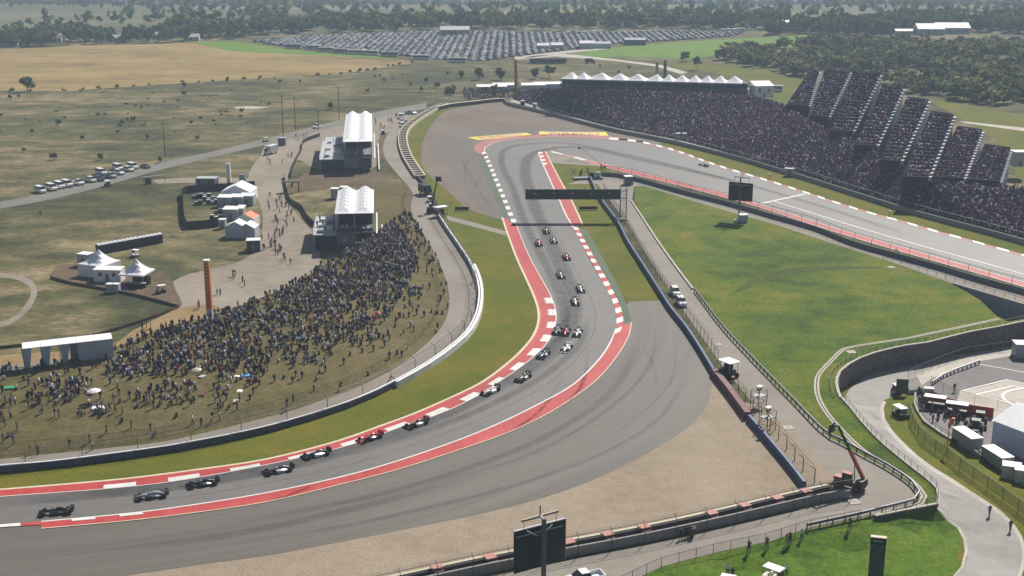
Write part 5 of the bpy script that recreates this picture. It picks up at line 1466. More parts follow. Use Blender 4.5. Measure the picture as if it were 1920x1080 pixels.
# tall mast crane and orange pylons at the far end
def pylon(label, base, h, wd, m, foot=0.12, marks=7, cap=True):
    t = thing('sign_pylon', label, 'sign', base)
    q = MB(); q.box(-wd/2, wd/2, -wd/2, wd/2, h * foot, h, tx=wd * .06, ty=wd * .06); q.build('banner_body', m, t)
    q = MB(); q.box(-wd/2 + .02, wd/2 - .02, -wd/2 + .02, wd/2 - .02, 0, h * foot); q.build('plinth', lgrey, t)
    if cap:
        q = MB(); q.box(-wd/2 - .04, wd/2 + .04, -wd/2 - .04, wd/2 + .04, h, h + .35); q.build('top_cap', white_p, t)
    for k in range(marks):
        z = h * (.93 - .06 * k); f_ = 1 - .06 * (z / h)
        q = MB(); y_ = -wd/2 + wd * .06 * (z - h * foot) / (h * (1 - foot)) - .03
        q.box(-wd * .26 * (1 + .2 * (k % 2)), wd * .30, y_, y_ + .02, z, z + h * .012); q.box(-wd * .26, -wd * .14, y_, y_ + .02, z - h * .018, z) if k % 3 else q.box(wd * .12, wd * .26, y_, y_ + .02, z - h * .018, z)
        q.build('glyph', cream_b if m is orange_d else mgrey, t)
    return t
base = G(394, 596)
pylon('tall burnt orange sign pylon at the top of the spectator hill', Vector((base.x, base.y, base.z)), (at_y(388, 490, base.y).z - base.z), 1.15, orange_d, foot=.17)
base = P(967, 178)
pylon('orange sign pylon at the far end beside the tall lattice mast', base, at_y(967, 112, base.y).z, 1.5, orange_p, cap=False)
base = P(1231, 160, 4)
pylon('cream sign pylon behind the canopies of the hospitality row', P(1231, 160), at_y(1231, 115, P(1231, 160).y).z, 1.6, cream_b, marks=4, cap=False)
pylon('dark grey sign pylon behind the canopies of the hospitality row', P(1246, 160), at_y(1246, 112, P(1246, 160).y).z, 1.7, mgrey, marks=0, cap=False)
base = P(430, 345)
pylon('white sign pylon with dark marks behind the food stalls', base, at_y(430, 306, base.y).z, 1.25, white_p, foot=.08, marks=6, cap=False)
base = P(456, 358)
pylon('short dark grey sign pylon next to the big white stall tent', base, at_y(456, 327, base.y).z, 2.0, mgrey, foot=.1, marks=2, cap=False)
t = thing('lattice_mast', 'very tall dark lattice mast leaning beside the orange pylon', 'mast', P(975, 178))
b0 = P(975, 178); tops = at_y(952, 55, b0.y + 4) - b0
q = MB()
for k in range(3):
    o_ = Vector((.55 * math.cos(k * 2.09), .55 * math.sin(k * 2.09), 0)); q.tube(o_, tops + o_ * .5, .16, .11, 4)
for k in range(26):
    u, u2 = k / 26, (k + 1) / 26
    o_ = Vector((.5 * math.cos(k * 2.09), .5 * math.sin(k * 2.09), 0)); o2 = Vector((.5 * math.cos((k + 1) * 2.09), .5 * math.sin((k + 1) * 2.09), 0))
    q.beam(tops * u + o_, tops * u2 + o2, .08, .08)
q.build('lattice', darksteel, t)
q = MB(); q.box(-2.2, 2.2, -1.4, 1.4, .4, 2.2); q.build('crane_base', greendark, t)
# street sign tower on the lawn
base = G(1640, 1100)
t = thing('sign_pylon', 'dark grey sign pylon with black header standing on the lawn', 'sign', base, R(-14))
hh = (at_y(1650, 1006, base.y).z - base.z)
q = MB(); q.box(-.95, .95, -.3, .3, 0, hh * .86); q.build('sign_body', mat('sign_slate', (0.075, 0.085, 0.085), 0.5), t)
q = MB(); q.box(-.97, .97, -.32, .32, hh * .86, hh * .985); q.build('header', black_p, t)
q = MB(); q.box(-.99, .99, -.34, .34, hh * .985, hh); q.build('top_cap', cream_b, t)
for k, (x0_, x1_, z_) in enumerate(((-.7, .6, .915), (-.6, -.1, .80), (-.6, 0, .76), (-.6, -.2, .72), (-.5, -.1, .62), (-.6, .4, .52))):
    q = MB(); q.box(x0_, x1_, -.335 if k == 0 else -.315, -.30, hh * z_, hh * z_ + (.16 if k == 0 else .07)); q.build('text_line', lgrey if k == 0 else black_p, t)
# ------------------------------------------------------------------ tents and temporary buildings
def concave_roof(q, x0, x1, y0, y1, z, h, n=8, mi=0, peak=(0.5, 0.5), pw=1.7):
    """tensile pyramid: corners low, a drawn-up point in the middle"""
    vs_, fs = [], []
    for i in range(n + 1):
        for j in range(n + 1):
            u, v_ = i / n, j / n
            du = (peak[0] - u) / peak[0] if u < peak[0] else (u - peak[0]) / (1 - peak[0])
            dv = (peak[1] - v_) / peak[1] if v_ < peak[1] else (v_ - peak[1]) / (1 - peak[1])
            r = max(du, dv)
            vs_.append((x0 + (x1 - x0) * u, y0 + (y1 - y0) * v_, z + h * (1 - r) ** pw))
    for i in range(n):
        for j in range(n):
            a = i * (n + 1) + j
            fs.append((a, a + n + 1, a + n + 2, a + 1))
    q.add(vs_, fs, mi)
def pyramid_tent(label, loc, rz, wx, wy, hw, hp, walls=(1, 1, 1, 1), group=None, roof=None):
    t = thing('pyramid_tent', label, 'tent', loc, rz, group)
    q = MB(); concave_roof(q, -wx/2, wx/2, -wy/2, wy/2, hw, hp); q.build('roof', roof or white_t, t)
    for sx in (-1, 1):
        for sy in (-1, 1):
            q = MB(); q.tube((sx * (wx/2 - .06), sy * (wy/2 - .06), 0), (sx * (wx/2 - .06), sy * (wy/2 - .06), hw), .06, n=5); q.build('pole', steel, t)
    for k, (a, b_) in enumerate((((-wx/2, -wy/2), (wx/2, -wy/2)), ((wx/2, -wy/2), (wx/2, wy/2)), ((wx/2, wy/2), (-wx/2, wy/2)), ((-wx/2, wy/2), (-wx/2, -wy/2)))):
        z0 = 0.02 if walls[k] else hw - .35
        q = MB(); q.wall([Vector((*a, 0)), Vector((*b_, 0))], hw, .04, z0=z0); q.build('side_wall' if walls[k] else 'valance', white_t, t)
    return t
def hut(name, label, cat, loc, rz, wx, wy, h, wall_m, roof_m, over=.12, group=None, door=True, win=0, slope=0.0):
    t = thing(name, label, cat, loc, rz, group)
    q = MB(); q.box(-wx/2, wx/2, -wy/2, wy/2, .05, h); q.build('wall', wall_m, t)
    q = MB(); q.hexa([(-wx/2 - over, -wy/2 - over, h), (wx/2 + over, -wy/2 - over, h), (wx/2 + over, wy/2 + over, h + slope), (-wx/2 - over, wy/2 + over, h + slope)],
                     [(-wx/2 - over, -wy/2 - over, h + .14), (wx/2 + over, -wy/2 - over, h + .14), (wx/2 + over, wy/2 + over, h + .14 + slope), (-wx/2 - over, wy/2 + over, h + .14 + slope)]); q.build('roof', roof_m, t)
    if door:
        q = MB(); q.box(-.45, .45, -wy/2 - .04, -wy/2, .1, min(2.0, h * .85)); q.build('door', mgrey, t)
    for k in range(win):
        x = -wx/2 + wx * (k + .5) / win
        if door and abs(x) < .9: x += 1.1
        q = MB(); q.box(x - .4, x + .4, -wy/2 - .05, -wy/2, h * .5, h * .8); q.build('window', glass_d, t)
    return t
pyramid_tent('large white pyramid tent with closed walls on the left grass', P(188, 514), R(-24), 7.2, 7.2, 3.1, 3.2, group='white pyramid tents')
pyramid_tent('white pyramid tent with open front beside the closed pyramid tent', P(258, 532), R(-10), 6.2, 6.6, 3.0, 3.2, walls=(0, 0, 0, 0), group='white pyramid tents')
hut('container_office', 'white flat-roofed container between the two pyramid tents', 'container', P(206, 526), R(-4), 6.6, 3.0, 2.9, white_p, white_p, slope=.2, win=2)
hut('container_office', 'small white container behind the closed pyramid tent', 'container', P(162, 497), R(-20), 3.2, 2.6, 3.0, lgrey, white_p)
for k in range(2):
    hut('storage_box', ('left', 'right')[k] + ' one of two white storage boxes in front of the open pyramid tent', 'box', P(207 + k * 12, 548), R(-8), 1.5, 1.4, 2.0, lgrey, white_p, door=False, over=.05)
t = thing('serving_counter', 'dark counter under the open pyramid tent', 'counter', P(262, 535), R(-10))
q = MB(); q.box(-2.4, 2.4, -2.2, -1.5, 0, 1.1); q.build('counter_front', black_p, t)
q = MB(); q.box(-2.5, 2.5, -2.3, -1.4, 1.1, 1.2); q.build('worktop', lgrey, t)
q = MB(); q.box(-2, 2, .5, 2, 0, 2.0); q.build('equipment', black_p, t)
for k, (a, b_) in enumerate(((254, 481), (302, 549))):
    vehicle('golf_cart', LIV['darkgrey' if k else 'white'], ('white utility cart behind the white pyramid tents', 'dark utility cart right of the white pyramid tents')[k], P(a, b_), R(150 + 60 * k), 'golf carts')
# portable toilets in a row
A_, B_ = P(186, 476), P(300, 455)
tn = (B_ - A_); rz = math.atan2(tn.y, tn.x)
NT = 16
for k in range(NT):
    p = A_.lerp(B_, k / (NT - 1))
    wd_ = tn.length / (NT - 1) * .94
    t = thing('portable_toilet', 'dark portable toilet with white dome roof, number %d from the left in the row of sixteen' % (k + 1) if False else 'dark portable toilet with white roof, %s in the row' % ('leftmost', 'second from the left', 'third from the left', 'fourth from the left', 'fifth from the left', 'sixth from the left', 'seventh from the left', 'eighth from the left', 'eighth from the right', 'seventh from the right', 'sixth from the right', 'fifth from the right', 'fourth from the right', 'third from the right', 'second from the right', 'rightmost')[k], 'portable toilet', p, rz, 'row of portable toilets')
    q = MB(); q.box(-wd_/2, wd_/2, -.65, .65, 0, 2.4); q.build('cabin', mat('toilet_navy', (0.022, 0.024, 0.038), 0.5), t)
    q = MB(); q.loft([[(-wd_/2, -.68, z_), (wd_/2, -.68, z_), (wd_/2, .68, z_), (-wd_/2, .68, z_)] if i_ == 0 else [(-wd_/2 + .15, -.4, z_), (wd_/2 - .15, -.4, z_), (wd_/2 - .15, .4, z_), (-wd_/2 + .15, .4, z_)] for i_, z_ in enumerate((2.4, 2.72))]); q.build('roof', white_p, t)
    q = MB(); q.box(-wd_/2 + .15, wd_/2 - .15, -.68, -.65, .15, 2.1); q.build('door', mat('toilet_door', (0.035, 0.035, 0.05), 0.5), t)
# long white shelter at the hill crest
p0, p1 = G(46, 690), G(214, 670)
d = Vector((p1.x - p0.x, p1.y - p0.y, 0)); L_ = d.length
t = thing('long_shelter', 'long white shelter with draped openings on top of the spectator hill', 'shelter', (p0.x, p0.y, min(p0.z, p1.z)), math.atan2(d.y, d.x))
hs = 3.7
dz1 = p1.z - p0.z
for k in range(5):
    x0_, x1_ = L_ * k / 5, L_ * (k + 1) / 5
    q = MB(); q.hexa([(x0_, -.3, hs), (x1_ - .04, -.3, hs), (x1_ - .04, 2.5, hs + .35), (x0_, 2.5, hs + .35)], [(x0_, -.3, hs + .1), (x1_ - .04, -.3, hs + .1), (x1_ - .04, 2.5, hs + .45), (x0_, 2.5, hs + .45)]); q.build('roof_panel', white_t, t)
wallm = mat('shelter_cloth', (0.40, 0.42, 0.48), 0.75, var=0.06, scale=.8)
for x0_, x1_ in ((0, 1.3), (3.6, 5.0), (7.4, 8.6)):
    f_ = L_ / 17.5
    q = MB(); q.hexa([(x0_ * f_, -.05, 0), ((x1_ - .2) * f_, -.05, 0), ((x1_ - .2) * f_, .05, 0), (x0_ * f_, .05, 0)], [(x0_ * f_ - .3, -.05, hs), ((x1_ + .4) * f_, -.05, hs), ((x1_ + .4) * f_, .05, hs), (x0_ * f_ - .3, .05, hs)]); q.build('drape', wallm, t)
for x0_, x1_ in ((10.6, 14.0), (14.05, 17.5)):
    q = MB(); q.box(x0_ * L_ / 17.5, x1_ * L_ / 17.5, -.05, .05, 0, hs); q.build('front_panel', wallm, t)
q = MB(); q.box(L_ - .08, L_, 0, 2.4, 0, hs + .2); q.build('end_wall', wallm, t)
q = MB(); q.box(L_ * .52, L_, 2.3, 2.4, 0, hs + .2); q.build('back_wall', wallm, t)
for k in range(6):
    q = MB(); q.tube((L_ * k / 5 - (.1 if k == 5 else -.05), 0, -1.5), (L_ * k / 5 - (.1 if k == 5 else -.05), 0, hs), .08, n=5); q.build('pole', steel, t)
q = MB(); q.box(-8, L_ + .3, -.6, 2.6, -2.0, -.02); q.build('platform', mat('timber_deck', (0.20, 0.18, 0.17), 0.8), t)
# food stall compound
def gable_tent(label, loc, rz, wx, wy, hw, hp, roof=white_t, wall=white_t, group='stall tents beside the plaza'):
    t = thing('stall_tent', label, 'tent', loc, rz, group)
    for s in (-1, 1):
        q = MB(); q.add([(-wx/2, s * wy/2, hw), (wx/2, s * wy/2, hw), (wx/2, 0, hw + hp), (-wx/2, 0, hw + hp)], [(0, 1, 2, 3)]); q.build('roof_slope', roof, t)
    for s in (-1, 1):
        q = MB(); q.add([(s * wx/2, -wy/2, hw), (s * wx/2, wy/2, hw), (s * wx/2, 0, hw + hp)], [(0, 1, 2)]); q.build('gable', wall, t)
        q = MB(); q.box(s * wx/2 - .03, s * wx/2 + .03, -wy/2, wy/2, 0, hw); q.build('side_wall', wall, t)
    q = MB(); q.box(-wx/2, wx/2, -wy/2 - .03, -wy/2 + .03, 0, hw); q.build('front_wall', wall, t)
    return t
gable_tent('large white gabled stall tent at the back of the stall cluster', P(449, 373), R(88), 9, 9.5, 3.0, 2.2)
for k, (a, b_, wd_, lb_) in enumerate(((424, 387, 4.4, 'leftmost box stall in the back row of three below the gabled tent'), (446, 386, 4.2, 'middle box stall in the back row of three below the gabled tent'), (465, 384, 4.2, 'rightmost box stall in the back row of three below the gabled tent'), (435, 410, 4.4, 'larger box stall in the front row of stalls'), (453, 408, 2.0, 'narrow box stall in the front row of stalls'))):
    hut('box_stall', 'white roofed ' + lb_, 'stall', P(a, b_), R(-3), wd_, 3.4, 3.0, mat('stall_grey', (0.36, 0.38, 0.42), 0.6), white_p, group='white roofed box stalls', slope=.35)
gable_tent('bright orange stall tent among the white stalls', P(465, 423), R(80), 5, 5.2, 2.6, 1.4, roof=orange_p, wall=white_t)
gable_tent('white stall tent with two peaks, left half, in front of the orange tent', P(446, 443), R(85), 4.6, 5.4, 3.2, 1.4, wall=grey_t)
gable_tent('white stall tent with two peaks, right half, in front of the orange tent', P(467, 443), R(85), 4.6, 4.6, 2.8, 1.3, wall=grey_t)
hut('box_stall', 'small white box at the left of the orange tent', 'stall', P(418, 428), R(0), 1.8, 1.8, 2.6, lgrey, white_p, group='white roofed box stalls')
hut('food_truck', 'dark food truck with white roof at the front of the stalls', 'food truck', P(476, 470), R(8), 3.4, 3.0, 3.0, mat('truck_dark', (0.05, 0.05, 0.065), 0.5), white_p, win=1)
hut('site_office', 'grey cabin with pale roof beside the path behind the stalls', 'cabin', P(389, 350), R(-3), 6.6, 4.0, 3.0, mat('cabin_grey', (0.22, 0.23, 0.25), 0.7), lgrey, win=3)
hut('site_office', 'grey box unit next to the white box truck', 'cabin', P(529, 272), R(5), 3.0, 2.6, 2.9, mgrey, lgrey, door=False)
cpts = catmull(W([(478, 352), (420, 357), (350, 362), (344, 382), (347, 420), (352, 430), (413, 424)]), 4)
t = thing('screen_fence', 'black screen fence round the yard of the food stalls', 'fence', cpts[0]); cl = [p - cpts[0] for p in cpts]
q = MB(); q.wall(cl, 2.3, .08); q.build('screen', black_p, t)
posts_along(t, 'post', cl, 4.0, lambda q: q.box(-.05, .05, -.05, .05, 0, 2.4), [darksteel])
for k, (a, b_) in enumerate(((368, 372), (381, 371), (372, 384), (395, 383), (405, 378), (388, 377), (410, 400), (402, 412))):
    t = thing('stacked_crates', ('dark equipment crates', 'pale topped equipment crates')[k % 2] + ' in the stall yard, ' + ('by the left fence corner', 'near the back fence', 'in the back row, left', 'in the back row, middle', 'beside the box stalls', 'behind the back row', 'between yard grass and stalls', 'at the near right of the yard')[k], 'crates', P(a, b_), random.uniform(-.3, .3), 'equipment crates in the stall yard')
    for j in range(2 + k % 2):
        q = MB(); q.box(j * 1.3 - 1.2, j * 1.3 - .1, -.6, .6, 0, .9 + .5 * ((j + k) % 2)); q.build('crate', black_p if (j + k) % 2 else mgrey, t)
        q = MB(); q.box(j * 1.3 - 1.25, j * 1.3 - .05, -.65, .65, .9 + .5 * ((j + k) % 2), 1.0 + .5 * ((j + k) % 2)); q.build('lid', lgrey if k % 2 else mgrey, t)
t = thing('timber_gate', 'brown timber gate frame across the dirt plaza', 'gate', P(547, 360), R(5))
for x in (-2.3, 2.3):
    for y in (-.8, .8):
        q = MB(); q.box(x - .15, x + .15, y - .15, y + .15, 0, 3.3); q.build('gate_post', wood, t)
q = MB(); q.box(-2.6, 2.6, -1.0, 1.0, 3.3, 3.6); q.build('lintel', wood, t)
q = MB(); q.box(-2.6, 2.6, -1.02, -.9, 3.6, 3.7); q.build('lintel_trim', lgrey, t)
t = thing('checkpoint_canopy', 'pale bar gate with dark booth across the side path', 'gate', P(287, 344), R(35))
q = MB(); q.beam((-3.5, 0, 2.4), (4.5, 0, 2.5), .25, .2); q.build('beam', white_p, t)
for x in (-3.2, 4.2):
    q = MB(); q.box(x - .1, x + .1, -.1, .1, 0, 2.45); q.build('post', steel, t)
q = MB(); q.box(-2.6, -.8, -.5, .5, 0, 2.1); q.build('booth', wood, t)

# ------------------------------------------------------------------ two-deck hospitality pavilions with scalloped roofs
def pavilion(label, fl, fr, roof_y, back_y, bays, terrace_px, dark_y):
    """fl, fr: ground pixels of the front corners; roof_y: pixel row of the front eave; back_y: row of the rear eave"""
    a, b_ = P(*fl), P(*fr)
    b_ = Vector((b_.x, a.y, 0))
    wd = b_.x - a.x
    he = at_y((fl[0] + fr[0]) / 2, roof_y, a.y).z
    bk = P((fl[0] + fr[0]) / 2, back_y, he)
    lean = (bk.x - (a.x + b_.x) / 2 + wd * .02) / (bk.y - a.y)
    L_ = bk.y - a.y
    t = thing('hospitality_pavilion', label, 'pavilion', a, -math.atan(lean), 'two-deck hospitality pavilions')
    q = MB()
    for i in range(bays):
        for j in range(2):
            concave_roof(q, j * wd/2 - (.3 if j == 0 else 0), (j + 1) * wd/2 + (.3 if j == 1 else 0), i * L_/bays, (i + 1) * L_/bays, he, he * .18, n=6, peak=(.5, .8), pw=1.3)
    q.build('tensile_roof', white_t, t)
    mid = he * .45
    for nm, z0, z1 in (('upper_deck', mid, mid + .35), ('ground_deck', he * .12, he * .12 + .3)):
        q = MB(); q.box(0, wd, 0, L_, z0, z1); q.build(nm, mgrey, t)
    q = MB(); q.box(.3, wd - .3, .5, L_ - .3, he * .15, mid); q.build('lower_glazing', glass_d, t)
    q = MB(); q.box(wd * .0, wd * .5, -.06, .06, he * .16, mid - .1); q.build('front_screen', mgrey, t)
    q = MB(); q.box(.6, wd * .97, L_ * .3, L_ - .4, mid + .35, he - .4); q.build('upper_interior', black_p, t)
    for x in (0.1, wd * .5, wd - .1):
        for k in range(bays + 1):
            if x != wd * .5 or k in (0, bays):
                q = MB(); q.tube((x, min(L_ - .1, max(.1, L_ * k / bays)), 0), (x, min(L_ - .1, max(.1, L_ * k / bays)), he + .05), .09, n=5); q.build('post', lgrey, t)
    for z in (mid + .35,):
        q = MB(); q.box(0, wd, -.03, .03, z + .9, z + 1.0); q.box(0, wd, -.02, .02, z + .1, z + .85); q.build('railing', darksteel, t)
        q = MB(); q.box(wd - .03, wd + .03, 0, L_, z + .9, z + 1.0); q.box(-.03, .03, 0, L_, z + .9, z + 1.0); q.build('railing', darksteel, t)
    # terrace on the left, at half height, on posts
    tw = a.x - P(terrace_px, fl[1]).x
    q = MB(); q.box(-tw, -.05, 0, L_ * .72, mid - .45, mid - .15); q.build('terrace', lgrey, t)
    q = MB(); q.box(-tw, -tw + .08, 0, L_ * .72, mid - .15, mid + .85); q.box(-tw, 0, -.04, .04, mid + .75, mid + .85); q.build('terrace_railing', lgrey, t)
    for k in range(5):
        q = MB(); q.tube((-tw + .15, .15 + L_ * .7 * k / 4, 0), (-tw + .15, .15 + L_ * .7 * k / 4, mid - .3), .1, n=5); q.build('terrace_post', lgrey, t)
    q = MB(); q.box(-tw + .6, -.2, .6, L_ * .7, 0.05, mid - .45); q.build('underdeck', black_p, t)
    for k in range(6):
        q = MB(); x_ = -tw * .7 + (k % 2) * tw * .35; y_ = L_ * (.06 + .11 * k); q.box(x_ - .8, x_ + .8, y_, y_ + 1.2, mid - .15, mid + .62); q.build('table', white_p if k % 3 else mgrey, t)
    # white drink rails along the right flank
    for dx, z in ((1.0, mid), (2.4, .9)):
        q = MB(); q.beam((wd + dx, -.5, z), (wd + dx, L_ * .8, z), .35, .25); q.build('flank_rail', white_p, t)
    return t, a, wd, L_, he, mid, tw, lean
PAV = [pavilion('farther two-deck pavilion with scalloped white roof and left terrace', (646, 323), (698, 323), 266, 214, 8, 600, 323),
       pavilion('nearer two-deck pavilion with scalloped white roof above the dense crowd', (632, 469), (700, 469), 401, 357, 7, 588, 469)]
for k, (a, b_) in enumerate(((628, 366), (645, 363))):
    hut('generator_box', ('grey', 'cream')[k] + ' generator box behind the nearer pavilion', 'generator', P(a, b_ + 6), R(0), 2.2, 2.4, 3.2, lgrey if k == 0 else cream_b, white_p, door=False)

# ------------------------------------------------------------------ hospitality row along the crest of the grandstand bank
S0, S1 = P(1052, 172, 9.5), P(1400, 182, 9.5)
d = S1 - S0; L_ = d.length
t = thing('hospitality_row', 'long dark two-storey hospitality row above the packed grandstand', 'pavilion', S0, math.atan2(d.y, d.x))
hh = 6.2
q = MB(); q.box(0, L_, 0, 9, -4, hh * .48); q.build('lower_storey', mat('row_dark', (0.020, 0.026, 0.036), 0.4), t)
q = MB(); q.box(-.3, L_ + .3, -1.6, 9.4, hh * .48, hh * .53); q.build('balcony', mgrey, t)
q = MB(); q.box(0, L_, 1.2, 9, hh * .53, hh * .96); q.build('upper_storey', mat('row_dark', (0.020, 0.026, 0.036), 0.4), t)
for k in range(30):
    x_ = L_ * (k + .5) / 30
    q = MB(); q.box(x_ - L_/75, x_ + L_/75, -.05, 0, .3, hh * .42); q.build('window', glass_d, t)
    q = MB(); q.tube((L_ * k / 30, -1.4, -1), (L_ * k / 30, -1.4, hh), .07, n=4); q.build('post', darksteel, t)
q = MB(); q.box(-.2, L_ + .2, -1.65, -1.58, hh * .62, hh * .66); q.box(-.2, L_ + .2, -1.64, -1.59, hh * .53, hh * .61); q.build('railing', mat('rail_blue', (0.05, 0.08, 0.10), 0.5), t)
px_peaks = [1068, 1090, 1126, 1160, 1194, 1230, 1252, 1277, 1301, 1324, 1348, 1373]
edges_ = [1052, 1079, 1103, 1143, 1177, 1212, 1241, 1265, 1290, 1313, 1336, 1361, 1390]
ordn = ['leftmost', 'second from the left', 'third from the left', 'fourth from the left', 'fifth from the left', 'sixth from the left', 'sixth from the right', 'fifth from the right', 'fourth from the right', 'third from the right', 'second from the right', 'rightmost']
top_y = S0.y
for k in range(12):
    u0, u1 = [(e_ - 1052) / (1400 - 1052) for e_ in edges_[k:k + 2]]
    pk = ((px_peaks[k] + 3 - edges_[k]) / (edges_[k + 1] - edges_[k]))
    base = S0.lerp(S1, u0) + Vector((0, 0, hh))
    tt = thing('canopy_tent', 'white peaked canopy on the hospitality row, ' + ordn[k], 'canopy', base, math.atan2(d.y, d.x), 'peaked canopies along the hospitality row')
    w_ = L_ * (u1 - u0)
    q = MB(); concave_roof(q, 0, w_, -1.4, 9, 0, 3.0, n=8, peak=(min(.8, max(.2, pk)), .5), pw=1.15); q.build('canopy_roof', white_t, tt)
    q = MB(); q.box(0, w_, -1.45, -1.38, -.55, 0.02); q.build('valance', grey_t, tt)
    for x_ in (.1, w_ - .1):
        q = MB(); q.tube((x_, -1.3, -3), (x_, -1.3, 0), .06, n=4); q.build('pole', steel, tt)
p = S1 + d.normalized() * 5
hut('box_stall', 'white gabled kiosk at the right end of the hospitality row', 'kiosk', Vector((p.x + 2, p.y + 2, 9.5)), R(10), 9, 7, 5.2, white_p, white_t, win=2, slope=1.6)
for k, (a, b_) in enumerate(((1402, 178), (1424, 181))):
    vehicle('box_truck', VW, ('left', 'right')[k] + ' white catering truck at the right end of the hospitality row', G(a, b_), R(170 + 15 * k), 'catering trucks', cat='truck', name='catering_truck')
# low white roofs left of the row
for k, (a, b_, wd_) in enumerate(((922, 166, 16), (945, 163, 12), (1000, 163, 13), (1028, 161, 16))):
    hut('long_tent', ('leftmost', 'second', 'third', 'rightmost') [k] + ' of the low white tents beyond the far corner', 'tent', P(a, b_ + 6), R(6), wd_, 5, 2.8, grey_t, white_t, group='low white tents beyond the far corner', door=False, slope=.8)

# ------------------------------------------------------------------ raked stands on top of the bank
blocks = [((1475, 199), (1516, 202), (1518, 136), (1536, 137), 14, 24), ((1517, 221), (1553, 223), (1546, 134), (1594, 138), 13, 26), ((1557, 249), (1598, 251), (1600, 137), (1651, 143), 12, 28),
          ((1603, 276), (1643, 278), (1655, 163), (1694, 169), 11, 25.5), ((1650, 305), (1688, 307), (1700, 187), (1741, 192), 10, 24), ((1692, 336), (1740, 338), (1745, 214), (1788, 220), 9, 22.5),
          ((1744, 337), (1806, 339), (1795, 242), (1841, 249), 8.5, 18.3), ((1808, 341), (1874, 345), (1846, 276), (1894, 283), 8, 15)]
names8 = ['back row stand at the far left of the stepped stands', 'second of the stepped stands from the left', 'third of the stepped stands from the left, tallest', 'fourth of the stepped stands from the left', 'fourth of the stepped stands from the right', 'third of the stepped stands from the right', 'second of the stepped stands from the right', 'stand at the right end of the stepped stands']
deck_m = mat('stand_deck', (0.09, 0.085, 0.09), 0.7, var=.2)
aisle_m = mat('aisle_metal', (0.50, 0.50, 0.53), 0.5, var=.1)
cloth_m = mat('stand_side_cloth', (0.26, 0.28, 0.33), 0.7)
dark_front = mat('stand_front', (0.018, 0.022, 0.035), 0.6)
STANDS = []
for (fl, fr, bl, br, zf, zb_), nm in zip(blocks, names8):
    a, b_, c, e = P(*fl, zf), P(*fr, zf), P(*br, zb_), P(*bl, zb_)
    c.x = c.x; 
    t = thing('raked_stand', 'crowded raked ' + nm if not nm.startswith('back') else 'crowded ' + nm, 'grandstand', a, 0, 'stepped stands on top of the bank')
    o_ = a.copy()
    rows = 18
    q = MB()
    for k in range(rows):
        u0, u1 = k / rows, (k + 1) / rows
        l0, r0, l1, r1 = a.lerp(e, u0), b_.lerp(c, u0), a.lerp(e, u1), b_.lerp(c, u1)
        z = l0.z + (zb_ - zf) / rows * .9
        A_ = [Vector((l0.x, l0.y, z)) - o_, Vector((r0.x, r0.y, z)) - o_, Vector((r1.x, r1.y, z)) - o_, Vector((l1.x, l1.y, z)) - o_]
        q.add(A_, [(0, 1, 2, 3)])
        q.add([Vector((l0.x, l0.y, l0.z - .1)) - o_, Vector((r0.x, r0.y, l0.z - .1)) - o_, A_[1], A_[0]], [(0, 1, 2, 3)])
    q.build('seating_tiers', deck_m, t)
    q = MB(); dn = Vector((0, 0, -4.5 if zf > 11.5 else -2.2)); q.add([a - o_ + dn, b_ - o_ + dn, b_ - o_ + Vector((0, 0, .9)), a - o_ + Vector((0, 0, .9))], [(0, 1, 2, 3)]); q.build('front_panel', dark_front, t)
    q = MB(); q.add([a - o_ + Vector((0, -.05, .9)), b_ - o_ + Vector((0, -.05, .9)), b_ - o_ + Vector((0, -.05, 1.15)), a - o_ + Vector((0, -.05, 1.15))], [(0, 1, 2, 3)]); q.build('front_rail', steel, t)
    for s0, s1 in ((a, e), (b_, c)):
        q = MB(); q.add([s0 - o_ + dn, s1 - o_ + Vector((0, 0, -zb_)), s1 - o_ + Vector((0, 0, 1)), s0 - o_ + Vector((0, 0, 1))], [(0, 1, 2, 3)]); q.build('side_panel', cloth_m, t)
    q = MB(); q.add([e - o_ + Vector((0, 0, -zb_)), c - o_ + Vector((0, 0, -zb_)), c - o_ + Vector((0, 0, 1.2)), e - o_ + Vector((0, 0, 1.2))], [(0, 1, 2, 3)]); q.build('back_panel', cloth_m, t)
    # aisle stairs down the right edge
    wa = 0.95
    dxa = Vector((wa, 0, 0))
    st_ = t
    for k in range(rows):
        u0, u1 = k / rows, (k + 1) / rows
        r0, r1 = b_.lerp(c, u0) - o_, b_.lerp(c, u1) - o_
        q = MB(); z0 = r0.z; z1 = r1.z + .25
        q.hexa([r0 + Vector((.1, 0, -.2)), r0 + dxa + Vector((0, 0, -.2)), r1 + dxa + Vector((0, 0, -.2)), r1 + Vector((.1, 0, -.2))], [Vector((r0.x + .1, r0.y, z1)), Vector((r0.x + wa, r0.y, z1)), Vector((r1.x + wa, r1.y, z1)), Vector((r1.x + .1, r1.y, z1))]); q.build('aisle_step', aisle_m, st_)
    STANDS.append((a, b_, c, e, zf, zb_))
p = P(1898, 300, 6)
hut('commentary_box', 'white topped box at the right end of the stepped stands', 'cabin', Vector((p.x + 2, p.y, 4)), R(0), 4.2, 4.5, 5.0, lgrey, white_p)

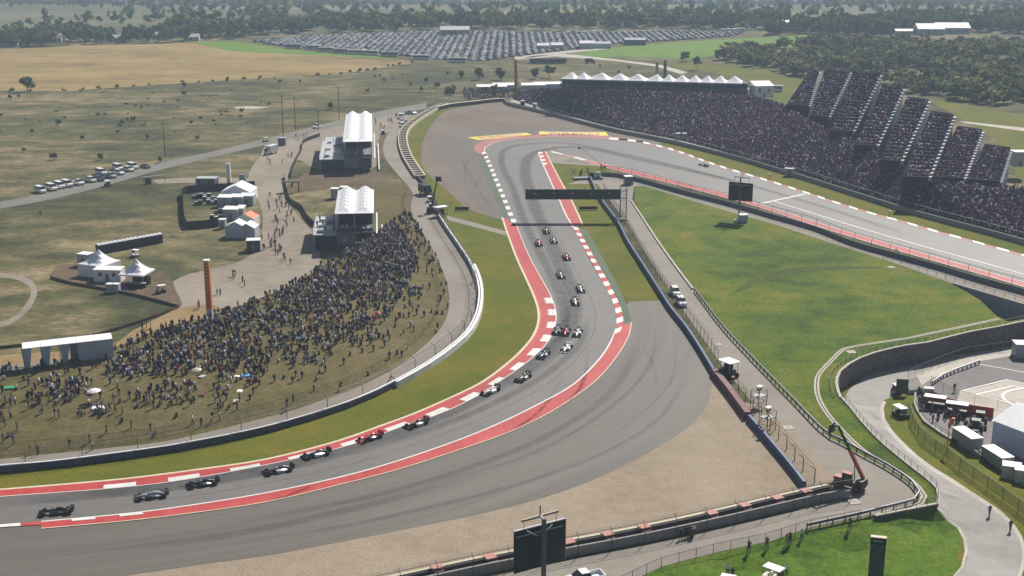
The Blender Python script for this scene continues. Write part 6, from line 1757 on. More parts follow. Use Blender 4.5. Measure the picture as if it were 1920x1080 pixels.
# ------------------------------------------------------------------ infield service equipment
t = thing('covered_tractor', 'dark recovery tractor under a white flat canopy beside the blue barrier', 'tractor', P(1366, 706), R(-58))
for x in (-1.3, 1.3):
    for y in (-1, 1):
        q = MB(); q.tube((x, y, .5), (x, y, 3.1), .06, n=5); q.build('canopy_post', steel, t)
q = MB(); q.box(-1.7, 1.7, -1.35, 1.35, 3.1, 3.2); q.build('canopy', white_p, t)
q = MB(); q.box(-1.6, 1.4, -.7, .7, .6, 1.7, tx=.2, ty=.1); q.box(-.9, .6, -.6, .6, 1.7, 2.6, tx=.15, ty=.1); q.build('body', black_p, t)
for x, r_ in ((-1.0, .75), (1.2, .5)):
    for s in (1, -1):
        q = MB(); q.tube((x, s * .75, r_), (x, s * 1.1, r_), r_, n=12); q.build('wheel', black_r, t)
def camera_tower(label, loc, rz, h):
    t = thing('camera_tower', label, 'scaffold', loc, rz, 'camera scaffolds beside the gravel trap')
    for x in (-1.1, 1.1):
        for y in (-.9, .9):
            q = MB(); q.tube((x, y, 0), (x, y, h + 1), .06, n=4); q.build('standard', browsteel, t)
    q = MB()
    for z in (h * .5, h, h + 1):
        for (x0_, y0_, x1_, y1_) in ((-1.1, -.9, 1.1, -.9), (1.1, -.9, 1.1, .9), (1.1, .9, -1.1, .9), (-1.1, .9, -1.1, -.9)): q.beam((x0_, y0_, z), (x1_, y1_, z), .06, .06)
    q.beam((-1.1, -.9, 0), (1.1, -.9, h), .05, .05); q.beam((1.1, -.9, 0), (1.1, .9, h), .05, .05); q.build('ledger', browsteel, t)
    q = MB(); q.box(-1.1, 1.1, -.9, .9, h - .1, h); q.build('platform', lgrey, t)
    q = MB(); q.box(-.3, .5, -.2, .3, h + .9, h + 1.3); q.tube((0.1, 0, h), (0.1, 0, h + .9), .08, n=5); q.build('camera', black_p, t)
    q = MB(); q.box(-.9, .1, -.8, .0, h + 1.9, h + 1.95); q.tube((-.9, -.8, h + .9), (-.9, -.8, h + 1.9), .03, n=4); q.build('sunshade', white_p, t)
    return t
camera_tower('scaffold camera tower with white sunshade by the maroon barrier', P(1422, 763), R(40), 2.2)
camera_tower('scaffold camera tower just below the first one by the gravel tip', P(1438, 806), R(40), 2.4)
t = thing('camera_stand', 'raised camera stand with equipment inside the far corner', 'scaffold', P(1097, 336), R(8))
q = MB(); q.box(-4, 6, -1.5, 1.5, .5, .7); q.build('deck', mgrey, t)
for x in (-3.8, 0, 3, 5.8):
    q = MB(); q.box(x - .08, x + .08, -1.4, 1.4, 0, .5); q.build('trestle', darksteel, t)
for x in (2.4, 4.6):
    q = MB(); q.box(x - .8, x + .8, -.5, .9, .7, 2.3, tx=.1); q.build('equipment_case', black_p if x < 3 else lgrey, t)
hut('marshal_cabin', 'grey marshal cabin with white roof by the wall of the straight', 'cabin', P(1178, 346), R(12), 2.6, 2.4, 2.8, mgrey, white_p)
for k, (a, b_, s_) in enumerate(((1271, 262, 'farther'), (1283, 262, 'nearer'))):
    hut('marshal_cabin', 'small white topped marshal post on the grandstand walkway, ' + ('left one of the pair', 'right one of the pair')[k], 'cabin', P(a, b_, .3), R(-18), 1.6, 1.4, 2.6, steel, white_p, group='marshal posts on the grandstand walkway')
hut('marshal_cabin', 'grey marshal cabin standing at the wall before the dense grandstand crowd', 'cabin', P(1480, 329, .3), R(-20), 3.0, 1.8, 2.4, steel, lgrey)
for k, (a, b_) in enumerate(((980, 198), (1003, 203))):
    hut('marshal_cabin', ('dark marshal hut at the far end of the grandstand walkway', 'white marshal hut at the far end of the grandstand walkway')[k], 'cabin', P(a, b_, .3), R(-15), 1.9, 1.6, 2.3, black_p if k == 0 else white_p, white_p, door=k == 1)
for k, (a, b_, lb_) in enumerate(((895, 258, ''), (1443, 335, 'on the verge of the straight'), (1668, 405, 'on the verge far along the straight'))[1:]):
    t = thing('trackside_camera', 'small grey trackside camera ' + lb_, 'camera', P(a, b_), R(-100))
    q = MB(); q.tube((0, 0, 0), (0, 0, 1.0), .08, n=5); q.build('stand', darksteel, t)
    q = MB(); q.box(-.35, .45, -.3, .3, 1.0, 1.6); q.build('housing', lgrey, t)
for k, (a, b_, w_, lb_) in enumerate(((866, 392, 11.0, 'black distance board panel on the grass behind the far left barrier'), (1103, 391, 9.5, 'black distance board panel on the right verge beneath the gantry'))):
    t = thing('board_panel', lb_, 'sign', P(a, b_ + 3), R(3))
    wm = 26 if k == 0 else 34
    ww = (P(a + wm / 2, b_) - P(a - wm / 2, b_)).length / 2
    q = MB(); q.box(-ww, ww, -.12, .12, .25, 1.15); q.build('board', mat('board_black', (0.012, 0.012, 0.008), .6), t)
    for x in (-ww * .8, ww * .8):
        q = MB(); q.box(x - .06, x + .06, .12, .25, 0, 1.1); q.build('leg', darksteel, t)
# manhole slabs
for k, (a, b_, lb_) in enumerate(((1345, 646, 'beside the covered tractor on the service road'), (1478, 802, 'below the camera towers on the service road'), (1601, 941, 'beside the telehandler on the service road'), (1671, 501, 'at the top edge of the infield grass'), (1596, 660, 'inside the drain bend on the infield grass'))):
    p = P(a, b_, .05)
    t = thing('drain_cover', 'pale concrete drain cover ' + lb_, 'drain cover', p, R(12), 'pale drain covers')
    q = MB(); q.box(-.85, .85, -.85, .85, -.02, .06); q.build('slab', pale_m, t)
    q = MB(); q.box(-.35, .35, -.35, .35, .06, .075); q.build('grate', mgrey, t)

# ------------------------------------------------------------------ paddock on the right
def cz(a, b_): return G(a, b_)
pa, pb = cz(1856, 832), cz(1950, 872)
t = thing('event_tent', 'large white event tent with blue-grey walls at the right edge', 'tent', cz(1858, 836), math.atan2(*( (pb - pa).yx)))
q = MB(); q.box(0, 14, 0, .12, 0, 4.6); q.build('front_wall', mat('tent_blue_wall', (0.42, 0.47, 0.58), 0.7, var=.05), t)
q = MB(); q.box(0, .12, 0, 11, 0, 4.6); q.build('side_wall', mat('tent_blue_wall', (0.42, 0.47, 0.58), 0.7), t)
q = MB(); q.add([(-.2, -.2, 4.55), (14.2, -.2, 4.55), (14.2, 5.5, 6.6), (-.2, 5.5, 6.6)], [(0, 1, 2, 3)]); q.build('roof_slope', white_t, t)
q = MB(); q.add([(-.2, 5.5, 6.6), (14.2, 5.5, 6.6), (14.2, 11.2, 4.55), (-.2, 11.2, 4.55)], [(0, 1, 2, 3)]); q.build('roof_slope', white_t, t)
q = MB(); q.add([(-.02, 0, 4.5), (-.02, 11, 4.5), (-.02, 5.5, 6.5)], [(0, 1, 2)]); q.build('gable', white_t, t)
for k, (a, b_, lb_) in enumerate(((1812, 838, 'farther'), (1868, 874, 'nearer'))):
    p = cz(a, b_)
    t = thing('box_trailer', lb_ + ' of two white roofed trailers behind the verge fence', 'trailer', p, heading((1782, 812), (1840, 848)), 'white roofed trailers in the paddock')
    q = MB(); q.box(-2.7, 2.7, -1.1, 1.1, .6, 2.5); q.build('body', mat('trailer_grey', (0.30, 0.30, 0.30), 0.6), t)
    q = MB(); q.box(-2.75, 2.75, -1.15, 1.15, 2.5, 2.6); q.build('roof', white_p, t)
    for x in (-2.2, -1.2):
        for s in (1, -1):
            q = MB(); q.tube((x, s * .9, .45), (x, s * 1.2, .45), .45, n=10); q.build('wheel', black_r, t)
    q = MB(); q.beam((2.7, 0, .8), (3.9, 0, .5), .15, .15); q.build('drawbar', darksteel, t)
for k, (a, b_, lb_) in enumerate(((1895, 890, 'left'), (1918, 898, 'right'))):
    hut('storage_box', lb_ + ' cream storage box in the paddock at the right edge', 'box', cz(a, b_ + 6), R(-20), 2.6, 2.0, 2.2, cream_b, white_p, door=False)
hut('container_office', 'pale container at the right edge above the paddock', 'container', cz(1923, 668), R(-5), 5.0, 3.0, 2.9, lgrey, white_p)
# red screen wall
rp = [cz(a, b_) for a, b_ in ((1748, 752), (1775, 764), (1820, 778), (1862, 784))]
t = thing('screen_wall', 'red screen wall between paddock and helicopter pad', 'wall', rp[0]); cl = [p - rp[0] for p in rp]
for k in range(3):
    q = MB(); q.wall(cl[k:k + 2], 1.9, .08); q.build('red_panel', redp, t)
hut('storage_box', 'grey cabinet at the left end of the red screen wall', 'cabinet', cz(1740, 750), R(-10), 1.6, 1.2, 2.3, lgrey, lgrey, door=False)
for k, (a, b_) in enumerate(((1752, 762), (1793, 775))):
    t = thing('bar_shelter', ('left', 'right')[k] + ' dark bar counter with white flat roof in the paddock', 'shelter', cz(a, b_ + 4), R(-24), 'bar counters in the paddock')
    q = MB(); q.box(-1.9, 1.9, -.9, .9, 2.3, 2.42); q.build('roof', white_p, t)
    q = MB(); q.box(-1.7, 1.7, -.5, .5, 0, 1.1); q.build('counter', black_p, t)
    for x in (-1.8, 1.8):
        for y in (-.8, .8):
            q = MB(); q.tube((x, y, 0), (x, y, 2.3), .05, n=4); q.build('post', darksteel, t)
for k, (a, b_) in enumerate(((1836, 800), (1828, 815))):
    t = thing('farm_tractor', ('farther', 'nearer')[k] + ' green tractor beside the event tent', 'tractor', cz(a, b_), R(250), 'green tractors in the paddock')
    gm = mat('tractor_green', (0.02, 0.085, 0.035), 0.5)
    q = MB(); q.box(.2, 2.2, -.5, .5, .7, 1.5, tx=.1, ty=.06); q.build('bonnet', gm, t)
    q = MB(); q.box(-1.1, .3, -.7, .7, 1.0, 2.5, tx=.12, ty=.1); q.build('cab', glass_d, t)
    q = MB(); q.box(-1.1, .3, -.75, .75, 2.5, 2.65); q.build('cab_roof', gm, t)
    for x, r_ in ((-.8, .8), (1.7, .5)):
        for s in (1, -1):
            q = MB(); q.tube((x, s * .75, r_), (x, s * 1.2, r_), r_, n=12); w_ = q.build('wheel', black_r, t)
            q = MB(); q.tube((x, s * 1.19, r_), (x, s * 1.24, r_), r_ * .5, n=10); q.build('hub', mat('hub_yellow', (.5, .4, .05), .5), w_)
# windsock
base = cz(1775, 847)
t = thing('windsock', 'bright orange windsock on a thin pole beside the access road', 'windsock', base)
zt_ = at_y(1776, 792, base.y).z - base.z
q = MB(); q.tube((0, 0, 0), (0, 0, zt_), .07, .05, 6); q.build('pole', orange_d, t)
q = MB(); q.loft([[(x_ + .28 * sc_ * math.cos(2 * math.pi * k / 8), .28 * sc_ * math.sin(2 * math.pi * k / 8), z_) for k in range(8)] for x_, z_, sc_ in ((.05, zt_ - 1.0, .7), (.1, zt_ - .3, 1.0), (.45, zt_ + .55, 1.2), (.6, zt_ + .75, 1.1))]); q.build('sock', orange_p, t)
# verge fence, helipad marks, helipad fence
vf = [G(a, b_) for a, b_ in spx([(1703, 775), (1711, 800), (1727, 827), (1767, 857), (1817, 894), (1867, 929), (1920, 968), (2000, 1030)])]
fence('tall wire fence on the verge below the paddock', vf, 2.2, 3.6, 'post', darksteel, net_d, .05, name='verge_fence')
lg = [G(a, b_) for a, b_ in ledge]
tag(MB().wall([p - lg[0] for p in lg], .45, .35, z0=-.6).build('concrete_edging', pale_m, loc=lg[0]), 'pale concrete kerb wall along the paddock edge', 'edging')
fence('low railing on the concrete edge of the paddock', lift(lg, .4), 1.0, 2.4, 'post', darksteel, net_m, .03, name='paddock_railing')
wk = [G(a, b_) for a, b_ in spx(walk_hi[:7])]
fence('wire fence between the access road and the pale walkway', wk, 1.9, 3.2, 'post', darksteel, net_m, .04, name='walkway_fence')
gr = [G(a, b_) for a, b_ in spx([(1748, 722), (1767, 709), (1790, 699), (1815, 690), (1836, 682)])]
t = thing('guard_rail', 'white topped guard rail on the paddock side of the walkway', 'guard rail', gr[0]); cl = [p - gr[0] for p in gr]
q = MB(); q.wall(lift(cl, .6), .3, .2); q.build('rail', white_p, t)
posts_along(t, 'post', cl, 1.6, lambda q: q.box(-.1, .1, -.1, .1, 0, .65), [black_p])
hf_ = [G(a, b_) for a, b_ in ((1745, 722), (1770, 736), (1800, 752), (1850, 762), (1900, 772), (1960, 785))]
fence('thin wire fence between the red screen wall and helicopter pad', hf_, 1.9, 4.0, 'post', darksteel, net_m, .035, name='pad_fence')
def draped_line(name, px_pts, wd, dz=.05):
    pts_ = []
    for a, b_ in zip(px_pts[:-1], px_pts[1:]):
        for k in range(8):
            pts_.append(G(a[0] + (b_[0] - a[0]) * k / 8, a[1] + (b_[1] - a[1]) * k / 8))
    pts_.append(G(*px_pts[-1]))
    q = MB(); q.strip(lift(off(pts_, wd/2), dz), lift(off(pts_, -wd/2), dz)); tag(q.build(name, white_m), kind='structure')
draped_line('pad_marking', [(1800, 734), (1889, 712), (1950, 727)], .35)
draped_line('pad_marking', [(1830, 740), (1900, 724), (1980, 742), (2060, 770)], .45)
draped_line('pad_marking', [(1830, 740), (1880, 752), (1930, 768)], .45)
c0 = G(1960, 752)
ring = [c0 + Vector((7.5 * math.cos(t_), 7.5 * math.sin(t_), 0)) for t_ in np.linspace(0, 2 * math.pi, 40)]
ring = [drape(p, .06) for p in ring]
q = MB(); q.strip(off(ring, .3), off(ring, -.3)); tag(q.build('pad_marking', white_m), kind='structure')
draped_line('lot_marking', [(1835, 683), (1880, 691), (1960, 706)], .3)
t = thing('notice_board', 'olive brown notice board standing at the fork of the access road', 'sign', cz(1690, 742), R(-10))
q = MB(); q.box(-1.1, 1.1, -.05, .05, .6, 3.3); q.build('board', mat('board_olive', (0.10, 0.09, 0.06), .8), t)
for x in (-.9, .9):
    q = MB(); q.tube((x, .1, 0), (x, .1, 3.2), .06, n=5); q.build('leg', darksteel, t)
t = thing('ticket_kiosk', 'pale angular ramp block at the end of the walkway', 'kiosk', cz(1712, 735), R(15))
q = MB(); q.hexa([(-1.6, -1.2, 0), (1.6, -1.2, 0), (1.6, 1.4, 0), (-1.6, 1.4, 0)], [(-1.6, -1.2, .9), (1.4, -1.2, 1.0), (1.6, 1.4, 2.4), (-1.0, 1.4, 2.2)]); q.build('block', pale_m, t)
vehicle('golf_cart', LIV['darkgrey'], 'dark cart parked behind the olive notice board', cz(1680, 738), R(100), 'golf carts')
# ------------------------------------------------------------------ people
def skin_person(pose):
    """one continuous body grown round a joint skeleton, faces sorted into shirt, trousers, skin, hair"""
    J = {'pel': (0, 0, .95, .15), 'sp': (0, 0, 1.18, .15), 'ch': (0, .01, 1.38, .17), 'nk': (0, .01, 1.52, .065), 'hd': (0, .03, 1.63, .095), 'tp': (0, .03, 1.74, .085)}
    E = [('pel', 'sp'), ('sp', 'ch'), ('ch', 'nk'), ('nk', 'hd'), ('hd', 'tp')]
    arm = {'stand': ((.22, 0, 1.40), (.27, .0, 1.12), (.26, .10, .88)), 'walk': ((.22, 0, 1.40), (.27, -.05, 1.14), (.25, .12, .94)), 'photo': ((.22, 0, 1.40), (.27, .12, 1.22), (.08, .26, 1.52)), 'sit': ((.21, 0, .95), (.26, .12, .72), (.12, .30, .62))}[pose]
    leg = {'stand': ((.10, 0, .92), (.11, .02, .50), (.12, -.01, .08)), 'walk': ((.10, 0, .92), (.10, .12, .50), (.10, .16, .08)), 'photo': ((.10, 0, .92), (.13, .02, .50), (.16, -.01, .08)), 'sit': ((.10, .05, .20), (.14, .38, .46), (.13, .52, .08))}[pose]
    if pose == 'sit':
        for k in ('pel', 'sp', 'ch', 'nk', 'hd', 'tp'):
            x_, y_, z_, r_ = J[k]; J[k] = (x_, y_ - .02, z_ - .72, r_)
    for s in (1, -1):
        for k, nm in enumerate(('sh', 'el', 'ha')):
            x_, y_, z_ = arm[k]
            if pose == 'walk' and s < 0: y_ = -y_
            J[nm + str(s)] = (s * x_, y_, z_, (.075, .055, .05)[k])
        for k, nm in enumerate(('hp', 'kn', 'ft')):
            x_, y_, z_ = leg[k]
            if pose == 'walk' and s < 0: y_ = -y_
            J[nm + str(s)] = (s * x_, y_, z_, (.115, .085, .06)[k])
        x_, y_, z_, r_ = J['ft' + str(s)]; J['to' + str(s)] = (x_, y_ + .16, z_ - .03, .05)
        E += [('ch', 'sh%d' % s), ('sh%d' % s, 'el%d' % s), ('el%d' % s, 'ha%d' % s), ('pel', 'hp%d' % s), ('hp%d' % s, 'kn%d' % s), ('kn%d' % s, 'ft%d' % s), ('ft%d' % s, 'to%d' % s)]
    ks = list(J); ix = {k: i for i, k in enumerate(ks)}
    me = bpy.data.meshes.new('sk')
    me.from_pydata([J[k][:3] for k in ks], [(ix[a], ix[b_]) for a, b_ in E], [])
    o = bpy.data.objects.new('sk', me); col.objects.link(o)
    md = o.modifiers.new('s', 'SKIN')
    for k in ks:
        me.skin_vertices[0].data[ix[k]].radius = (J[k][3],) * 2
    me.skin_vertices[0].data[ix['pel']].use_root = True
    o.modifiers.new('u', 'SUBSURF').levels = 1
    dg = bpy.context.evaluated_depsgraph_get()
    ev = o.evaluated_get(dg)
    out = bpy.data.meshes.new_from_object(ev)
    bpy.data.objects.remove(o)
    z0 = 0.72 if pose == 'sit' else 0.0
    for m in ('shirt', 'trousers'):
        out.materials.append(black_p)
    out.materials.append(mat('skin', skin_c, .6)); out.materials.append(mat('hair', (.05, .035, .025), .7))
    for p in out.polygons:
        c = p.center
        z = c.z + z0
        if z > 1.66 or (z > 1.58 and c.y < -.01): k = 3
        elif z > 1.49: k = 2
        elif abs(c.x) > .15 and pose in ('stand', 'walk') and z < 1.16 and z > .8: k = 2
        elif pose == 'photo' and c.y > .14 and z > 1.2: k = 2
        elif z > .97 or (abs(c.x) > .2 and z > .9): k = 0
        else: k = 1
        if pose == 'sit' and z <= .97: k = 1
        p.material_index = k; p.use_smooth = True
    mn = min(v_.co.z for v_ in out.vertices)
    for v_ in out.vertices: v_.co.z -= mn
    return out
PERS = {k: skin_person(k) for k in ('stand', 'walk', 'photo', 'sit')}
CLOTH = {'black': (.016, .016, .018), 'navy': (.022, .028, .07), 'grey': (.14, .14, .15), 'white': (.70, .70, .70), 'maroon': (.14, .022, .03), 'blue': (.07, .12, .30), 'red': (.38, .03, .03), 'tan': (.32, .24, .16), 'olive': (.09, .09, .045), 'lilac': (.27, .22, .34)}
CLM = {k: mat('cloth_' + k, v_, .85, var=.08) for k, v_ in CLOTH.items()}
def person(loc, rz, pose, shirt, pants, label, group=None):
    o = link('person', PERS[pose], None, loc, rz)
    tag(o, label, 'person', group)
    for i, c in ((0, shirt), (1, pants)):
        o.material_slots[i].link = 'OBJECT'; o.material_slots[i].material = CLM[c]
    s = random.uniform(.96, 1.08)
    o.scale = (s, s, s)
    return o
named = [(1404, 1036, 'photo', 'black', 'black', 'person in black standing at the lawn fence, leftmost of the row'), (1438, 1029, 'photo', 'grey', 'grey', 'person in grey standing at the lawn fence, second from the left'), (1475, 1022, 'photo', 'tan', 'tan', 'person in tan standing close beside another at the lawn fence'), (1481, 1019, 'photo', 'black', 'black', 'person in black standing close beside the one in tan'), (1503, 1012, 'photo', 'white', 'black', 'person in white shirt and dark trousers at the lawn fence'), (1593, 992, 'photo', 'grey', 'black', 'person standing at the guard rail above the lawn'),
         (1364, 1079, 'stand', 'white', 'navy', 'person in white shirt standing by the cart at the bottom edge'), (1474, 1080, 'stand', 'white', 'navy', 'person in white beside the large golf cart'), (1373, 1085, 'stand', 'black', 'black', 'person in black near the cart at the bottom edge'), (1855, 966, 'walk', 'blue', 'navy', 'person in blue shirt walking up the access road'), (1894, 995, 'walk', 'black', 'black', 'person in black walking at the right edge of the access road'),
         (1287, 1008, 'stand', 'black', 'black', 'person in black at the block wall, left of the group'), (1293, 1006, 'stand', 'grey', 'black', 'person in grey at the block wall'), (1300, 1005, 'stand', 'white', 'black', 'person in white at the block wall'), (1297, 1012, 'sit', 'black', 'black', 'person crouching at the block wall'), (1277, 1011, 'photo', 'navy', 'black', 'person in navy with a camera at the block wall'),
         (1789, 735, 'stand', 'black', 'maroon', 'person standing alone behind the red screen wall')]
for a, b_, ps, s_, p_, lb_ in named:
    p = G(a, b_)
    away = math.atan2(p.y, p.x) - math.pi / 2
    person(p, away + (random.uniform(-.4, .4) if ps != 'walk' else math.pi * (a < 1870) + .3), ps, s_, p_, lb_, 'people on foot in the infield')
# paddock groups
rs = random.Random(3)
shirts = ['black'] * 5 + ['navy'] * 5 + ['grey'] * 3 + ['white'] * 3 + ['maroon'] * 2 + ['blue'] * 2 + ['red', 'tan', 'olive', 'lilac']
for k in range(46):
    a, b_ = (rs.uniform(1745, 1800), rs.uniform(770, 795)) if k < 26 else (rs.uniform(1722, 1745), rs.uniform(738, 775)) if k < 40 else (rs.uniform(1806, 1822), rs.uniform(800, 812))
    s_ = rs.choice(['black', 'black', 'navy', 'navy', 'grey'])
    person(G(a, b_), rs.uniform(0, 6.28), 'stand', s_, 'black', 'person in %s among the group at the paddock bar counters' % s_, 'people at the paddock bar counters')
for k in range(9):
    a, b_ = rs.uniform(1073, 1108), rs.uniform(322, 331)
    person(P(a, b_, .05), rs.uniform(0, 6.28), 'stand', rs.choice(shirts), 'black', 'person among the group at the camera stand inside the far corner', 'people at the inner camera stand')
# people strolling on the plaza and roads
plaza_px = [(540, 300, 12, 8), (505, 305, 6, 6), (546, 352, 5, 4), (515, 385, 14, 16), (525, 425, 16, 20), (505, 455, 14, 18), (520, 470, 12, 10), (545, 400, 10, 20), (440, 520, 12, 8), (455, 533, 4, 6), (412, 556, 5, 4), (376, 580, 5, 4), (275, 615, 10, 8), (540, 490, 8, 6), (720, 235, 18, 12), (735, 225, 10, 8), (690, 225, 8, 10), (560, 262, 20, 6)]
npl = [4, 3, 3, 12, 12, 14, 8, 10, 3, 2, 2, 2, 3, 3, 9, 6, 4, 4]
for (a, b_, sx, sy), n_ in zip(plaza_px, npl):
    for k in range(n_):
        p = P(a + rs.uniform(-sx, sx), b_ + rs.uniform(-sy, sy), .05)
        s_ = rs.choice(shirts)
        person(p, rs.uniform(0, 6.28), rs.choice(['walk', 'stand']), s_, rs.choice(['black', 'navy', 'tan', 'grey']), 'person in a %s top walking on the dirt plaza' % s_, 'people strolling on the dirt plaza')
person(P(76, 404), 1.0, 'walk', 'black', 'black', 'lone person in black on the open grass at the far left')
# people on the pavilion terraces
for t_, a, wd, L_, he, mid, tw, lean in PAV:
    for k in range(14):
        up = k < 5
        x_, y_ = (rs.uniform(.5, wd - .5), rs.uniform(.4, 2.2)) if up else (rs.uniform(-tw + .5, -.5), rs.uniform(.5, L_ * .6))
        ang = -math.atan(lean)
        p = a + Vector((x_ * math.cos(ang) - y_ * math.sin(ang), x_ * math.sin(ang) + y_ * math.cos(ang), (mid + .36) if up else (mid - .14)))
        s_ = rs.choice(shirts)
        person(p, rs.uniform(0, 6.28), 'stand', s_, 'black', 'guest in a %s top on the decks of a hospitality pavilion' % s_, 'guests on the pavilion decks')

# crowd bodies: small closed figures, colour per body
def lod_body(seat=False, arms=True):
    v_, f, part = [], [], []
    def ring4(w_, d_, z, y=0.0):
        return [(-w_, y - d_, z), (w_, y - d_, z), (w_, y + d_, z), (-w_, y + d_, z)]
    def fr(a, b_, p_, top=True):
        o = len(v_); v_.extend(a + b_); part.extend([p_] * 8)
        for k in range(4):
            k2 = (k + 1) % 4; f.extend([(o + k, o + k2, o + 4 + k2), (o + k, o + 4 + k2, o + 4 + k)])
        if top: f.extend([(o + 4, o + 5, o + 6), (o + 4, o + 6, o + 7)])
    z = .0
    if seat:
        fr(ring4(.20, .26, .0, .12), ring4(.19, .22, .42, .10), 1)
        fr(ring4(.17, .12, .38), ring4(.23, .13, .92), 0); z = -.55
    else:
        fr(ring4(.12, .10, .0), ring4(.17, .12, .88), 1)
        fr(ring4(.17, .12, .86), ring4(.23, .13, 1.46), 0)
        if arms:
            for s in (1, -1):
                fr([(s * .30 + x_, y_, .82) for x_, y_ in ((-.05, -.05), (.05, -.05), (.05, .05), (-.05, .05))], [(s * .25 + x_, y_, 1.44) for x_, y_ in ((-.05, -.05), (.05, -.05), (.05, .05), (-.05, .05))], 0, False)
    o = len(v_); h = 1.62 + z
    v_.extend([(0, 0, h - .15), (.11, 0, h), (0, .11, h), (-.11, 0, h), (0, -.11, h), (0, 0, h + .14)]); part.extend([2, 2, 2, 2, 2, 3])
    for k in range(4):
        a_, b_ = o + 1 + k, o + 1 + (k + 1) % 4
        f.extend([(o, b_, a_), (o + 5, a_, b_)])
    return np.array(v_), np.array(f), np.array(part)
pal = np.array([(.014, .014, .017), (.020, .022, .045), (.030, .030, .062), (.075, .072, .085), (.52, .52, .54), (.12, .026, .032), (.055, .085, .19), (.28, .03, .03), (.24, .18, .125), (.11, .085, .14), (.035, .033, .035)])
PW = np.array([.15, .17, .13, .12, .09, .09, .07, .025, .05, .05, .055])
pal_p = np.array([(.015, .015, .018), (.02, .024, .05), (.06, .06, .065), (.20, .155, .11), (.05, .065, .10)])
def crowd(name, pos, label, seat=False, arms=True, group=None, facing=-1.57, dark=1.0, hat=.22, size=.94, light=0.0, tint=None):
    V, F, part = lod_body(seat, arms)
    n_ = len(pos)
    if n_ == 0: return
    pos = np.asarray(pos)
    a = rng.normal(facing + 1.57, .7, n_); s = rng.normal(size, .06, n_).clip(.72, 1.1)
    ca, sa = np.cos(a), np.sin(a)
    x_ = (V[None, :, 0] * ca[:, None] - V[None, :, 1] * sa[:, None]) * s[:, None] + pos[:, 0, None]
    y_ = (V[None, :, 0] * sa[:, None] + V[None, :, 1] * ca[:, None]) * s[:, None] + pos[:, 1, None]
    z_ = V[None, :, 2] * s[:, None] + pos[:, 2, None]
    verts = np.stack([x_, y_, z_], -1).reshape(-1, 3)
    faces_ = (F[None] + (np.arange(n_) * len(V))[:, None, None]).reshape(-1, 3)
    pw_ = PW + light * np.array([-.09, -.08, -.05, .05, .12, 0, .02, .01, .03, 0, -.01]); pw_ = pw_ / pw_.sum()
    sh = pal[rng.choice(len(pal), n_, p=pw_)] * rng.uniform(.7, 1.3, (n_, 1)) * dark * (np.array([tint]) if tint else 1)
    pn = pal_p[rng.choice(len(pal_p), n_)] * dark
    sk = np.array(skin_c) * rng.uniform(.45, 1.1, (n_, 1))
    hr = np.where(rng.random((n_, 1)) < hat, np.array([[.72, .72, .72]]) * rng.uniform(.4, 1, (n_, 1)), np.array([[.035, .028, .022]]) * rng.uniform(.6, 2.5, (n_, 1)))
    C4 = np.stack([sh, pn, sk, hr], 1)
    colr = C4[:, part, :].reshape(-1, 3)
    me = mesh_np(name, verts, faces_, [CROWD_M], colr)
    return tag(link(name, me), label, 'crowd', group, 'stuff')
CROWD_M = attr_mat('crowd_clothes', .85, .15)
# hill crowd: dense near the crest, thinning downhill
DENSE = [(215, 650), (300, 617), (390, 592), (480, 562), (560, 527), (620, 488), (680, 457), (735, 418), (760, 440), (785, 490), (770, 530), (740, 580), (700, 605), (650, 640), (560, 660), (480, 690), (400, 700), (300, 705), (215, 700)]
MED = [(-20, 690), (215, 655), (300, 690), (480, 660), (640, 620), (760, 530), (800, 520), (790, 570), (720, 640), (660, 680), (560, 715), (480, 745), (330, 765), (200, 775), (-20, 790)]
hp_, hm = [], []
cf, cc = nsamp(hill_front, 200), nsamp(hill_crest, 200)
k = 0
tries = 0
while tries < 16000:
    tries += 1
    u, v_ = rs.uniform(0, 199.9), rs.random()
    i = int(u)
    p0 = cf[i].lerp(cf[i + 1], u - i).lerp(cc[i].lerp(cc[i + 1], u - i), v_)
    z_ = gz(p0.x, p0.y)
    a, b_ = pix(Vector((p0.x, p0.y, z_)))
    if a < -15 or a > 860: continue
    dn = .60 if inside(a, b_, DENSE) else .22 if inside(a, b_, MED) else .035
    if dn == .22:                                       # gather in loose clusters
        dn = .05 + .22 * (math.sin(p0.x * .31 + 1.3) * math.sin(p0.y * .27 + .6) > .15)
    if dn == .60: dn *= (.36 if a > 640 else .42) + (.55 if a > 640 else .7) * (.5 + .5 * math.sin(p0.x * .22 + 2 * math.sin(p0.y * .09)) * math.sin(p0.y * .19 + 1))
    if b_ > 800 or (a > 700 and b_ > 640): dn = .022
    if rs.random() < dn:
        hp_.append((b_, p0.x, p0.y, z_, a))
hp_.sort(reverse=True)
NIND = max(0, 300 - sum(1 for o in bpy.data.objects if o.name.split('.')[0] == 'person'))
for b_, x_, y_, z_, a in hp_[:NIND]:
    s_ = rs.choice(shirts); ps = rs.choice(['stand', 'stand', 'walk', 'sit', 'sit', 'photo'])
    wh = 'at the left end' if a < 160 else 'left of its middle' if a < 330 else 'in its middle' if a < 520 else 'at its right end'
    person(Vector((x_, y_, z_)), rs.uniform(-2.4, -.9) + math.pi, ps, s_, rs.choice(['black', 'navy', 'tan', 'grey']), 'spectator in a %s top %s low on the spectator hill, %s' % (s_, 'sitting' if ps == 'sit' else 'standing', wh), 'spectators on the lower slope of the hill')
rest = [(x_, y_, z_) for b_, x_, y_, z_, a in hp_[NIND:]]
nst = int(len(rest) * .6); rs.shuffle(rest)
crowd('crowd', rest[:nst], 'dense standing crowd on the spectator hill', arms=True, size=.86, light=.6, hat=.24, dark=1.15)
crowd('crowd', rest[nst:], 'people sitting in the crowd on the spectator hill', seat=True, size=.9, light=.6, hat=.24, dark=1.15)
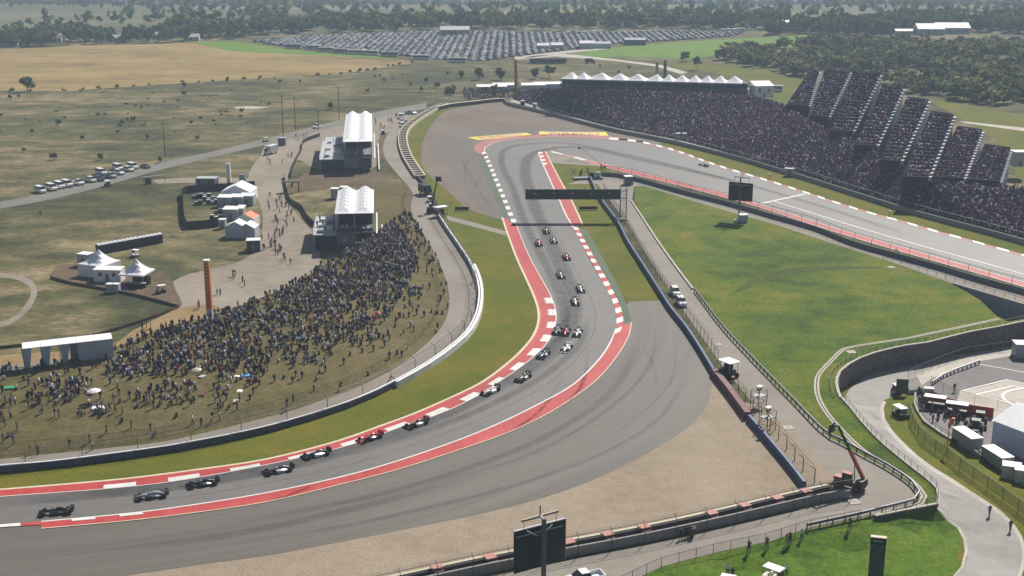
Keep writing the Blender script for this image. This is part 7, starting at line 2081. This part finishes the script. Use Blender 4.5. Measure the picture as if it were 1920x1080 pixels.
# bank crowd
bp = []
rows_n = len(bank) - 2
L_ = sum((q_ - p_).length for p_, q_ in zip(bank[0][:-1], bank[0][1:]))
fr_, cr_ = nsamp(bank[0], 500), nsamp(bank[rows_n], 500)
for i in range(500):
    a0, c0_ = fr_[i], cr_[i]
    if i < 500: seg = (fr_[i + 1] - a0).length
    dep = (c0_ - a0).length
    nr = max(1, int(dep / 1.0)); nc = max(1, int(round(seg / .95)))
    for r_ in range(nr):
        for c_ in range(nc):
            if rs.random() < .07: continue
            u = (c_ + rs.uniform(-.35, .35)) / nc
            v_ = (r_ + .5 + rs.uniform(-.3, .3)) / nr
            p0 = a0.lerp(fr_[i + 1], u).lerp(c0_.lerp(cr_[i + 1], u), v_ * .985)
            if abs(math.sin(i * .063)) < .018: continue
            bp.append((p0.x, p0.y, p0.z))
bp = [p_ for p_ in bp if pix(Vector(p_))[0] < 1990]
crowd('crowd', [p_ for k, p_ in enumerate(bp) if k % 3], 'packed seated crowd on the bank below the stands', seat=True, hat=.08, dark=1.45, tint=(1.14, .9, 1.16))
crowd('crowd', [p_ for k, p_ in enumerate(bp) if k % 3 == 0], 'people standing in the packed crowd on the bank', arms=False, hat=.08, dark=1.45, tint=(1.14, .9, 1.16))
sp_ = []
for a, b_, c, e, zf, zb_ in STANDS:
    for r_ in range(18):
        u = (r_ + .45) / 18
        l0, r0 = a.lerp(e, u), b_.lerp(c, u)
        n_ = int((r0 - l0).length / .62)
        zz = a.lerp(e, r_ / 18).z + (zb_ - zf) / 18 * .9
        for j in range(n_):
            if rs.random() < .06: continue
            for sub_ in (0, 1):
                q_ = l0.lerp(r0, (j + .5 + rs.uniform(-.2, .2)) / n_)
                q2 = a.lerp(e, (r_ + .2 + .5 * sub_) / 18)
                sp_.append((q_.x + (q2.x - l0.x), q2.y + (q_.y - l0.y), zz))
crowd('crowd', sp_, 'packed crowd filling the stepped stands', seat=True, hat=.08, dark=1.45, tint=(1.14, .9, 1.16))
# crowd behind the far wall
fpx = []
for k in range(420):
    a, b_ = rs.uniform(868, 985), rs.uniform(168, 188)
    if b_ < 190 - (a - 868) * .06: 
        p0 = P(a, b_); fpx.append((p0.x, p0.y, 0))
crowd('crowd', fpx, 'crowd standing behind the far end wall', arms=False)
# flags and umbrellas in the crowd
def umbrella(label, a, b_, c, r_=1.1):
    p = G(a, b_)
    t = thing('parasol', label, 'umbrella', p)
    q = MB(); q.tube((0, 0, 0), (0, 0, 2.1), .03, n=4); q.build('pole', steel, t)
    q = MB(); q.loft([[(rr * math.cos(2 * math.pi * k / 8), rr * math.sin(2 * math.pi * k / 8), z_) for k in range(8)] for rr, z_ in ((r_, 1.9), (r_ * .6, 2.15), (.03, 2.35))], cap=False); q.build('canopy', c, t)
umbrella('red parasol at the lower right edge of the hill crowd', 709, 604, redp, .8)
umbrella('white parasol in the middle of the left slope', 178, 752, white_t, 1.2)
umbrella('pale parasol at the lower middle of the hill', 370, 712, cream_b, 1.0)
for k, (a, b_, c, lb_) in enumerate(((184, 766, white_p, 'white and green mat lying on the left slope'), (18, 728, mat('green_mat', (.03, .28, .10), .8), 'green mat on the slope at the left edge'), (462, 705, mat('blue_mat', (.12, .35, .60), .8), 'light blue mat in the lower hill crowd'))):
    p = G(a, b_)
    t = thing('ground_mat', lb_, 'mat', p + Vector((0, 0, .12)), R(15))
    q = MB(); q.box(-1.1, 1.1, -.8, .8, -.1, .12, tx=.1, ty=.1); q.build('sheet', c, t)
mcols = [('white', white_p), ('maroon', maroon), ('brown', wood), ('dark blue', darkblue), ('grey', lgrey), ('dark green', MATS['green_paint']), ('pale grey', lgrey)]
for k in range(11):
    a = rs.uniform(10, 700); b_ = rs.uniform(700, 790) - max(0, a - 300) * .16
    nm, c = mcols[k % 7]
    wh = 'far left' if a < 160 else 'left' if a < 330 else 'middle' if a < 520 else 'right'
    t = thing('ground_mat', '%s picnic blanket among people on the %s part of the lower hill' % (nm, wh), 'blanket', G(a, b_) + Vector((0, 0, .1)), rs.uniform(0, 3), 'picnic blankets on the hill')
    q = MB(); q.box(-.75, .75, -.5, .5, -.12, .05, tx=.06, ty=.06); q.build('sheet', c, t)
t = thing('flag', 'red and yellow flag below the nearer pavilion', 'flag', P(645, 474))
q = MB(); q.tube((0, 0, 0), (0, 0, 4.2), .03, n=4); q.build('pole', steel, t)
q = MB(); q.strip([Vector((0, 0, 2.8)), Vector((.5, .1, 2.7)), Vector((.9, -.05, 2.9))], [Vector((0, 0, 4.2)), Vector((.5, .1, 4.0)), Vector((.9, -.05, 4.3))]); q.build('cloth', mat('flag_red', (.6, .06, .02), .7), t)
q = MB(); q.strip([Vector((.15, -.05, 3.2)), Vector((.5, .05, 3.1)), Vector((.7, -.1, 3.3))], [Vector((.15, -.05, 3.8)), Vector((.5, .05, 3.7)), Vector((.7, -.1, 3.8))]); q.build('emblem_patch', mat('flag_yellow', (.75, .5, .03), .7), t)
# ------------------------------------------------------------------ vegetation
LEAF = leaf_mat('foliage', (0.06, 0.08, 0.03))
BARK = mat('bark', (0.09, 0.07, 0.05), .9, var=.2)
def crown_np(r, h, z0, nleaf, size, base, rnd, clumps=9, bare=0.0, spread=.5):
    """leaf-sized quads gathered in uneven clumps through the crown's volume"""
    cen = []
    for k in range(clumps):
        a = rnd.uniform(0, 2 * np.pi); rr = r * np.sqrt(rnd.random()) * .72
        cen.append((rr * np.cos(a), rr * np.sin(a), z0 + h * (.22 + .62 * rnd.random() * (1 - .35 * (rr / r) ** 2)), r * rnd.uniform(.28, .48)))
    cen = np.array(cen)
    tone = rnd.uniform(.62, 1.4, clumps)
    ci = rnd.integers(0, clumps, nleaf)
    d = rnd.normal(0, 1, (nleaf, 3)); d /= np.linalg.norm(d, axis=1)[:, None]
    rad = cen[ci, 3] * rnd.random(nleaf) ** .45
    c = cen[ci, :3] + d * rad[:, None] * np.array([1, 1, .8])
    c[:, 2] = np.maximum(c[:, 2], z0 * .7)
    u = rnd.normal(0, 1, (nleaf, 3)); u /= np.linalg.norm(u, axis=1)[:, None]
    w_ = np.cross(u, rnd.normal(0, 1, (nleaf, 3))); w_ /= np.linalg.norm(w_, axis=1)[:, None]
    s = size * rnd.uniform(.6, 1.35, (nleaf, 1))
    V = np.stack([c - u * s - w_ * s * .6, c + u * s - w_ * s * .6, c + u * s + w_ * s * .6, c - u * s + w_ * s * .6], 1).reshape(-1, 3)
    F = np.arange(nleaf * 4).reshape(-1, 4)
    col_ = np.array(base)[None] * (tone[ci] * rnd.uniform(.75, 1.25, nleaf))[:, None]
    return V, F, np.repeat(col_, 4, 0)
GREENS = [(.085, .115, .030), (.100, .135, .034), (.125, .158, .042), (.16, .17, .060), (.072, .098, .034)]
TREES = []
for k in range(6):
    rnd = np.random.default_rng(40 + k)
    h = (11, 9, 12, 8, 10, 13)[k]; r = (5.2, 4.4, 4.8, 4.0, 5.6, 4.2)[k]
    V, F, Cc = crown_np(r, h * .85, h * .15, 420, .62, GREENS[k % 5], rnd, 13)
    cm = mesh_np('crown', V, F, [LEAF], Cc)
    q = MB(); q.tube((0, 0, -.3), (0.1, 0, h * .5), .32, .16, 6)
    for j in range(4):
        a = j * 1.6 + k; q.tube((0.05, 0, h * (.28 + .06 * j)), (r * .5 * math.cos(a), r * .5 * math.sin(a), h * (.55 + .05 * j)), .13, .05, 5)
    TREES.append((cm, q.mesh('trunk', [BARK]), h))
def tree(px_, py_, k, sc_, label, group, name='tree', zoff=0):
    p = G(px_, py_)
    t = thing(name, label, name.replace('_', ' ').split()[-1], p, random.uniform(0, 6.28), group)
    link('crown', TREES[k][0], t); link('trunk', TREES[k][1], t)
    t.scale = (sc_, sc_, sc_ * random.uniform(.9, 1.1))
    return t
# single trees and bushes one can tell apart
tree(52, 172, 1, 1.0, 'lone round tree at the edge of the dry field, far left', 'lone trees')
tree(898, 150, 1, .85, 'small round tree beyond the far corner, left of the orange pylon', 'lone trees')
tree(940, 150, 3, .85, 'thin tree just left of the orange pylon', 'lone trees')
tree(866, 147, 3, .55, 'small thin tree in the scrub beyond the far corner', 'lone trees')
tree(1030, 146, 2, .75, 'tree behind the low white tents, near the hospitality row', 'lone trees')
tree(1005, 148, 4, .6, 'tree behind the low white tents, right of the orange pylon', 'lone trees')
tree(1307, 131, 5, .72, 'dark tree standing alone on the green field slope', 'lone trees')
tree(1285, 116, 4, .7, 'round bushy tree at the corner of the bright green field', 'lone trees')
tree(620, 205, 3, .45, 'small bush tree in the scrub near the tall utility poles', 'lone trees')
rs = random.Random(11)
bush_px = [(20, 186), (35, 183), (276, 262), (345, 180), (347, 165), (454, 212), (265, 204), (250, 228), (190, 300), (100, 300), (45, 285), (155, 262), (370, 262), (525, 157), (562, 155), (800, 155), (840, 140), (720, 155), (770, 162), (690, 175), (820, 165), (790, 172), (850, 175), (1160, 138), (1180, 130), (1125, 127), (230, 235), (110, 235), (60, 250), (300, 305)]
wh_ = ['far left scrub', 'left scrub', 'middle scrub', 'scrub beyond the far corner', 'field behind the hospitality row']
for k, (a, b_) in enumerate(bush_px):
    z_ = wh_[0] if a < 150 else wh_[1] if a < 400 else wh_[2] if a < 680 else wh_[3] if a < 900 else wh_[4]
    tree(a, b_, rs.randrange(5), rs.uniform(.17, .34), 'low dark bush in the ' + z_, 'bushes in the scrub', name='bush')
shrub = [(870 + rs.uniform(-40, 60), 176 + rs.uniform(-6, 6)) for _ in range(14)]
for a, b_ in shrub:
    tree(a, b_, rs.randrange(5), rs.uniform(.25, .4), 'dark shrub behind the far end wall', 'shrubs behind the far end wall', name='bush')
# woods that read as one mass
def wood_mass(name, poly, n_, hsc, label, leaves=80, size=1.0, greens=GREENS, gap=None, rows=None):
    protos = []
    for k in range(8):
        rnd = np.random.default_rng(90 + k)
        h = rnd.uniform(7, 11); r = rnd.uniform(3.2, 5.0)
        protos.append(crown_np(r, h, .4, leaves, size, greens[k % len(greens)], rnd, 7))
    xs_ = [p[0] for p in poly]; ys_ = [p[1] for p in poly]
    Vs, Fs, Cs, o, c_ = [], [], [], 0, 0
    tr_ = 0
    # sample evenly on the ground, not in the picture
    wp = [G(a, b_) for a, b_ in poly]
    xa, xb = min(p.x for p in wp), max(p.x for p in wp); ya, yb = min(p.y for p in wp), max(p.y for p in wp)
    wpoly = [(p.x, p.y) for p in wp]
    while c_ < n_ and tr_ < n_ * 30:
        tr_ += 1
        x_, y_ = rs.uniform(xa, xb), rs.uniform(ya, yb)
        if not inside(x_, y_, wpoly): continue
        if gap and math.sin(x_ * gap + 1.1) * math.sin(y_ * gap * 1.3 + .4) + .35 * math.sin(x_ * gap * 3.1) < -.3: continue
        V, F, Cc = protos[rs.randrange(8)]
        s = hsc * rs.uniform(.55, 1.25); a = rs.uniform(0, 6.28)
        Q = np.empty_like(V)
        Q[:, 0] = (V[:, 0] * math.cos(a) - V[:, 1] * math.sin(a)) * s + x_
        Q[:, 1] = (V[:, 0] * math.sin(a) + V[:, 1] * math.cos(a)) * s + y_
        Q[:, 2] = V[:, 2] * s + far_z(x_, y_)
        Vs.append(Q); Fs.append(F + o); Cs.append(Cc * rs.uniform(.7, 1.35)); o += len(V); c_ += 1
    me = mesh_np(name, np.concatenate(Vs), np.concatenate(Fs), [LEAF], np.concatenate(Cs))
    return tag(link(name, me), label, 'trees', kind='stuff')
WOOD = [(1318, 120), (1370, 100), (1450, 90), (1560, 82), (1700, 84), (1860, 88), (2000, 92), (2000, 222), (1900, 205), (1780, 186), (1700, 176), (1655, 160), (1560, 155), (1480, 142), (1430, 128), (1370, 124)]
wood_mass('woodland', WOOD, 1500, .92, 'dense mixed wood behind the stepped stands', leaves=100, size=.85, gap=.03, greens=[(.10, .125, .04), (.15, .15, .06), (.085, .11, .04), (.19, .16, .08), (.12, .14, .05), (.16, .17, .07), (.075, .095, .04), (.14, .12, .06)])
wood_mass('tree_belt', [(-60, 92), (180, 84), (370, 78), (470, 72), (470, 58), (300, 58), (-60, 64)], 190, 1.15, 'belt of trees and gardens behind the dry field', leaves=90, size=1.0, gap=.02)
wood_mass('tree_belt', [(300, 70), (430, 72), (480, 66), (420, 52), (330, 54)], 70, 1.5, 'tall dark grove at the left end of the car park', leaves=100, size=1.1)
wood_mass('tree_belt', [(470, 66), (700, 60), (760, 58), (740, 46), (600, 44), (470, 48)], 170, 1.3, 'hazy tree belt left of the car park', leaves=70, size=1.2)
wood_mass('tree_belt', [(740, 58), (850, 55), (1050, 58), (1280, 54), (1450, 60), (1450, 44), (1280, 40), (1000, 40), (860, 42), (740, 48)], 420, 1.35, 'dark tree belt behind the car park', leaves=90, size=1.1)
wood_mass('tree_belt', [(1440, 66), (1620, 66), (1800, 60), (2000, 66), (2000, 40), (1820, 44), (1700, 40), (1560, 42), (1440, 46)], 520, 1.35, 'tree belt with farm buildings at the far right', leaves=80, size=1.15, gap=.012)
wood_mass('distant_trees', [(-200, 58), (500, 46), (1000, 38), (1500, 40), (2150, 42), (2300, 2), (-400, 2)], 4200, 1.1, 'distant scattered trees and hedges in the haze', leaves=20, size=2.0, gap=.004)
wood_mass('distant_trees', [(-300, 4), (2250, 4), (2400, -45), (-500, -45)], 1400, 2.2, 'most distant trees on the horizon hills', leaves=18, size=3.2, gap=.003)
# hedge along the edge of the dry field
hedge = catmull([P(a, b_) for a, b_ in ((-40, 172), (120, 172), (250, 163), (400, 153), (640, 139), (772, 117))], 8)
Vs, Fs, Cs, o = [], [], [], 0
for k, p in enumerate(hedge):
    if rs.random() < .25: continue
    V, F, Cc = crown_np(1.6, 2.0, .1, 34, .5, GREENS[k % 5], np.random.default_rng(k), 4)
    s = rs.uniform(.5, 1.2); Vs.append(V * s + np.array([p.x, p.y + rs.uniform(-1, 1), 0])); Fs.append(F + o); Cs.append(Cc); o += len(V)
tag(link('hedge', mesh_np('hedge', np.concatenate(Vs), np.concatenate(Fs), [LEAF], np.concatenate(Cs))), 'thin ragged hedge along the near edge of the dry field', 'hedge', kind='stuff')
# low scrub tufts scattered over the open ground on the left
Vs, Fs, Cs, o = [], [], [], 0
prot = [crown_np(1.3, .7, .0, 22, .36, g_, np.random.default_rng(200 + k), 4) for k, g_ in enumerate([(.10, .098, .045), (.13, .118, .058), (.085, .088, .04), (.20, .165, .09)])]
c_ = 0
while c_ < 90:
    a, b_ = rs.uniform(-60, 760), rs.uniform(122, 345)
    if b_ > 372 - a * .22 - 12 or b_ < 172 - max(0, a - 100) * .085 + 4: continue
    p = P(a, b_)
    if math.sin(p.x * .03) * math.sin(p.y * .021 + 1) + .5 * math.sin(p.x * .011 + p.y * .017) < rs.uniform(-.3, .9): 
        c_ += 1 if rs.random() < .15 else 0
        continue
    V, F, Cc = prot[rs.randrange(4)]
    s = rs.uniform(.4, 1.15); an = rs.uniform(0, 6.28)
    Q = np.stack([(V[:, 0] * math.cos(an) - V[:, 1] * math.sin(an)) * s + p.x, (V[:, 0] * math.sin(an) + V[:, 1] * math.cos(an)) * s + p.y, V[:, 2] * s], 1)
    Vs.append(Q); Fs.append(F + o); Cs.append(Cc); o += len(V); c_ += 1
tag(link('undergrowth', mesh_np('undergrowth', np.concatenate(Vs), np.concatenate(Fs), [LEAF], np.concatenate(Cs))), 'low scrub tufts over the open ground on the left', 'scrub', kind='stuff')

# ------------------------------------------------------------------ utility poles
for k, (a, yb, yt, lb_) in enumerate(((310, 294, 229, 'leftmost utility pole beside the parked vehicles'), (532, 270, 178, 'tallest utility pole next to the grey box unit'), (554, 243, 181, 'utility pole just right of the tallest one'), (597, 244, 207, 'short utility pole in front of the white pickup'), (636, 224, 163, 'utility pole behind the farther pavilion'))):
    p = P(a, yb); h = at_y(a, yt, p.y).z
    t = thing('utility_pole', lb_, 'pole', p, R(-20), 'utility poles along the old road')
    q = MB(); q.tube((0, 0, 0), (0, 0, h), .20, .13, 6); q.build('mast', wood, t)
    q = MB(); q.beam((-1.0, 0, h - .5), (1.0, 0, h - .5), .14, .14); q.build('crossarm', darksteel, t)
    for x_ in (-.9, 0, .9):
        q = MB(); q.tube((x_, 0, h - .45), (x_, 0, h - .1), .06, n=5); q.build('insulator', mgrey, t)

# ------------------------------------------------------------------ the distant car park
LOT = [(470, 78), (560, 70), (700, 63), (850, 59), (1050, 63), (1280, 59), (1390, 63), (1370, 69), (1280, 75), (1140, 84), (1060, 94), (980, 105), (900, 116), (840, 113), (700, 100), (600, 95), (540, 88)]
lw = [(p.x, p.y) for p in W(LOT)]
CARPAL = [(.66, .68, .72), (.26, .28, .33), (.12, .135, .17), (.045, .052, .07), (.020, .024, .036), (.05, .08, .19), (.16, .02, .025), (.30, .27, .22)]
CARW = [.16, .13, .15, .18, .17, .15, .03, .03]
CARN = ['white', 'silver', 'grey', 'dark grey', 'black', 'blue', 'red', 'tan']
glass_l = (.02, .025, .03)
def lot_car():
    v_, f, g = [], [], []
    def fr(x0, x1, w0, w1, z0, z1, tx0, tx1, gl):
        o = len(v_)
        v_.extend([(x0, -w0, z0), (x1, -w0, z0), (x1, w0, z0), (x0, w0, z0), (x0 + tx0, -w1, z1), (x1 - tx1, -w1, z1), (x1 - tx1, w1, z1), (x0 + tx0, w1, z1)])
        g.extend([gl] * 8)
        f.extend([(o, o + 1, o + 5, o + 4), (o + 1, o + 2, o + 6, o + 5), (o + 2, o + 3, o + 7, o + 6), (o + 3, o, o + 4, o + 7), (o + 4, o + 5, o + 6, o + 7)])
    fr(-2.3, 2.3, .90, .86, .18, .85, .05, .1, 0)
    fr(-1.9, 1.2, .84, .68, .85, 1.42, .5, .7, 1)
    fr(-1.35, .45, .67, .66, 1.42, 1.50, .02, .02, 0)
    return np.array(v_), np.array(f), np.array(g)
CV, CF, CG = lot_car()
cpos = []
x_, colm = min(p[0] for p in lw), 0
while x_ < max(p[0] for p in lw):
    y_ = min(p[1] for p in lw)
    while y_ < max(p[1] for p in lw):
        if inside(x_, y_, lw) and rs.random() < .88:
            cpos.append((y_, x_ + rs.uniform(-.7, .7), y_ + rs.uniform(-.3, .3), R(8) + rs.choice((0, math.pi)) + rs.uniform(-.12, .12), rs.choices(range(8), CARW)[0], rs.uniform(.92, 1.12)))
        y_ += 2.6
        if rs.random() < .04: y_ += rs.choice((3, 6))
    x_ += (5.0 if colm % 2 == 0 else rs.choice((5.2, 5.6, 6.6))); colm += 1
cpos.sort()
CARM = attr_mat('car_paint_far', .45, .35)
lotme = []
for k, c in enumerate(CARPAL):
    cc = np.where(CG[:, None] == 1, np.array(glass_l)[None], np.array(c)[None])
    lotme.append(mesh_np('distant_car', CV, CF, [CARM], cc))
for yy, a, b_, rz, ci, s in cpos[:300]:
    o = link('distant_car', lotme[ci], None, (a, b_, far_z(a, b_) + .05), rz); o.scale = (s, s, s)
    pxx = pix(Vector((a, b_, 0)))[0]
    wh = 'left part' if pxx < 760 else 'middle' if pxx < 880 else 'right part'
    tag(o, '%s car in the nearest rows of the distant car park, %s' % (CARN[ci], wh), 'car', 'cars in the nearest rows of the car park')
rest = cpos[300:]
n_ = len(rest)
if n_:
    A_ = np.array([r_[1:] for r_ in rest])
    ca, sa, s = np.cos(A_[:, 2]), np.sin(A_[:, 2]), A_[:, 4]
    X = (CV[None, :, 0] * ca[:, None] - CV[None, :, 1] * sa[:, None]) * s[:, None] + A_[:, 0, None]
    Y = (CV[None, :, 0] * sa[:, None] + CV[None, :, 1] * ca[:, None]) * s[:, None] + A_[:, 1, None]
    fz = np.array([far_z(p_[1], p_[2]) for p_ in rest])
    Z = CV[None, :, 2] * s[:, None] + fz[:, None] + .05
    pc = np.array(CARPAL)[A_[:, 3].astype(int)]
    cc = np.where(CG[None, :, None] == 1, np.array(glass_l)[None, None], pc[:, None, :]).reshape(-1, 3)
    F_ = (CF[None] + (np.arange(n_) * len(CV))[:, None, None]).reshape(-1, 4)
    tag(link('parked_cars', mesh_np('parked_cars', np.stack([X, Y, Z], -1).reshape(-1, 3), F_, [CARM], cc)), 'sea of parked cars filling the distant car park', 'cars', kind='stuff')
busl = ['leftmost', 'second from the left', 'third from the left', 'fourth from the left', 'fifth from the left', 'sixth from the left', 'seventh from the left', 'eighth from the left', 'last on the right']
for k, (a, b_) in enumerate(((550, 91), (588, 93), (612, 97), (640, 100), (668, 102), (695, 103), (730, 106), (790, 112), (858, 117))):
    vehicle('bus', VW if k % 3 else LIV['silver'], 'pale coach at the car park edge, ' + busl[k], P(a, b_), R(-10) + rs.uniform(-.1, .1), 'coaches along the car park', cat='bus', name='coach_bus')
vehicle('bus', LIV['darkgrey'], 'long dark coach on the lane right of the orange pylon', P(1010, 119), R(2), 'dark coaches on the lane', cat='bus', name='coach_bus')
vehicle('bus', LIV['darkgrey'], 'second dark coach on the lane right of the orange pylon', P(1045, 119), R(2), 'dark coaches on the lane', cat='bus', name='coach_bus')
vehicle('box_truck', LIV['black'], 'dark box truck on the lane behind the hospitality row', P(1107, 119), R(4), 'trucks', cat='truck', name='box_truck')
for k, (a, b_, lb_) in enumerate(((1018, 92, 'left of the pair'), (1044, 91, 'right of the pair'))):
    gable_tent('white marquee at the near edge of the car park, ' + lb_, P(a, b_ + 2), R(0), 9, 8, 3.6, 1.6, wall=lgrey, group='white marquees at the car park')
gable_tent('larger white marquee right of the marquee pair at the car park', P(1100, 91), R(0), 11, 9, 4.2, 1.6, wall=lgrey, group='white marquees at the car park')
gable_tent('long grey marquee at the right of the white marquees', P(1128, 90), R(0), 13, 9, 3.6, 1.2, roof=grey_t, wall=grey_t, group='white marquees at the car park')
for k, a in enumerate((1180, 1200)):
    gable_tent(('left', 'right')[k] + ' blue-grey marquee beside the bright green field', P(a, 84), R(0), 8, 8, 4.0, 1.4, roof=grey_t, wall=mat('marquee_blue', (.12, .16, .24), .7), group='blue-grey marquees')
# ------------------------------------------------------------------ distant buildings
def house(label, a, b_, wx, wy, h, hp, roof, wall, rz=0.0, cat='house', group='houses behind the dry field', wins=3):
    p = G(a, b_)
    t = thing('farm_house' if cat == 'house' else 'barn', label, cat, p, rz, group)
    q = MB(); q.box(-wx/2, wx/2, -wy/2, wy/2, 0, h); q.build('wall', wall, t)
    q = MB(); q.add([(-wx/2 - .3, -wy/2 - .4, h - .1), (wx/2 + .3, -wy/2 - .4, h - .1), (wx/2 + .3, 0, h + hp), (-wx/2 - .3, 0, h + hp), (wx/2 + .3, wy/2 + .4, h - .1), (-wx/2 - .3, wy/2 + .4, h - .1)], [(0, 1, 2, 3), (3, 2, 4, 5)])
    q.add([(-wx/2, -wy/2, h), (-wx/2, wy/2, h), (-wx/2, 0, h + hp - .1)], [(0, 1, 2)]); q.add([(wx/2, -wy/2, h), (wx/2, wy/2, h), (wx/2, 0, h + hp - .1)], [(0, 1, 2)]); q.build('roof', roof, t)
    for k in range(wins):
        x_ = -wx/2 + wx * (k + .5) / wins
        q = MB(); q.box(x_ - .5, x_ + .5, -wy/2 - .06, -wy/2, h * .35, h * .8); q.build('window', glass_d, t)
    q = MB(); q.box(-wx * .1 - .5, -wx * .1 + .5, -wy/2 - .08, -wy/2, 0, h * .7); q.build('door', wood, t)
    return t
wallc = mat('house_cream', (.55, .50, .42), .8); roofg = mat('roof_pale', (.55, .55, .54), .6); roofb = mat('roof_brown', (.28, .22, .18), .8)
for k, (a, b_, wx, rf, lb_) in enumerate(((22, 85, 12, roofg, 'pale roofed house at the far left edge behind the dry field'), (45, 84, 11, roofb, 'brown roofed house second from the far left'), (103, 78, 14, roofb, 'brown roofed house among the left trees'), (112, 75, 11, roofg, 'pale roofed house just behind the brown roofed one'), (220, 78, 14, roofg, 'pale roofed house in the middle of the left tree belt'), (310, 72, 16, roofg, 'white roofed house left of the tall dark grove'), (360, 76, 12, roofg, 'white roofed house beside the bright green strip'), (433, 69, 9, roofg, 'left one of two small white houses by the car park'), (452, 69, 9, roofg, 'right one of two small white houses by the car park'))):
    house(lb_, a, b_, wx, 8, 3.2, 2.2, rf, wallc, rs.uniform(-.15, .15))
house('large pale roofed hall behind the left of the car park', 853, 66, 24, 14, 5, 2.5, roofg, lgrey, .05, 'barn', 'far farm buildings', 5)
house('left half of the big white twin-roofed barn at the far right', 1740, 64, 22, 20, 5, 4, roofg, lgrey, -.05, 'barn', 'far farm buildings', 4)
house('right half of the big white twin-roofed barn at the far right', 1782, 62, 28, 18, 5, 4, roofg, lgrey, -.05, 'barn', 'far farm buildings', 4)
house('long low white barn left of the twin-roofed barn', 1697, 64, 18, 8, 3, 1.5, roofg, lgrey, 0, 'barn', 'far farm buildings', 4)
house('grey hall in the trees right of the car park', 1470, 57, 14, 14, 7, 2, roofg, mgrey, .1, 'barn', 'far farm buildings', 3)
for k, (a, b_) in enumerate(((1355, 61), (1366, 60), (1376, 60), (1384, 59), (1392, 59), (1397, 53), (1424, 58), (1434, 54), (1625, 62), (1633, 62), (1641, 61), (1655, 60), (1665, 61), (1675, 62), (1452, 52), (1066, 66), (1084, 65), (1096, 65), (1113, 64))):
    p = G(a, b_)
    grp = 'white caravans right of the car park' if a > 1300 else 'white caravans at the back of the car park'
    t = thing('caravan', 'small white caravan ' + ('among the trees at the far right' if a > 1600 else 'right of the car park' if a > 1300 else 'at the back of the car park'), 'caravan', p, rs.uniform(0, 3), grp)
    q = MB(); q.box(-3, 3, -1.3, 1.3, .5, 3.0, tx=.3, ty=.15); q.build('body', white_p, t)
    q = MB(); q.box(-1.8, 1.8, -1.33, 1.33, 1.5, 2.2); q.build('windows', glass_d, t)
    for x_ in (-.6, .6):
        q = MB(); q.tube((x_, -1.25, .4), (x_, 1.25, .4), .4, n=8); q.build('wheel', black_r, t)
# ------------------------------------------------------------------ haze
q = MB(); q.box(-9200, 9200, -800, 14200, -160, 96)
hz = q.mesh('haze', [])
hm_ = bpy.data.materials.new('haze_air'); hm_.use_nodes = True
n, l = hm_.node_tree.nodes, hm_.node_tree.links
n.remove(n['Principled BSDF'])
pv = n.new('ShaderNodeVolumePrincipled')
pv.inputs['Color'].default_value = (.64, .81, 1.0, 1)
pv.inputs['Density'].default_value = HAZE
pv.inputs['Anisotropy'].default_value = 0.0
l.new(pv.outputs[0], n['Material Output'].inputs['Volume'])
hz.materials.append(hm_)
tag(link('haze', hz), kind='stuff')
print('TRIS', sum(len(o.data.polygons) for o in bpy.data.objects if o.type == 'MESH'), 'cars', len(cpos), 'hill', len(hp_), 'bank', len(bp), 'stand', len(sp_))
